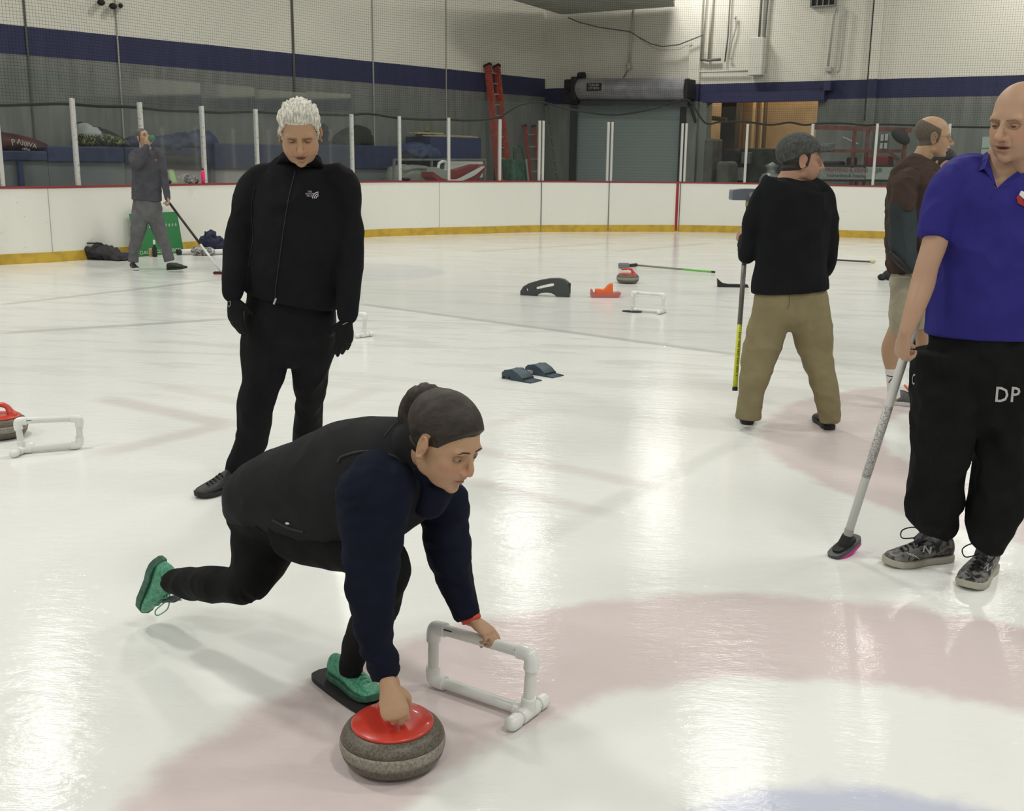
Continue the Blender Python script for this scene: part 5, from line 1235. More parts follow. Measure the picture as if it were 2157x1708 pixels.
# ---------------------------------------------------------------- hands
def hand(B, wrist, d, n, side, curl, thumb=(0.5, 0.4), sc=1.0, spread=0.0, fat=1.0):
    """d: along the hand, n: the way the palm faces, side: +1 when the thumb lies along d x n, else -1; curl: 4 x (a1, a2, a3) radians"""
    d = Vector(d).normalized(); n = Vector(n); n = (n - d * n.dot(d)).normalized(); t = d.cross(n) * side; w = Vector(wrist)
    rings = [(0.0, 0.026, 0.019), (0.02, 0.029, 0.019), (0.05, 0.038, 0.017), (0.08, 0.041, 0.0145), (0.092, 0.038, 0.012)]
    B.tube([w + d * (q[0] * sc) for q in rings], [(q[1] * sc, q[2] * sc * fat) for q in rings], 20, t, round_=True)
    off = (0.029, 0.010, -0.010, -0.028); ln = (0.070, 0.078, 0.072, 0.058); back = (0.086, 0.090, 0.087, 0.078)
    for k in range(4):
        a = 0.0; p = w + d * ((back[k] - 0.012) * sc) + t * (off[k] * sc); pts = [p]; p = w + d * (back[k] * sc) + t * (off[k] * sc); pts.append(p)
        sp = t * (off[k] * spread * 8)
        for j, fr_ in enumerate((0.46, 0.30, 0.24)):
            a += curl[k][j]; dr = (d * math.cos(a) + n * math.sin(a) + sp * math.cos(a)).normalized(); p = p + dr * (ln[k] * fr_ * sc); pts.append(p)
        r0 = 0.0092 * sc * (0.9 if k == 3 else 1)
        P = catmull([tuple(q) for q in pts], 3); m_ = len(P)
        B.tube([Vector(q) for q in P], [r0 * (1 - 0.28 * i / (m_ - 1)) * fat for i in range(m_)], 10, 'min', round_=True)
    p = w + d * (0.022 * sc) + t * (0.020 * sc) + n * (0.004 * sc); pts = [p]
    dr = (d * 0.72 + t * 0.62 + n * thumb[0] * 0.5).normalized()
    for j, L_ in enumerate((0.036, 0.034, 0.028)):
        p = p + dr * (L_ * sc); pts.append(p); dr = (dr + n * thumb[0] * 0.7 - t * thumb[1] * 0.9).normalized()
    P = catmull([tuple(q) for q in pts], 3); m_ = len(P)
    B.tube([Vector(q) for q in P], [(0.0125 - 0.0035 * i / (m_ - 1)) * sc * fat for i in range(m_)], 10, 'min', round_=True)
    return B
CURL_REL = [(0.25, 0.35, 0.25), (0.35, 0.4, 0.3), (0.45, 0.45, 0.3), (0.5, 0.5, 0.35)]
CURL_FIST = [(1.25, 1.45, 0.9)] * 4
CURL_GRIP = [(0.9, 1.3, 0.9), (0.95, 1.3, 0.9), (1.0, 1.3, 0.9), (1.05, 1.3, 0.9)]

# ---------------------------------------------------------------- shoes
def shoe(root, heel, toe, up, upper_m, sole_m, lace_m=None, L=0.29, wid=1.0, high=1.0, vox=0.005, sole_t=0.026, bow=False, tongue_m=None, loafer=False, stripes=None):
    heel = Vector(heel); d = (Vector(toe) - heel).normalized(); x, y, dd = frame(d, up); upv = x; sd = upv.cross(d)   # sd: left
    s = L / 0.29; M = basis(d, sd, upv, heel)
    X = [0.004, 0.02, 0.06, 0.10, 0.14, 0.18, 0.22, 0.255, 0.278, 0.288]
    HWd = [0.018, 0.030, 0.034, 0.034, 0.038, 0.045, 0.048, 0.043, 0.030, 0.012]
    TZ = [0.080, 0.098, 0.104, 0.102, 0.088, 0.070, 0.058, 0.050, 0.042, 0.034]
    B = MB(); rings = []; z0 = sole_t * 0.7
    for a, w, tz in zip(X, HWd, TZ):
        ring = []; tz = z0 + (tz - 0.02) * high
        for k in range(20):
            th = 2 * PI * k / 20; cx, sz = math.cos(th), math.sin(th)
            pw = 0.72; yy = math.copysign(abs(cx) ** pw, cx) * w * wid; narrow = 1.0 - 0.28 * max(0, sz) * (1 if a < 0.18 else 0.6)
            zz = (z0 + tz) / 2 + math.copysign(abs(sz) ** 0.85, sz) * (tz - z0) / 2
            ring.append(Vector((a * s, yy * narrow * s, zz * s)))
        rings.append(ring)
    B.loft(rings); me = remesh(B, vox * s, 3); me.transform(M); up_o = mobj('shoe_upper', me, upper_m, root)
    B = MB(); n = 24; rr = []
    SX = [0.0, 0.012, 0.05, 0.10, 0.15, 0.20, 0.245, 0.275, 0.293]; SW = [0.012, 0.029, 0.037, 0.035, 0.042, 0.050, 0.047, 0.034, 0.010]
    outl = [(a, w) for a, w in zip(SX, SW)] + [(a, -w) for a, w in zip(SX[::-1], SW[::-1])]
    for zz, g in ((0.002, 0.96), (0.008, 1.0), (sole_t * 0.75, 1.03), (sole_t, 0.99)):
        rr.append([Vector((a * s, w * g * wid * s, (zz + 0.012 * max(0, (a - 0.22) / 0.07) ** 2) * s)) for a, w in outl])
    B.loft(rr); me = temp_mesh(B); me.transform(M); so = mobj('sole', me, sole_m, up_o, smooth=False)
    if lace_m:
        for k in range(5):
            a = 0.135 + 0.020 * k; zt = z0 + (np.interp(a, X, TZ) - 0.02) * high + 0.003; w = 0.021
            B = MB(); P = [Vector((a * s, -w * s, (zt - 0.010) * s)), Vector(((a + 0.006) * s, 0, (zt + 0.003) * s)), Vector(((a + 0.010) * s, w * s, (zt - 0.010) * s))]
            B.tube([Vector(q) for q in catmull([tuple(p) for p in P], 4)], 0.0032 * s, 6, 'min'); me = temp_mesh(B); me.transform(M); mobj('lace', me, lace_m, up_o)
    if tongue_m:
        B = MB(); B.tube([Vector((0.16 * s, 0, 0.086 * s * high)), Vector((0.13 * s, 0, 0.107 * s * high)), Vector((0.105 * s, 0, 0.132 * s * high))], [(0.022 * s, 0.006 * s), (0.024 * s, 0.007 * s), (0.022 * s, 0.006 * s)], 12, (0, 1, 0), round_=True)
        me = temp_mesh(B); me.transform(M); mobj('tongue', me, tongue_m, up_o)
    if bow:
        for sg in (-1, 1):
            B = MB(); P = [(0.135, 0, 0.105), (0.15, 0.03 * sg, 0.128), (0.185, 0.055 * sg, 0.112), (0.195, 0.04 * sg, 0.088), (0.165, 0.012 * sg, 0.095), (0.137, 0.0, 0.105)]
            B.tube([Vector(q) for q in catmull([tuple(c * s for c in p) for p in P], 5)], 0.0024 * s, 6, 'min'); me = temp_mesh(B); me.transform(M); mobj('lace', me, lace_m, up_o)
    return up_o, M
# ================================================================ PEOPLE
def fabric(name, c, rough=0.85, var=0.12, bscale=220, bump=0.25, sheen=0.0, fold=True, quilt=None):
    t = NT(name); P = t.pos()
    n = t.noise(P, 9, 3); t.col(t.mix(t.ramp(n, 0.3, 0.7), tuple(x * (1 - var) for x in c), tuple(x * (1 + var) for x in c)))
    t.set(Roughness=rough); t.b.inputs['Specular IOR Level'].default_value = 0.16
    if sheen: t.b.inputs['Sheen Weight'].default_value = sheen; t.b.inputs['Sheen Roughness'].default_value = 0.6
    h = t.noise(P, bscale, 2)
    if fold: h = t.math('ADD', t.math('MULTIPLY', h, 0.15), t.noise(P, 14, 3, 0.5, 0.6))
    t.bump(h, bump, 0.006); return t.m
def hairmat(name, c, c2=None, rough=0.55, st=(1, 1, 0.15), sc=90, bump=0.6):
    t = NT(name); P = t.pos(True); n = t.noise(t.mapping(P, st), sc, 4, 0.7); c2 = c2 or tuple(x * 1.8 for x in c)
    t.col(t.mix(t.ramp(n, 0.35, 0.65), c, c2)); t.set(Roughness=rough); t.bump(n, bump, 0.003); return t.m
def interp(v, xs, ys): return np.interp(v, xs, ys)

# ------------------------------------------------ 1. white-haired man in black fleece
SK1 = (0.43, 0.265, 0.155)
p = G(565, 1012); P1 = empty('person', (p.x, p.y, 0), 'white-haired person in black zip jacket, black trousers and black gloves, standing looking down', 'person')
HAIR_W = hairmat('hair_white', (0.34, 0.33, 0.28), (0.78, 0.76, 0.66), 0.6, (1, 0.5, 0.25), 130, 0.9)
def hl_man1(x, y, z): return z - interp(y, [-0.11, -0.02, 0.02, 0.035, 0.052, 0.10], [-0.06, -0.045, -0.02, 0.0, 0.062, 0.072])
parts = []
M1, _ = make_head(P1, parts, 632, 281, 4.86, (0.14, -0.86, -0.40), (0.03, -0.35, 0.9), 1.09, SK1, lip=(0.26, 0.10, 0.08), opts=dict(mouth_open=0.0045, jaw=1.20, nose=1.05, deep=1.6, neckdir=(0, -0.62, -0.8), neckr=0.060, necklen=0.13, brow=1.15),
    paint=dict(stubble=0.25, nose_red=0.15), brow=(0.16, 0.13, 0.10), browk=dict(lift=-0.006, w=0.0040, slope=0.05), lid=0.72, look=(0, -0.45),
    hair=[('hair', hl_man1, 0.011, 0.012, 80, 0.012, (1.7, 0.22, 0.35), HAIR_W, {})], vox=0.0026)
jaB = fabric('fleece_black', (0.0088, 0.0092, 0.0108), 0.95)
trB = fabric('trousers_black', (0.0085, 0.0087, 0.010), 0.9)
glB = mat('glove_black', (0.006, 0.006, 0.007), 0.75, spec=0.2, bump=0.3, bscale=200)
Ym = 4.98
B = MB()
limb(B, [(634, 340, 4.95, 46, 46), (631, 362, 4.97, 66, 56), (629, 388, Ym, 92, 62), (629, 430, Ym, 99, 70), (629, 490, Ym, 99, 74), (624, 560, Ym, 101, 76), (617, 610, Ym, 101, 74), (613, 634, Ym, 99, 70)], (1, 0, 0), 32, round_=False)
limb(B, [(606, 358, Ym, 20), (580, 372, Ym, 30), (550, 382, Ym, 36), (532, 408, Ym, 37), (519, 455, Ym, 32), (504, 515, Ym - .02, 31), (495, 575, Ym - .08, 26), (490, 616, Ym - .12, 23)], round_=True)
limb(B, [(658, 358, Ym, 20), (684, 372, Ym, 30), (712, 382, Ym, 36), (725, 408, Ym, 36), (733, 455, Ym, 31), (736, 520, Ym - .02, 30), (735, 590, Ym - .08, 27), (732, 662, Ym - .12, 23)], round_=True)
jk = cloth('jacket', B, jaB, P1, 0.008, 14, 0.012, 4.5, (1, 1, 0.8), 3, lambda c: min(1, max(0, (c[2] - 0.93) / 0.12)))
B = MB(); q = [WP(632, 352, 4.93), WP(633, 333, 4.95)]; B.tube(q, [(0.104, 0.10), (0.093, 0.092)], 28, (1, 0, 0)); me = remesh(B, 0.006, 3); mobj('collar', me, jaB, jk)
tj = bvh(jk)
def strip_on(name, tree, pts, w, matl, parent, off=0.003, n=10, **k):
    C_ = catmull([tuple(p_) for p_ in pts], n); P = []
    for a, b in C_:
        loc, nor = hitpx(tree, a, b)
        if loc is not None: P.append(loc + nor * off)
    if len(P) < 2: return None
    B_ = MB(); B_.tube(P, w, 6, 'min'); return obj(name, B_, matl, parent, **k)
strip_on('zipper', tj, [(622, 362), (608, 420), (598, 480), (590, 540), (582, 600), (580, 634)], 0.0022, mat('zip_dark', (0.012, 0.012, 0.013), 0.6), jk)
strip_on('seam', tj, [(536, 392), (530, 440), (534, 500), (524, 560)], 0.0015, mat('zip_dark', (0, 0, 0)), jk)
B = MB(); lp, nr = hitpx(tj, 582, 640) ; lp = lp or WP(580, 634, 4.8); B.box(lp + Vector((0, -0.01, 0)), (0.008, 0.006, 0.028), Matrix.Rotation(0.4, 3, 'Y')); obj('zip_pull', B, M_ALU, jk)
M_LOGO = mat('logo_white', (0.50, 0.47, 0.50), 0.7)
for k_, s_ in enumerate(('THE', 'NORTH', 'FACE')): px_text('logo_lettering', s_, 652, 403.5 + 4.6 * k_, 3.6, tj, M_LOGO, jk, 0.0035)
for k_ in range(3):   # half dome mark
    lo_, nr = hitpx(tj, 665, 412); B = MB(); x_, y_, z_ = facing_basis(lo_)
    r0, r1 = 0.009 + 0.008 * k_, 0.013 + 0.008 * k_; c_ = lo_ + x_ * 0.012 - y_ * 0.012
    a = [c_ + x_ * (-math.cos(t_) * r0) + y_ * (math.sin(t_) * r0) for t_ in np.linspace(0, PI / 2, 8)]; b = [c_ + x_ * (-math.cos(t_) * r1) + y_ * (math.sin(t_) * r1) for t_ in np.linspace(0, PI / 2, 8)]
    for i in range(7): B.quad(a[i], a[i + 1], b[i + 1], b[i])
    me = temp_mesh(B); decal('logo_mark', me, tj, 0.0035, M_LOGO, jk)
B = MB()
Yt = 5.0
limb(B, [(615, 618, Yt, 92, 66), (614, 660, Yt, 93, 66), (612, 700, Yt, 90, 62), (612, 725, Yt, 60, 50)], (1, 0, 0), 28)
limb(B, [(568, 650, Yt, 52, 56), (560, 720, Yt, 50, 54), (553, 800, Yt, 45, 48), (540, 850, Yt - .03, 38, 42), (536, 900, Yt - .02, 34, 36), (524, 945, Yt, 31, 34), (506, 985, Yt, 29, 30), (500, 1004, Yt, 27, 28)], round_=False)
limb(B, [(660, 650, Yt, 52, 56), (659, 720, Yt + .05, 47, 54), (654, 790, Yt + .1, 39, 46), (650, 850, Yt + .18, 29, 38), (648, 900, Yt + .27, 29, 34), (647, 960, Yt + .36, 28, 32), (648, 994, Yt + .42, 26, 30)], round_=False)
cloth('trousers', B, trB, P1, 0.009, 6, 0.014, 4.5, (1, 1, 0.7), 8)
# gloves
for wr_, dd, nn2, sd_, cr_, par in ((WP(490, 612, Ym - .12), (0.10, -0.15, -1), (0.45, 0.9, 0.0), 1, [(0.1, 0.25, 0.2), (0.15, 0.3, 0.2), (0.25, 0.35, 0.2), (0.3, 0.35, 0.2)], 'L'),
                               (WP(732, 658, Ym - .12), (-0.12, -0.15, -1), (-0.45, 0.9, 0.0), -1, [(0.15, 0.3, 0.2), (0.2, 0.35, 0.2), (0.3, 0.35, 0.2), (0.3, 0.35, 0.2)], 'R')):
    B = MB(); d_ = Vector(dd).normalized(); B.tube([wr_ - d_ * 0.03, wr_ + d_ * 0.03], [(0.037, 0.033), (0.034, 0.026)], 18, (1, 0, 0)); hand(B, wr_ + d_ * 0.03, d_, nn2, sd_, cr_, (0.9, 0.55), 1.06, 0.05, 1.22)
    g_o = cloth('glove', B, glB, P1, 0.0045, 3)
    cx_, cy_ = (481, 640) if par == 'L' else (735, 680)
    tg = bvh(g_o); M_GM = mat('glove_mark', (0.28, 0.28, 0.3), 0.5)
    if par == 'L': strip_on('glove_mark', tg, [(474, 632), (484, 646), (486, 634), (474, 642)], 0.0016, M_GM, g_o, n=3)
    else: strip_on('glove_mark', tg, [(722, 684), (734, 678), (744, 679)], 0.002, M_GM, g_o, n=3)
# body inside the clothes
parts.append(inner()); finish_body(P1, parts, SK1)
shB = mat('shoe_black', (0.010, 0.010, 0.011), 0.5, bump=0.2, bscale=90); soB = mat('sole_black', (0.012, 0.012, 0.012), 0.6); M_LB = mat('lace_black', (0.012, 0.012, 0.013), 0.8)
hp_ = Vector(G(512, 1020)); hp_.z = 0.0; tp_ = Vector(G(450, 1040))
shoe(P1, hp_, hp_ + (Vector((tp_.x, tp_.y, 0)) - hp_).normalized(), (0, 0, 1), shB, soB, M_LB, 0.285, 1.1, 0.95)
hp_ = Vector(G(655, 985)); hp_.z = 0
shoe(P1, hp_, hp_ + Vector((-0.2, -1, 0)), (0, 0, 1), shB, soB, M_LB, 0.285, 1.1, 0.95)

# ------------------------------------------------ 2. crouching woman delivering the stone
SK2 = (0.46, 0.285, 0.17)
p = G(640, 1330); P2_ = empty('person', (p.x, p.y, 0), 'crouching person in charcoal vest and black leggings sliding with one hand on the near stone', 'person')
HAIR_B = hairmat('hair_brown', (0.010, 0.007, 0.0045), (0.030, 0.020, 0.012), 0.6, (0.3, 1, 1), 70, 0.35)
def hl_w(x, y, z): return z - interp(y, [-0.11, -0.03, 0.0, 0.03, 0.05, 0.07, 0.10], [-0.055, -0.05, 0.0, 0.012, 0.040, 0.062, 0.068])
parts = []; wf = Vector((0.73, -0.57, -0.40)).normalized(); wu = Vector((0.34, -0.20, 0.92))
M2, _ = make_head(P2_, parts, 939, 930, 2.70, wf, wu, 1.0, SK2, lip=(0.36, 0.15, 0.12), opts=dict(woman=True, jaw=1.06, nose=0.955, neckdir=(-0.02, -0.95, -0.55), neckr=0.049, necklen=0.16, brow=0.85),
    paint=dict(cheek=0.14, nose_red=0.30), brow=(0.03, 0.02, 0.012), browk=dict(lift=0.002, w=0.0026, slope=0.12), eye=(0.07, 0.07, 0.05), lid=0.42, look=(0.1, -0.15),
    hair=[('hair', hl_w, 0.010, 0.0012, 50, 0.018, (0.3, 1, 1), HAIR_B, {})], vox=0.0025)
B = MB(); limb(B, [(936, 846, 2.74, 16), (922, 834, 2.78, 17), (900, 830, 2.82, 23, 24), (878, 842, 2.85, 25, 26), (864, 868, 2.86, 25, 27), (862, 900, 2.85, 22, 24), (868, 930, 2.83, 14), (876, 946, 2.82, 5)], (0, 1, 0), 20)
cloth('ponytail', B, hairmat('hair_tail', (0.012, 0.008, 0.005), (0.038, 0.026, 0.014), 0.6, (1, 1, 0.3), 90, 0.6), P2_, 0.005, 3, 0.006, 25, (1, 1, 0.3), 1)
B = MB(); B.tube([WP(930, 832, 2.76), WP(921, 845, 2.78)], 0.024, 14, 'min'); obj('hair_tie', B, M_BLACK, P2_)
vest = fabric('vest_charcoal', (0.0135, 0.014, 0.0155), 0.8, 0.1); navy = fabric('sleeve_navy', (0.0065, 0.0085, 0.020), 0.9); legb = fabric('leggings_black', (0.0075, 0.0078, 0.0085), 0.85, fold=False)
B = MB()
limb(B, [(552, 1068, 3.22, 56, 92), (578, 1052, 3.17, 84, 120), (620, 1042, 3.10, 103, 130), (690, 1034, 3.00, 127, 135), (760, 1014, 2.92, 134, 140), (820, 996, 2.86, 124, 140), (866, 974, 2.82, 100, 120), (896, 958, 2.80, 66, 70)], (0, 0.25, 1), 36, round_=True)
limb(B, [(720, 1075, 2.90, 84), (800, 1068, 2.84, 74), (862, 1048, 2.82, 54), (888, 1040, 2.80, 34)], (0, 0, 1), 24)
def vest_mask(c_): return 1.0
vo = cloth('vest', B, vest, P2_, 0.008, 8, 0.010, 3.2, (1, 1, 1), 12)
tv = bvh(vo)
for k_, q in enumerate(([(538, 1108), (580, 1135), (620, 1148), (665, 1156)], [(712, 975), (722, 962), (770, 951), (830, 962), (862, 990)])):
    strip_on('piping', tv, q, 0.005 if k_ == 0 else 0.004, vest if k_ == 0 else M_BLACK, vo, 0.001)
strip_on('seam', tv, [(862, 872), (830, 895), (808, 920)], 0.002, M_BLACK, vo, 0.0)
strip_on('pocket_opening', tv, [(575, 1095), (610, 1112), (640, 1120)], 0.004, M_BLACK, vo, 0.0)
lo_, nr = hitpx(tv, 608, 1101); B = MB(); B.ell(lo_ + nr * 0.004, (0.007, 0.003, 0.0035)); obj('zip_tab', B, mat('silver', (0.6, 0.6, 0.65), 0.25, metal=0.8), vo)
# collar
B = MB(); limb(B, [(868, 948, 2.80, 60, 74), (893, 942, 2.78, 60, 66), (912, 938, 2.765, 58, 60)], (0, 0.2, 1), 28, round_=False); cloth('collar', B, vest, P2_, 0.006, 3)
B = MB(); limb(B, [(905, 985, 2.78, 44, 60), (928, 1010, 2.76, 30, 50), (905, 1065, 2.77, 30, 40)], (0, 0.2, 1), 24); cloth('collar', B, navy, P2_, 0.006, 3)
# sleeves
B = MB()
limb(B, [(800, 985, 2.80, 60, 60), (792, 1020, 2.71, 80, 74), (786, 1080, 2.67, 73, 68), (783, 1150, 2.635, 62, 58), (782, 1230, 2.615, 54, 50), (788, 1305, 2.605, 44, 42), (797, 1360, 2.60, 38, 37), (812, 1424, 2.60, 29, 29)], (1, 0, 0), 26, round_=False)
limb(B, [(905, 1030, 2.90, 46), (934, 1052, 2.93, 50), (938, 1110, 2.94, 48), (950, 1175, 2.94, 46, 44), (964, 1225, 2.94, 38, 38), (976, 1270, 2.93, 31, 31), (986, 1300, 2.92, 25, 25)], (1, 0, 0), 24, round_=False)
cloth('sleeve', B, navy, P2_, 0.007, 6, 0.013, 5, (1, 1, 1.6), 20)
# leggings
B = MB()
limb(B, [(560, 1080, 3.2, 60, 90), (600, 1080, 3.12, 78, 110), (640, 1090, 3.05, 70, 100)], (0, 0, 1), 26)
limb(B, [(575, 1085, 3.15, 78, 78), (557, 1140, 3.10, 70, 70), (540, 1190, 3.05, 58, 58), (518, 1230, 3.02, 44, 46), (490, 1233, 3.04, 38, 40), (440, 1231, 3.12, 36, 38), (400, 1229, 3.20, 32, 34), (362, 1226, 3.27, 27, 28)], (1, 0, 0.5), 24, round_=False)
limb(B, [(620, 1100, 3.0, 78), (700, 1130, 2.92, 72), (770, 1155, 2.84, 60), (812, 1185, 2.79, 50), (815, 1215, 2.79, 46), (800, 1262, 2.82, 46), (776, 1320, 2.87, 42), (752, 1370, 2.91, 33), (742, 1396, 2.93, 27), (741, 1412, 2.94, 26)], (1, 0, 0.3), 24, round_=False)
cloth('leggings', B, legb, P2_, 0.008, 5, 0.008, 5, (1, 1, 1), 33)
# arms & hands
hp1 = WP(812, 1412, 2.60); stone_grip = ST + Vector((0, 0, 0.150))
B = MB(); B.tube([WP(797, 1345, 2.61), hp1, hp1 + (WP(822, 1444, 2.60) - hp1)], [0.030, 0.026, 0.027], 16, 'min', round_=True)
w1 = WP(818, 1438, 2.565); d1_ = (WP(830, 1490, 2.525) - w1); hand(B, w1, d1_, (-0.15, 0.85, -0.35), 1, [(1.0, 1.35, 0.9), (1.05, 1.35, 0.9), (1.1, 1.35, 0.9), (1.1, 1.35, 0.9)], (0.9, 0.8), 0.92, 0.0, 1.15)
parts.append(remesh(B, 0.003, 3))
w2 = WP(992, 1302, 2.925); B = MB(); B.tube([WP(972, 1255, 2.935), w2], [0.027, 0.024], 16, 'min', round_=True)
dd2 = (WP(1046, 1345, 2.86) - w2); hand(B, w2, dd2, (-0.25, 0.0, -1), 1, [(0.35, 1.0, 1.1), (0.35, 1.1, 1.1), (0.4, 1.2, 1.1), (0.4, 1.2, 1.1)], (1.0, 0.9), 0.82, 0.0, 1.0)
parts.append(remesh(B, 0.003, 3))
parts.append(inner()); finish_body(P2_, parts, SK2)
B = MB(); a = WP(1004, 1286, 2.915); pr_ = WP(986, 1299, 2.92); ax_ = (w2 - WP(972, 1255, 2.935)).normalized()
B.tube([w2 - ax_ * 0.012, w2 + ax_ * 0.006], [0.030, 0.030], 20, 'min'); obj('wristband', B, mat('band_red', (0.55, 0.06, 0.03), 0.4), P2_, smooth=True, label='orange-red wristband')
# green running shoes
t = NT('shoe_green'); P = t.pos(); n_ = t.noise(P, 90, 3, 0.7, 1.0); t.col(t.mix(t.ramp(n_, 0.42, 0.6), (0.035, 0.22, 0.125), (0.10, 0.36, 0.22))); t.set(Roughness=0.5); t.bump(n_, 0.5, 0.002); M_SG = t.m
M_SGD = mat('sole_green', (0.03, 0.11, 0.07), 0.6, var=0.3, vscale=50); M_LG = mat('lace_green', (0.14, 0.42, 0.26), 0.6); M_CUFF = mat('shoe_collar_grey', (0.09, 0.10, 0.12), 0.7)
heel_b = WP(352, 1176, 3.31); toe_b = WP(322, 1288, 3.46)
shoe(P2_, heel_b + Vector((-0.040, 0.01, 0.0)), toe_b + Vector((-0.040, 0, -0.005)), (1.0, -0.65, 0.05), M_SG, M_SGD, M_LG, 0.262, 1.1, 1.05, bow=True, tongue_m=M_CUFF)
heel_f = Vector(G(698, 1436)); heel_f.z = 0.022; toe_f = Vector(G(800, 1500)); toe_f.z = 0.022
shoe(P2_, heel_f, toe_f, (0, 0, 1), M_SG, M_SGD, M_LG, 0.235, 1.05, 1.0, bow=False, tongue_m=M_CUFF)
# slider under the front foot
c_ = (heel_f.lerp(heel_f + (toe_f - heel_f).normalized() * 0.235, 0.46)); dv = (toe_f - heel_f).normalized()
e = empty('slider_sole', (c_.x, c_.y, 0), 'long thin black slider under the crouching person\'s green front shoe', 'slider')
B = MB(); sdv = Vector((-dv.y, dv.x, 0)); out = cr2([(-0.17, 0), (-0.155, 0.036), (-0.08, 0.048), (0.04, 0.054), (0.115, 0.05), (0.145, 0.02), (0.145, -0.02), (0.115, -0.05), (0.04, -0.054), (-0.08, -0.048), (-0.155, -0.036)], 4)
cc = Vector((c_.x, c_.y, 0)) - sdv * 0.004
B.prism([cc + dv * a + sdv * b + Vector((0, 0, 0.003)) for a, b in out], (0, 0, 0.016)); obj('slider_plate', B, M_BLACK, e)

# ------------------------------------------------ 3. person drinking by the boards
SK3 = (0.40, 0.26, 0.17)
Yg = 14.95; p = G(322, 566); P3 = empty('person', (p.x, p.y, 0), 'person in grey pullover and grey trousers walking while drinking from a bottle by the scoreboard', 'person')
gtop = fabric('pullover_grey', (0.075, 0.076, 0.088), 0.9); gtr = fabric('trousers_grey', (0.125, 0.125, 0.130), 0.9)
HAIR_G = hairmat('hair_grey_short', (0.05, 0.045, 0.04), (0.12, 0.11, 0.10))
def hl_g(x, y, z): return z - interp(y, [-0.11, -0.02, 0.02, 0.04, 0.055, 0.10], [-0.05, -0.04, -0.01, 0.02, 0.065, 0.078])
parts = []
make_head(P3, parts, 301, 289, Yg, (0.80, -0.50, 0.36), (-0.36, 0.1, 0.92), 1.0, SK3, opts=dict(neckdir=(0, 0.05, -1), necklen=0.13), hair=[('hair', hl_g, 0.004, 0.0, 60, 0.008, (1, 1, 1), HAIR_G, {})], vox=0.0045, lid=0.95)
B = MB(); limb(B, [(311, 313, Yg, 14, 12), (310, 322, Yg, 28, 18), (309, 340, Yg, 31, 20), (309, 370, Yg, 30, 20), (309, 400, Yg, 31, 21), (309, 422, Yg, 31.5, 22)], (1, 0, 0), 24, round_=False)
limb(B, [(290, 322, Yg, 11), (284, 332, Yg - .05, 13), (288, 345, Yg - .16, 11), (298, 336, Yg - .24, 9), (305, 318, Yg - .26, 8), (308, 309, Yg - .24, 7)])
limb(B, [(328, 322, Yg, 11), (337, 335, Yg, 11), (342, 360, Yg, 9.5), (348, 390, Yg - .02, 8), (353, 417, Yg - .05, 6.5)])
g3 = cloth('pullover', B, gtop, P3, 0.009, 4, 0.012, 6, (1, 1, 1), 2, lambda c: min(1, max(0, (c[2] - 0.98) / 0.1)))
lo_, nr = hitpx(bvh(g3), 328, 337)
if lo_: B = MB(); B.box(lo_ + Vector((0, -0.004, 0)), (0.035, 0.004, 0.022)); obj('chest_mark', B, mat('mark_orange', (0.55, 0.10, 0.04), 0.6), g3)
B = MB(); limb(B, [(309, 416, Yg, 27, 18), (310, 440, Yg, 31, 21), (311, 452, Yg, 28, 19)], (1, 0, 0), 20)
limb(B, [(296, 445, Yg, 17), (293, 475, Yg - .03, 16), (287, 505, Yg - .03, 12.5), (281, 535, Yg, 10.5), (280, 552, Yg, 10.5)], round_=False)
limb(B, [(322, 445, Yg, 17), (332, 475, Yg + .03, 15), (343, 505, Yg + .03, 12), (353, 535, Yg + .02, 10), (357, 549, Yg + .02, 10.5)], round_=False)
cloth('trousers', B, gtr, P3, 0.009, 4, 0.016, 6, (1, 1, 0.6), 4)
B = MB(); hand(B, WP(353, 415, Yg - .06), (0.2, -0.1, -1), (-0.8, -0.3, -0.2), 1, CURL_GRIP, (0.9, 0.9), 1.0); parts.append(remesh(B, 0.0055, 2))
B = MB(); B.tube([WP(306, 316, Yg - .26), WP(308, 308, Yg - .24)], 0.03, 12, 'min'); hand(B, WP(308, 308, Yg - .24), (0.25, -0.1, 1), (0.2, 0.9, 0.1), -1, [(0.5, 0.9, 0.6)] * 4, (0.6, 0.6), 1.0); parts.append(remesh(B, 0.0055, 2))
parts.append(inner(0.7, 0.015)); finish_body(P3, parts, SK3)
M_SWT = mat('sole_white', (0.65, 0.65, 0.63), 0.5)
h_ = Vector(G(277, 566)); shoe(P3, (h_.x, h_.y, 0), (h_.x + 0.5, h_.y - 0.75, 0), (0, 0, 1), shB, M_SWT, M_LB, 0.28, vox=0.008)
h_ = Vector(G(352, 572)); h_.z = 0.015; shoe(P3, h_, h_ + Vector((0.95, -0.15, 0.10)), (0, 0, 1), shB, soB, M_LB, 0.29, vox=0.008)
a = WP(311, 293, Yg - .20); b = WP(326, 289, Yg - .30); e = empty('bottle', tuple((a + b) / 2), 'green bottle held to the mouth of the person drinking', 'bottle')
dr_ = (b - a).normalized(); B = MB(); B.tube([a + dr_ * x_ for x_ in (0.0, 0.03, 0.06, 0.12, 0.125)], [0.016, 0.020, 0.036, 0.036, 0.030], 16, 'min'); obj('bottle_body', B, mat('bottle_green', (0.05, 0.16, 0.09), 0.25), e, smooth=True)
B = MB(); B.tube([a - dr_ * 0.03, a + dr_ * 0.015], 0.018, 12, 'min'); obj('neck', B, M_BLACK, e)
a = WP(358, 429, Yg - .08); b = WP(467, 571, G(469, 576).y); b = Vector(G(466, 573, 0.03)); mid = a.lerp(b, 0.60)
e = empty('curling_broom', (b.x, b.y, 0), 'curling broom carried low by the drinking person, black upper and white lower shaft', 'broom')
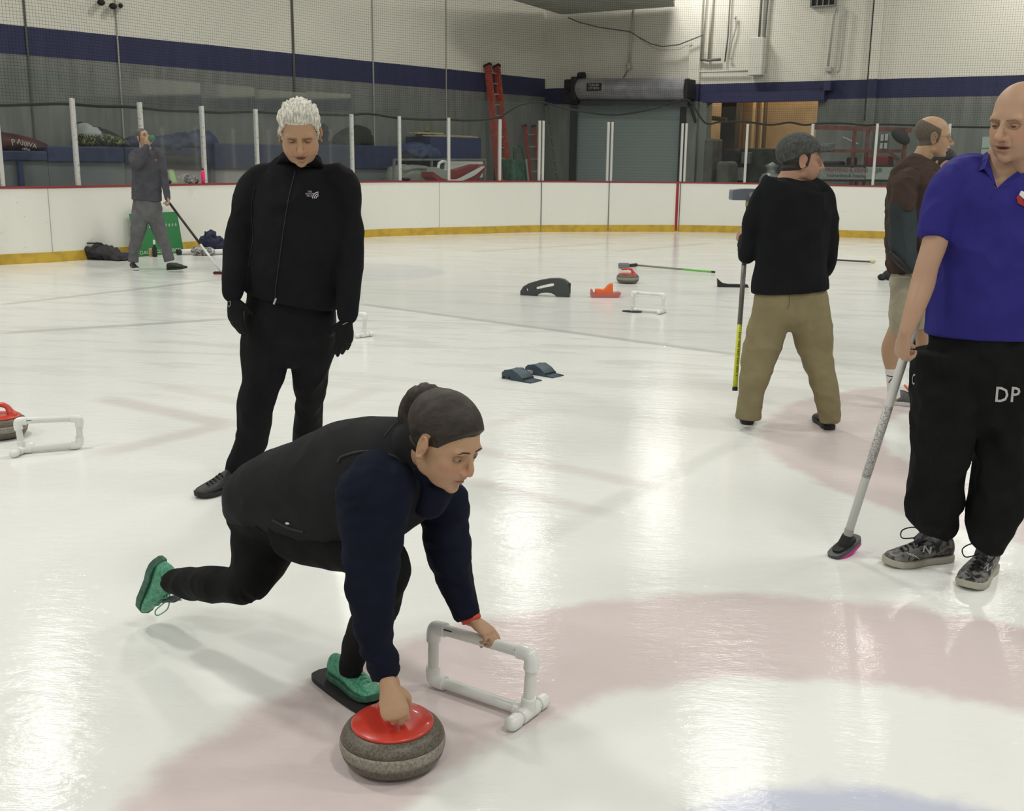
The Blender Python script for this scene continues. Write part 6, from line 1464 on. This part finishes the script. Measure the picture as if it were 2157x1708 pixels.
M_SHB = mat('shaft_black', (0.012, 0.012, 0.013), 0.35); M_SHW = mat('shaft_white', (0.66, 0.67, 0.64), 0.35)
B = MB(); B.cyl(a + (a - b).normalized() * 0.05, mid, 0.0165, 10); obj('upper_shaft', B, M_SHB, e, smooth=True); B = MB(); B.cyl(mid, b, 0.015, 10); obj('lower_shaft', B, M_SHW, e, smooth=True)
B = MB(); B.box(b - Vector((0, 0, 0.008)), (0.20, 0.08, 0.03), None, 0.01); obj('brush_head', B, M_BLACK, e); B = MB(); B.box(Vector((b.x, b.y, 0.008)), (0.18, 0.07, 0.014)); obj('pad', B, mat('pad_orange', (0.7, 0.10, 0.02), 0.6), e)

# ------------------------------------------------ 4. capped person seen from behind
SK4 = (0.42, 0.24, 0.16)
Yc = 6.25; p = G(1662, 905); P4 = empty('person', (p.x, p.y, 0), 'person in dark grey cap, black jacket and khaki trousers, standing with back turned', 'person')
jb4 = fabric('jacket_black', (0.0085, 0.0092, 0.011), 0.9); kh = fabric('khaki', (0.24, 0.205, 0.115), 0.85, 0.08, bump=0.9)
capm = mat('cap_grey', (0.052, 0.056, 0.054), 0.85, var=0.35, vscale=60, bump=0.3, bscale=150)
parts = []
def hl_c(x, y, z): return np.minimum(z - interp(y, [-0.11, -0.02, 0.02, 0.03], [-0.058, -0.05, -0.03, 0.02]), np.minimum(0.045 - z, 0.028 - y))
def hl_cap(x, y, z): return z - interp(y, [-0.11, -0.04, 0.05, 0.10], [-0.022, 0.008, 0.040, 0.052])
M4, _ = make_head(P4, parts, 1688, 337, Yc, (0.95, -0.02, -0.03), (0.03, 0.0, 1), 1.13, SK4, opts=dict(neckdir=(0.1, -0.62, -1), necklen=0.13, neckr=0.058, jaw=1.05),
    hair=[('hair', hl_c, 0.008, 0.002, 80, 0.012, (1, 1, 0.4), hairmat('hair_dark', (0.012, 0.009, 0.007)), {}), ('cap', hl_cap, 0.014, 0.002, 20, 0.004, (1, 1, 1), capm, {})], vox=0.0032, paint=dict(stubble=0.2))
# brim
cap_o = [o for o in P4.children if o.name.startswith('cap')][0] if P4.children else None
cap_o = [o for o in COL.objects if o.parent == P4 and o.name.startswith('cap')][0]
B = MB(); rings = []
for i in range(9):
    s_ = i / 8; y_ = 0.066 + 0.088 * s_; w_ = 0.072 * math.sqrt(max(0.02, 1 - (s_ * 0.92) ** 2.4)); z_ = 0.074 + 0.012 * s_
    rings.append([Vector((w_ * math.cos(t_), y_, z_ + 0.0045 * math.sin(t_) - 0.036 * (math.cos(t_)) ** 2)) for t_ in [2 * PI * k / 16 for k in range(16)]])
B.loft(rings); B.bm.transform(M4); obj('brim', B, capm, cap_o, smooth=True)
B = MB()
limb(B, [(1676, 376, Yc, 36, 34), (1674, 388, Yc, 58, 44), (1670, 402, Yc, 76, 52), (1670, 440, Yc, 82, 56), (1670, 500, Yc, 78, 54), (1666, 550, Yc, 74, 52), (1664, 590, Yc, 81, 55), (1664, 614, Yc, 82, 55)], (1, 0, 0), 30, round_=False)
limb(B, [(1625, 398, Yc, 26), (1603, 418, Yc, 25), (1592, 450, Yc, 23), (1582, 490, Yc + .02, 21), (1574, 525, Yc + .05, 20), (1573, 538, Yc + .10, 18), (1570, 515, Yc + .25, 16), (1568, 500, Yc + .32, 14)])
limb(B, [(1715, 396, Yc, 26), (1735, 412, Yc, 24), (1743, 450, Yc, 22), (1745, 495, Yc + .02, 21), (1745, 535, Yc + .05, 20), (1738, 565, Yc + .12, 18), (1722, 580, Yc + .22, 16)])
j4 = cloth('jacket', B, jb4, P4, 0.008, 9, 0.012, 4, (1, 1, 0.8), 41, lambda c: min(1, max(0, (c[2] - 0.97) / 0.12)))
B = MB(); B.tube([WP(1676, 394, Yc), WP(1681, 384, Yc + 0.0)], [(0.098, 0.09), (0.088, 0.082)], 26, (1, 0, 0)); me = remesh(B, 0.006, 3); mobj('collar', me, jb4, j4)
B = MB(); limb(B, [(1667, 600, Yc, 72, 45), (1667, 630, Yc, 79, 50), (1666, 652, Yc, 78, 48)], (1, 0, 0), 26)
limb(B, [(1627, 640, Yc, 40, 43), (1617, 690, Yc, 42, 44), (1600, 750, Yc, 37, 38), (1588, 800, Yc, 31, 33), (1578, 850, Yc, 27, 29), (1576, 882, Yc, 26, 27)], round_=False)
limb(B, [(1704, 640, Yc, 41, 43), (1709, 690, Yc, 43, 44), (1722, 750, Yc, 34, 36), (1735, 800, Yc, 29, 32), (1745, 850, Yc, 25, 27), (1749, 888, Yc, 23, 25)], round_=False)
k4 = cloth('trousers', B, kh, P4, 0.008, 8, 0.011, 3.5, (1, 1, 1.4), 50)
tk = bvh(k4); strip_on('seam', tk, [(1664, 612), (1662, 640), (1658, 652)], 0.002, mat('khaki_dark', (0.12, 0.10, 0.055), 0.9), k4, 0.0)
B = MB(); hand(B, WP(1568, 500, Yc + .32), (-0.15, 0.8, 0.1), (0.8, 0.1, -0.2), 1, CURL_GRIP, (0.9, 0.9), 1.0); parts.append(remesh(B, 0.005, 2))
parts.append(inner()); finish_body(P4, parts, SK4)
for hx, hy, tx in ((1576, 897, 0.15), (1750, 908, 0.05)):
    h_ = Vector(G(hx, hy)); shoe(P4, (h_.x, h_.y + 0.02, 0), (h_.x + tx, h_.y + 1, 0), (0, 0, 1), mat('shoe_dark', (0.014, 0.013, 0.014), 0.5), soB, M_LB, 0.29, 1.15, 0.9)
# upside-down broom
a = WP(1577, 424, Yc + .42); g_ = WP(1565, 545, Yc + .40); b = WP(1548, 822, Yc + .15)
b = WP(1548, 822, 6.40)
e = empty('curling_broom', (b.x, b.y, 0), 'curling broom held upside down by the capped person, grey head on top, yellow lower shaft', 'broom')
dv = (b - a).normalized(); L_ = (b - a).length
def at_y(py): return a + (b - a) * ((py - 424) / (822 - 424.0))
M_YEL = mat('shaft_yellow', (0.62, 0.66, 0.03), 0.4)
for nm, y0, y1, r_, mt_ in (('upper_shaft', 424, 560, 0.0145, mat('shaft_dark', (0.05, 0.045, 0.04), 0.4)), ('middle_shaft', 560, 684, 0.0150, mat('shaft_mid', (0.14, 0.14, 0.12), 0.35)), ('lower_shaft', 684, 815, 0.0150, M_YEL), ('end_cap', 815, 823, 0.0165, M_BLACK)):
    B = MB(); B.cyl(at_y(y0), at_y(y1), r_, 14); obj(nm, B, mt_, e, smooth=True)
for k_ in range(26):
    if k_ % 5 == 4: continue
    y_ = 700 + k_ * 3.6; B = MB(); c_ = at_y(y_); B.box(c_ + Vector((0, -0.0135, 0)), (0.010, 0.006, 0.0045)); obj('print', B, mat('print_olive', (0.10, 0.11, 0.02), 0.6), e)
B = MB(); B.cyl(a - dv * 0.005, a + dv * 0.03, 0.018, 12); obj('ferrule', B, mat('ferrule_yellow', (0.45, 0.42, 0.15), 0.4), e)
hx, hy, hz = Vector((1, 0.1, 0)).normalized(), Vector((-0.1, 1, 0)).normalized(), Vector((0, 0, 1))
c_ = a - dv * 0.03 + Vector((-0.01, 0, 0.008)); B = MB(); B.loft([[c_ + hx * x_ + hy * (w_ * cy) + hz * (h_ * cz + dz) for cy, cz in ((-1, -1), (1, -1), (1, 1), (-1, 1))] for x_, w_, h_, dz in ((-0.105, 0.03, 0.020, -0.002), (-0.10, 0.038, 0.030, 0), (-0.03, 0.04, 0.034, 0.004), (0.03, 0.04, 0.034, 0.004), (0.10, 0.038, 0.030, 0), (0.105, 0.03, 0.02, -0.002))])
obj('brush_head', B, mat('head_bluegrey', (0.15, 0.165, 0.20), 0.45), e)
B = MB(); B.cyl(c_ + hx * 0.015 - hy * 0.04, c_ + hx * 0.015 - hy * 0.052, 0.018, 14); obj('swivel', B, M_ALU, e)

# ------------------------------------------------ 5. person in brown shirt and shorts
SK5 = (0.44, 0.285, 0.175)
Yb = 6.85; p = G(1900, 862); P5 = empty('person', (p.x, p.y, 0), 'balding person with glasses in brown shirt over grey sleeves and khaki shorts, facing right', 'person')
brn = fabric('shirt_brown', (0.058, 0.040, 0.032), 0.9); gsl = fabric('sleeve_grey', (0.040, 0.050, 0.054), 0.9); shk = fabric('shorts_khaki', (0.36, 0.335, 0.25), 0.85, bump=0.4)
HAIR_5 = hairmat('hair_buzz', (0.07, 0.055, 0.04), (0.14, 0.115, 0.085), 0.8, (1, 1, 1), 200, 0.2)
def hl_5(x, y, z): return np.minimum(z - interp(y, [-0.11, -0.02, 0.02, 0.03], [-0.058, -0.05, -0.03, 0.01]), np.minimum(0.058 + (-y) * 0.45 - z, 0.028 - y))
parts = []
M5, _ = make_head(P5, parts, 1967, 289, Yb, (0.97, -0.22, -0.06), (0.03, 0.0, 1), 1.02, SK5, opts=dict(neckdir=(0.0, -0.42, -1), necklen=0.15, neckr=0.054, nose=1.02), paint=dict(stubble=0.15, hairshade=(hl_5, (0.10, 0.08, 0.06), 0.5)),
    brow=(0.10, 0.075, 0.05), hair=[('hair', hl_5, 0.002, 0.0, 60, 0.006, (1, 1, 1), HAIR_5, {})], vox=0.003, lid=0.4)
B = MB()
limb(B, [(1952, 338, Yb, 30, 26), (1944, 352, Yb, 46, 38), (1938, 372, Yb, 62, 56), (1935, 420, Yb, 66, 62), (1934, 480, Yb, 66, 58), (1930, 530, Yb, 64, 56), (1932, 566, Yb, 60, 54)], (1, 0, 0), 28, round_=False)
limb(B, [(1915, 372, Yb - .10, 24), (1903, 395, Yb - .16, 29), (1900, 425, Yb - .18, 28), (1900, 442, Yb - .18, 28)], (1, 0, 0), 22, round_=False)
b5 = cloth('shirt', B, brn, P5, 0.008, 4, 0.015, 6, (1, 1, 1), 60)
B = MB(); limb(B, [(1900, 430, Yb - .18, 26), (1901, 470, Yb - .18, 27), (1903, 515, Yb - .18, 28), (1910, 545, Yb - .20, 25), (1922, 560, Yb - .22, 19)], (1, 0, 0), 22); s5 = cloth('undershirt_sleeve', B, gsl, P5, 0.007, 4, 0.018, 5, (1, 1, 0.5), 61)
B = MB(); limb(B, [(1877, 534, Yb - .22, 5), (1895, 552, Yb - .27, 6), (1913, 572, Yb - .26, 5)]); obj('hem_band', B, M_BLACK, P5)
B = MB(); limb(B, [(1925, 552, Yb, 50, 46), (1924, 590, Yb, 50, 46)], (1, 0, 0), 20, round_=False)
limb(B, [(1904, 580, Yb - .06, 31, 34), (1902, 640, Yb - .05, 29, 32), (1901, 702, Yb - .03, 28, 30)], (1, 0, 0), 22, round_=False); limb(B, [(1935, 580, Yb + .10, 32, 34), (1944, 640, Yb + .10, 31, 32), (1950, 690, Yb + .10, 29, 30)], (1, 0, 0), 22, round_=False)
cloth('shorts', B, shk, P5, 0.008, 4, 0.016, 5, (1, 1, 1), 62)
# legs, arm, hand
B = MB(); limb(B, [(1901, 680, Yb - .03, 23), (1888, 712, Yb - .02, 23), (1879, 735, Yb, 22), (1879, 762, Yb, 18), (1880, 785, Yb, 13), (1882, 835, Yb, 12)], (1, 0, 0), 20)
limb(B, [(1950, 660, Yb + .1, 22), (1950, 735, Yb + .1, 20), (1945, 790, Yb + .12, 13), (1945, 835, Yb + .12, 12)], (1, 0, 0), 20); parts.append(remesh(B, 0.007, 3))
B = MB(); limb(B, [(1918, 560, Yb - .22, 12), (1930, 575, Yb - .24, 10)]); hand(B, WP(1928, 572, Yb - .24), (0.7, -0.2, -0.5), (0, 1, -0.2), 1, CURL_REL, sc=0.95); parts.append(remesh(B, 0.005, 2))
parts.append(inner()); finish_body(P5, parts, SK5)
B = MB(); limb(B, [(1879, 774, Yb, 15), (1881, 800, Yb, 13.5), (1883, 838, Yb, 13)], (1, 0, 0), 18, round_=False); so5 = cloth('sock', B, mat('sock_white', (0.70, 0.70, 0.68), 0.9), P5, 0.005, 2)
tq = bvh(so5); strip_on('sock_stripe', tq, [(1868, 791), (1880, 793), (1890, 790)], 0.003, M_BLACK, so5, 0.0, 4); strip_on('sock_stripe', tq, [(1872, 806), (1880, 797), (1889, 800)], 0.003, M_BLACK, so5, 0.0, 4)
B = MB(); limb(B, [(1945, 780, Yb + .12, 14), (1946, 840, Yb + .12, 13)], (1, 0, 0), 16, round_=False); cloth('sock', B, mat('sock_white', (0, 0, 0)), P5, 0.007, 2)
M_S5 = mat('shoe_grey', (0.11, 0.12, 0.12), 0.7, var=0.2, vscale=60); M_LO = mat('lace_orange', (0.70, 0.16, 0.05), 0.6)
h_ = Vector(G(1866, 850)); shoe(P5, (h_.x, h_.y, 0), (h_.x + 0.92, h_.y - 0.38, 0), (0, 0, 1), M_S5, M_SWT, M_LO, 0.29, bow=True, tongue_m=M_LO)
h_ = Vector(G(1935, 840)); shoe(P5, (h_.x, h_.y, 0), (h_.x + 0.9, h_.y - 0.3, 0), (0, 0, 1), M_S5, M_SWT, M_LO, 0.29)
# glasses
def lw(v): return M5 @ Vector(v)
e = empty('eyeglasses', tuple(lw((0, 0.1, 0))), 'thin rimmed glasses worn by the person in the brown shirt', 'glasses')
M_GLF = mat('wire_dark', (0.10, 0.085, 0.07), 0.4)
for s_ in (-1, 1):
    B = MB(); P = [lw((s_ * 0.033 + 0.024 * math.cos(t_), 0.103 - 0.010 * abs(math.cos(t_)) * 0, -0.001 + 0.018 * math.sin(t_))) for t_ in np.linspace(0, 2 * PI, 20)]; B.tube(P, 0.0011, 6, 'min'); obj('rim', B, M_GLF, e)
    B = MB(); B.tube([lw((s_ * 0.057, 0.100, 0.004)), lw((s_ * 0.079, 0.085, 0.005)), lw((s_ * 0.082, 0.03, 0.004)), lw((s_ * 0.084, -0.008, 0.003))], 0.0013, 6, 'min'); obj('temple', B, M_GLF, e)
B = MB(); B.tube([lw((-0.009, 0.104, 0.004)), lw((0, 0.106, 0.006)), lw((0.009, 0.104, 0.004))], 0.0011, 6, 'min'); obj('bridge', B, M_GLF, e)

# ------------------------------------------------ 6. person mostly hidden behind
Yh = 8.6; SK6 = (0.40, 0.26, 0.16)
p = WP(1990, 600, Yh); P6 = empty('person', (p.x, p.y, 0), 'dark-haired person mostly hidden, head showing behind the person in the brown shirt', 'person')
parts = []
def hl_6(x, y, z): return z - interp(y, [-0.11, -0.02, 0.02, 0.04, 0.055, 0.10], [-0.06, -0.05, -0.02, 0.02, 0.045, 0.055])
make_head(P6, parts, 1989, 348, Yh, (0.35, -0.9, -0.15), (0.15, -0.1, 1), 0.95, SK6, opts=dict(neckdir=(0, -0.2, -1)), hair=[('hair', hl_6, 0.016, 0.006, 40, 0.012, (1, 1, 1), hairmat('hair_black', (0.006, 0.006, 0.006)), {})], vox=0.0045)
B = MB(); zf_ = lambda z_: Vector((WP(1990, 400, Yh).x, Yh, z_))
c6 = WP(1990, 400, Yh); 
def col6(B, segs, ref=(1, 0, 0)): B.tube([Vector((c6.x + x_, Yh + y_, z_)) for x_, y_, z_, _, _ in segs], [(a_, b_) for _, _, _, a_, b_ in segs], 20, ref, round_=True)
B = MB(); col6(B, [(0, 0, 1.36, 0.09, 0.07), (0, 0, 1.30, 0.17, 0.10), (0, 0, 1.1, 0.19, 0.12), (0, 0, 0.85, 0.17, 0.12)]); 
for s_ in (-1, 1): col6(B, [(s_ * 0.16, 0, 1.30, 0.05, 0.05), (s_ * 0.21, 0, 1.05, 0.045, 0.045), (s_ * 0.20, -0.05, 0.80, 0.035, 0.035)])
cloth('jumper', B, fabric('jumper_dark', (0.02, 0.02, 0.022)), P6, 0.012, 3)
B = MB(); col6(B, [(0, 0, 0.9, 0.165, 0.115), (0, 0, 0.78, 0.16, 0.115)])
for s_ in (-1, 1): col6(B, [(s_ * 0.09, 0, 0.82, 0.085, 0.09), (s_ * 0.10, 0, 0.45, 0.06, 0.06), (s_ * 0.10, 0, 0.08, 0.05, 0.05)])
cloth('trousers', B, trB, P6, 0.012, 3)
B = MB(); col6(B, [(0, 0, 1.42, 0.05, 0.05), (0, 0, 1.25, 0.13, 0.08), (0, 0, 0.85, 0.12, 0.08)]); parts.append(remesh(B, 0.015, 2)); finish_body(P6, parts, SK6)
for s_ in (-1, 1): shoe(P6, (c6.x + s_ * 0.1, Yh + 0.08, 0), (c6.x + s_ * 0.12, Yh - 1, 0), (0, 0, 1), shB, soB, None, 0.27, vox=0.01)

# ------------------------------------------------ 7. bald person in royal blue polo
SK7 = (0.45, 0.285, 0.185)
Yp = 3.98; p = G(2030, 1200); P7 = empty('person', (p.x, p.y, 0), 'bald person in royal blue polo shirt and black sweatpants leaning on a white broom', 'person')
polo = fabric('polo_blue', (0.026, 0.023, 0.185), 0.75, 0.06, bump=0.2, bscale=300); swt = fabric('sweatpants', (0.0085, 0.0092, 0.0095), 0.95)
parts = []
M7, _ = make_head(P7, parts, 2146, 258, 3.90, (-0.80, -0.58, -0.16), (-0.10, -0.12, 1), 1.13, SK7, lip=(0.28, 0.10, 0.09), opts=dict(jaw=1.14, nose=1.03, deep=1.4, neckdir=(0.0, -0.22, -1), necklen=0.19, neckr=0.066, brow=1.1, mouth_open=0.0015),
    paint=dict(cheek=0.15, stubble=0.12, nose_red=0.1), brow=(0.20, 0.13, 0.08), browk=dict(lift=-0.004, w=0.0035), eye=(0.05, 0.045, 0.03), lid=0.75, look=(0, -0.3), vox=0.0026)
B = MB()
limb(B, [(2124, 362, 4.03, 52, 34), (2112, 380, 4.02, 100, 54), (2102, 406, Yp, 128, 76), (2100, 460, Yp, 132, 88), (2102, 530, Yp, 134, 98), (2100, 600, Yp, 138, 104), (2096, 660, Yp, 141, 104), (2092, 704, Yp, 142, 100)], (1, 0, 0), 36, round_=False)
limb(B, [(2035, 375, Yp, 42), (2003, 400, Yp - .02, 44), (1985, 440, Yp - .04, 40), (1972, 480, Yp - .06, 34), (1966, 502, Yp - .07, 31)], (1, 0, 0), 24, round_=False)
limb(B, [(2190, 375, Yp, 42), (2222, 400, Yp, 44), (2240, 440, Yp, 40), (2250, 500, Yp, 36)], (1, 0, 0), 20, round_=False)
p7 = cloth('polo_shirt', B, polo, P7, 0.008, 5, 0.014, 5, (1, 1, 0.8), 70, lambda c: min(1, max(0.1, (c[2] - 0.95) / 0.15)))
t7 = bvh(p7)
def inpoly(x, y, P):
    c = False; j = len(P) - 1
    for i in range(len(P)):
        if (P[i][1] > y) != (P[j][1] > y) and x < (P[j][0] - P[i][0]) * (y - P[i][1]) / (P[j][1] - P[i][1]) + P[i][0]: c = not c
        j = i
    return c
VP = [(2078, 300), (2080, 345), (2087, 372), (2098, 397), (2125, 382), (2160, 362), (2200, 345), (2200, 300)]
bm = bmesh.new(); bm.from_mesh(p7.data); dl = []
for f_ in bm.faces:
    c_ = f_.calc_center_median(); v_ = c_ - CAM; k_ = v_.dot(cf); x_ = IW / 2 + F * v_.dot(cr) / k_; y_ = IH / 2 - F * v_.dot(cu) / k_
    if c_.y < 3.99 and inpoly(x_, y_, VP): dl.append(f_)
bmesh.ops.delete(bm, geom=dl, context='FACES'); bm.to_mesh(p7.data); bm.free()
# neck opening skin and collar
B = MB()
for q in ([(2070, 336), (2072, 352), (2082, 372), (2097, 394)], [(2097, 394), (2122, 380), (2145, 366), (2172, 352)]):
    pass
def sheet(pa, pb, tree, off, th, matl, parent, name, n=8):
    A = catmull(pa, n); C2 = catmull(pb, n); me_rows = []
    B_ = MB(); top = []; bot = []
    for (ax_, ay_), (bx_, by_) in zip(A, C2):
        row = []
        for k in range(5):
            x_ = ax_ + (bx_ - ax_) * k / 4; y_ = ay_ + (by_ - ay_) * k / 4; lo2, n2 = hitpx(tree, x_, y_)
            if lo2 is None: lo2 = WP(x_, y_, 3.9); n2 = Vector((0, -1, 0.2))
            row.append((lo2 + n2 * off, n2))
        top.append(row)
    vt = [[B_.bm.verts.new(p_ + n_ * th) for p_, n_ in r_] for r_ in top]; vb = [[B_.bm.verts.new(p_) for p_, n_ in r_] for r_ in top]
    for i in range(len(vt) - 1):
        for k in range(4): B_.face([vt[i][k], vt[i + 1][k], vt[i + 1][k + 1], vt[i][k + 1]]); B_.face([vb[i][k], vb[i][k + 1], vb[i + 1][k + 1], vb[i + 1][k]])
        B_.face([vt[i][0], vb[i][0], vb[i + 1][0], vt[i + 1][0]]); B_.face([vt[i][4], vt[i + 1][4], vb[i + 1][4], vb[i][4]])
    B_.face([vt[0][k] for k in range(5)] + [vb[0][k] for k in range(4, -1, -1)]); B_.face([vt[-1][k] for k in range(4, -1, -1)] + [vb[-1][k] for k in range(5)])
    return obj(name, B_, matl, parent, smooth=True)
# chest skin in the V
B = MB(); limb(B, [(2132, 325, 3.97, 50, 44), (2126, 350, 3.965, 52, 44), (2114, 380, 3.965, 66, 48), (2105, 420, 3.96, 80, 54)], (1, 0, 0), 20); vneck = remesh(B, 0.005, 3); parts.append(vneck)
for poly in ([(2084, 316, 4.00), (2036, 350, 3.98), (2046, 368, 3.93), (2072, 356, 3.895), (2098, 396, 3.865), (2086, 352, 3.90), (2080, 334, 3.94)], [(2176, 330, 3.98), (2196, 352, 3.95), (2168, 372, 3.89), (2132, 390, 3.865), (2098, 398, 3.86), (2122, 376, 3.875), (2150, 356, 3.90)]):
    B = MB(); pp_ = [WP(*q) for q in poly]; B.loft([pp_, [q + Vector((0, -0.007, 0.002)) for q in pp_]]); bmesh.ops.triangulate(B.bm, faces=B.bm.faces[:]); obj('collar', B, polo, p7)
strip_on('placket', t7, [(2098, 398), (2090, 412), (2086, 422)], 0.002, mat('polo_dark', (0.015, 0.013, 0.12), 0.8), p7, 0.0)
sheet([(2143, 428), (2140, 416)], [(2158, 436), (2152, 403)], t7, 0.002, 0.002, mat('patch_red', (0.35, 0.02, 0.02), 0.6), p7, 'chest_patch'); sheet([(2146, 410), (2150, 402)], [(2162, 425), (2164, 410)], t7, 0.0045, 0.001, M_WHITE, p7, 'chest_patch')
# arms
B = MB(); limb(B, [(1975, 480, Yp - .06, 27), (1968, 515, Yp - .07, 26), (1953, 560, Yp - .09, 24), (1943, 600, Yp - .10, 25), (1930, 640, Yp - .13, 22), (1916, 680, Yp - .15, 18), (1908, 700, Yp - .16, 15)], (1, 0, 0), 20)
w7 = WP(1907, 698, Yp - .16); hand(B, w7, WP(1898, 752, Yp - .14) - w7, (0.9, 0.30, 0.0), -1, [(0.75, 1.2, 0.9), (0.8, 1.25, 0.9), (0.85, 1.25, 0.9), (0.9, 1.25, 0.9)], (0.8, 0.75), 0.98, 0.0, 1.05); parts.append(remesh(B, 0.0035, 3))
B = MB(); limb(B, [(2240, 480, Yp, 27), (2255, 560, Yp, 25), (2250, 660, Yp - .05, 18)]); hand(B, WP(2250, 655, Yp - .05), (0, -0.1, -1), (-1, 0, 0), 1, CURL_REL); parts.append(remesh(B, 0.006, 2))

B = MB(); limb(B, [(2092, 695, Yp, 130, 90), (2090, 740, Yp, 132, 88), (2080, 800, Yp, 128, 84), (2068, 850, Yp, 100, 70)], (1, 0, 0), 30)
limb(B, [(1998, 740, Yp, 74, 80), (1992, 840, Yp, 68, 74), (1984, 920, Yp, 61, 66), (1974, 1000, Yp, 56, 60), (1968, 1055, Yp, 57, 58), (1972, 1090, Yp, 50, 52), (1984, 1112, Yp, 30, 32), (1986, 1128, Yp, 22, 26)], (1, 0, 0), 26, round_=False)
limb(B, [(2130, 740, Yp, 74, 80), (2120, 840, Yp, 66, 74), (2112, 920, Yp, 60, 66), (2108, 1000, Yp - .03, 57, 60), (2098, 1060, Yp - .06, 54, 56), (2088, 1110, Yp - .08, 48, 48), (2080, 1140, Yp - .10, 38, 40), (2074, 1156, Yp - .10, 26, 28)], (1, 0, 0), 26, round_=False)
s7 = cloth('sweatpants', B, swt, P7, 0.009, 4, 0.022, 4.5, (1, 1, 0.8), 75)
parts.append(inner()); finish_body(P7, parts, SK7); ts = bvh(s7); M_DP = mat('letter_grey', (0.48, 0.48, 0.48), 0.7)
for ch, cx_ in (('D', 2110), ('P', 2138)): px_text('lettering', ch, cx_, 833, 33, ts, M_DP, s7, 0.004, 0.02, 0.82, 0.012)
px_text('lettering', 'C', 1924, 800, 24, ts, M_DP, s7, 0.003, 0.02, 0.25)
# trainers
t = NT('trainer_mix'); P = t.pos(); n_ = t.noise(t.mapping(P, (1, 1, 1.4)), 26, 2, 0.5, 1.2); t.col(t.mix(t.ramp(n_, 0.48, 0.54), (0.018, 0.018, 0.019), (0.16, 0.155, 0.145))); t.set(Roughness=0.45); t.bump(t.noise(P, 120, 2), 0.4, 0.002); M_TR = t.m
M_SOLE7 = mat('sole_cream', (0.42, 0.40, 0.33), 0.6); M_TG = mat('tongue_grey', (0.09, 0.09, 0.095), 0.8)
h_ = Vector(G(2004, 1178)); h_.z = 0; tt_ = Vector(G(1866, 1192)); o1_, Ms1 = shoe(P7, h_, (tt_.x, tt_.y, 0), (0, 0, 1), M_TR, M_SOLE7, M_LB, 0.31, 1.08, 1.05, bow=True, tongue_m=M_TG, vox=0.004, sole_t=0.026)
h_ = Vector(G(2088, 1196)); h_.z = 0; tt_ = Vector(G(2028, 1250)); o2_, Ms2 = shoe(P7, h_, (tt_.x, tt_.y, 0), (0, 0, 1), M_TR, M_SOLE7, M_LB, 0.31, 1.08, 1.05, bow=True, tongue_m=M_TG, vox=0.004, sole_t=0.026)
px_text('emblem', 'N', 1953, 1158, 15, bvh(o1_), mat('emblem_grey', (0.55, 0.55, 0.55), 0.5), o1_, 0.003, -0.1, 1.15, 0.02)
px_text('emblem', 'N', 2080, 1196, 15, bvh(o2_), mat('emblem_grey', (0.5, 0.5, 0.5), 0.5), o2_, 0.003, -0.6, 0.7)
for k_, (ox, oy) in enumerate(((1918, 1170), (1924, 1172), (1930, 1174), (1936, 1177))):
    strip_on('stripe', bvh(o1_), [(ox - 8, oy - 7), (ox, oy)], 0.0016, mat('emblem_grey', (0, 0, 0)), o1_, 0.001, 3)
# white broom
top = WP(1978, 520, Yp + .02); bot = Vector(G(1781, 1160, 0.05)); hnd = WP(1905, 742, Yp - .10)
bot = Vector(WP(1779, 1148, Vector(G(1781, 1168)).y))
e = empty('curling_broom', (bot.x, bot.y, 0), 'white curling broom with a black and magenta head held by the person in blue', 'broom')
def br(py_): return bot + (top - bot) * ((1148 - py_) / (1148 - 520.0))
B = MB(); B.cyl(br(1128), br(520), 0.0170, 18); obj('shaft', B, M_SHW, e, smooth=True)
t = NT('shaft_flecks'); P = t.pos(True); n_ = t.noise(P, 220, 2, 0.6); t.col(t.mix(t.ramp(n_, 0.45, 0.55), (0.28, 0.28, 0.27), (0.62, 0.62, 0.60))); t.set(Roughness=0.4)
B = MB(); B.cyl(br(992), br(838), 0.0178, 18); obj('patterned_sleeve', B, t.m, e, smooth=True, label='grey mottled section of the shaft')
B = MB(); B.cyl(br(1126), br(1111), 0.0185, 16); obj('tape', B, mat('tape_grey', (0.35, 0.34, 0.32), 0.5), e)
B = MB(); B.tube([br(1150), br(1124)], [0.030, 0.021], 16, 'min'); obj('socket', B, M_BLACK, e)
hx = (Vector(G(1806, 1148)) - Vector(G(1754, 1164))); hx.z = 0.02; hx.normalize(); hy = Vector((-hx.y, hx.x, 0)).normalized(); hz = hx.cross(hy)
c_ = WP(1780, 1150, bot.y); 
tl = Matrix.Rotation(-0.22, 3, hy); hx2 = tl @ hx; hz2 = hx2.cross(hy)
cz = Vector((bot.x, bot.y, 0.034)) + hx * 0.0
for nm, zz, hh, sc_, mt_ in (('pad', -0.014, 0.009, 0.97, mat('pad_magenta', (0.55, 0.03, 0.26), 0.5)), ('brush_plate', 0.0, 0.008, 1.0, mat('plate_dark', (0.045, 0.045, 0.05), 0.35)), ('brush_top', 0.010, 0.006, 0.7, M_BLACK)):
    B = MB(); o_ = cr2([(-0.085, 0), (-0.07, 0.028), (0, 0.036), (0.07, 0.028), (0.085, 0), (0.07, -0.028), (0, -0.036), (-0.07, -0.028)], 4)
    B.prism([cz + hx2 * (a * sc_) + hy * (b_ * sc_) + hz2 * (zz - hh) for a, b_ in o_], hz2 * (2 * hh)); obj(nm, B, mt_, e)
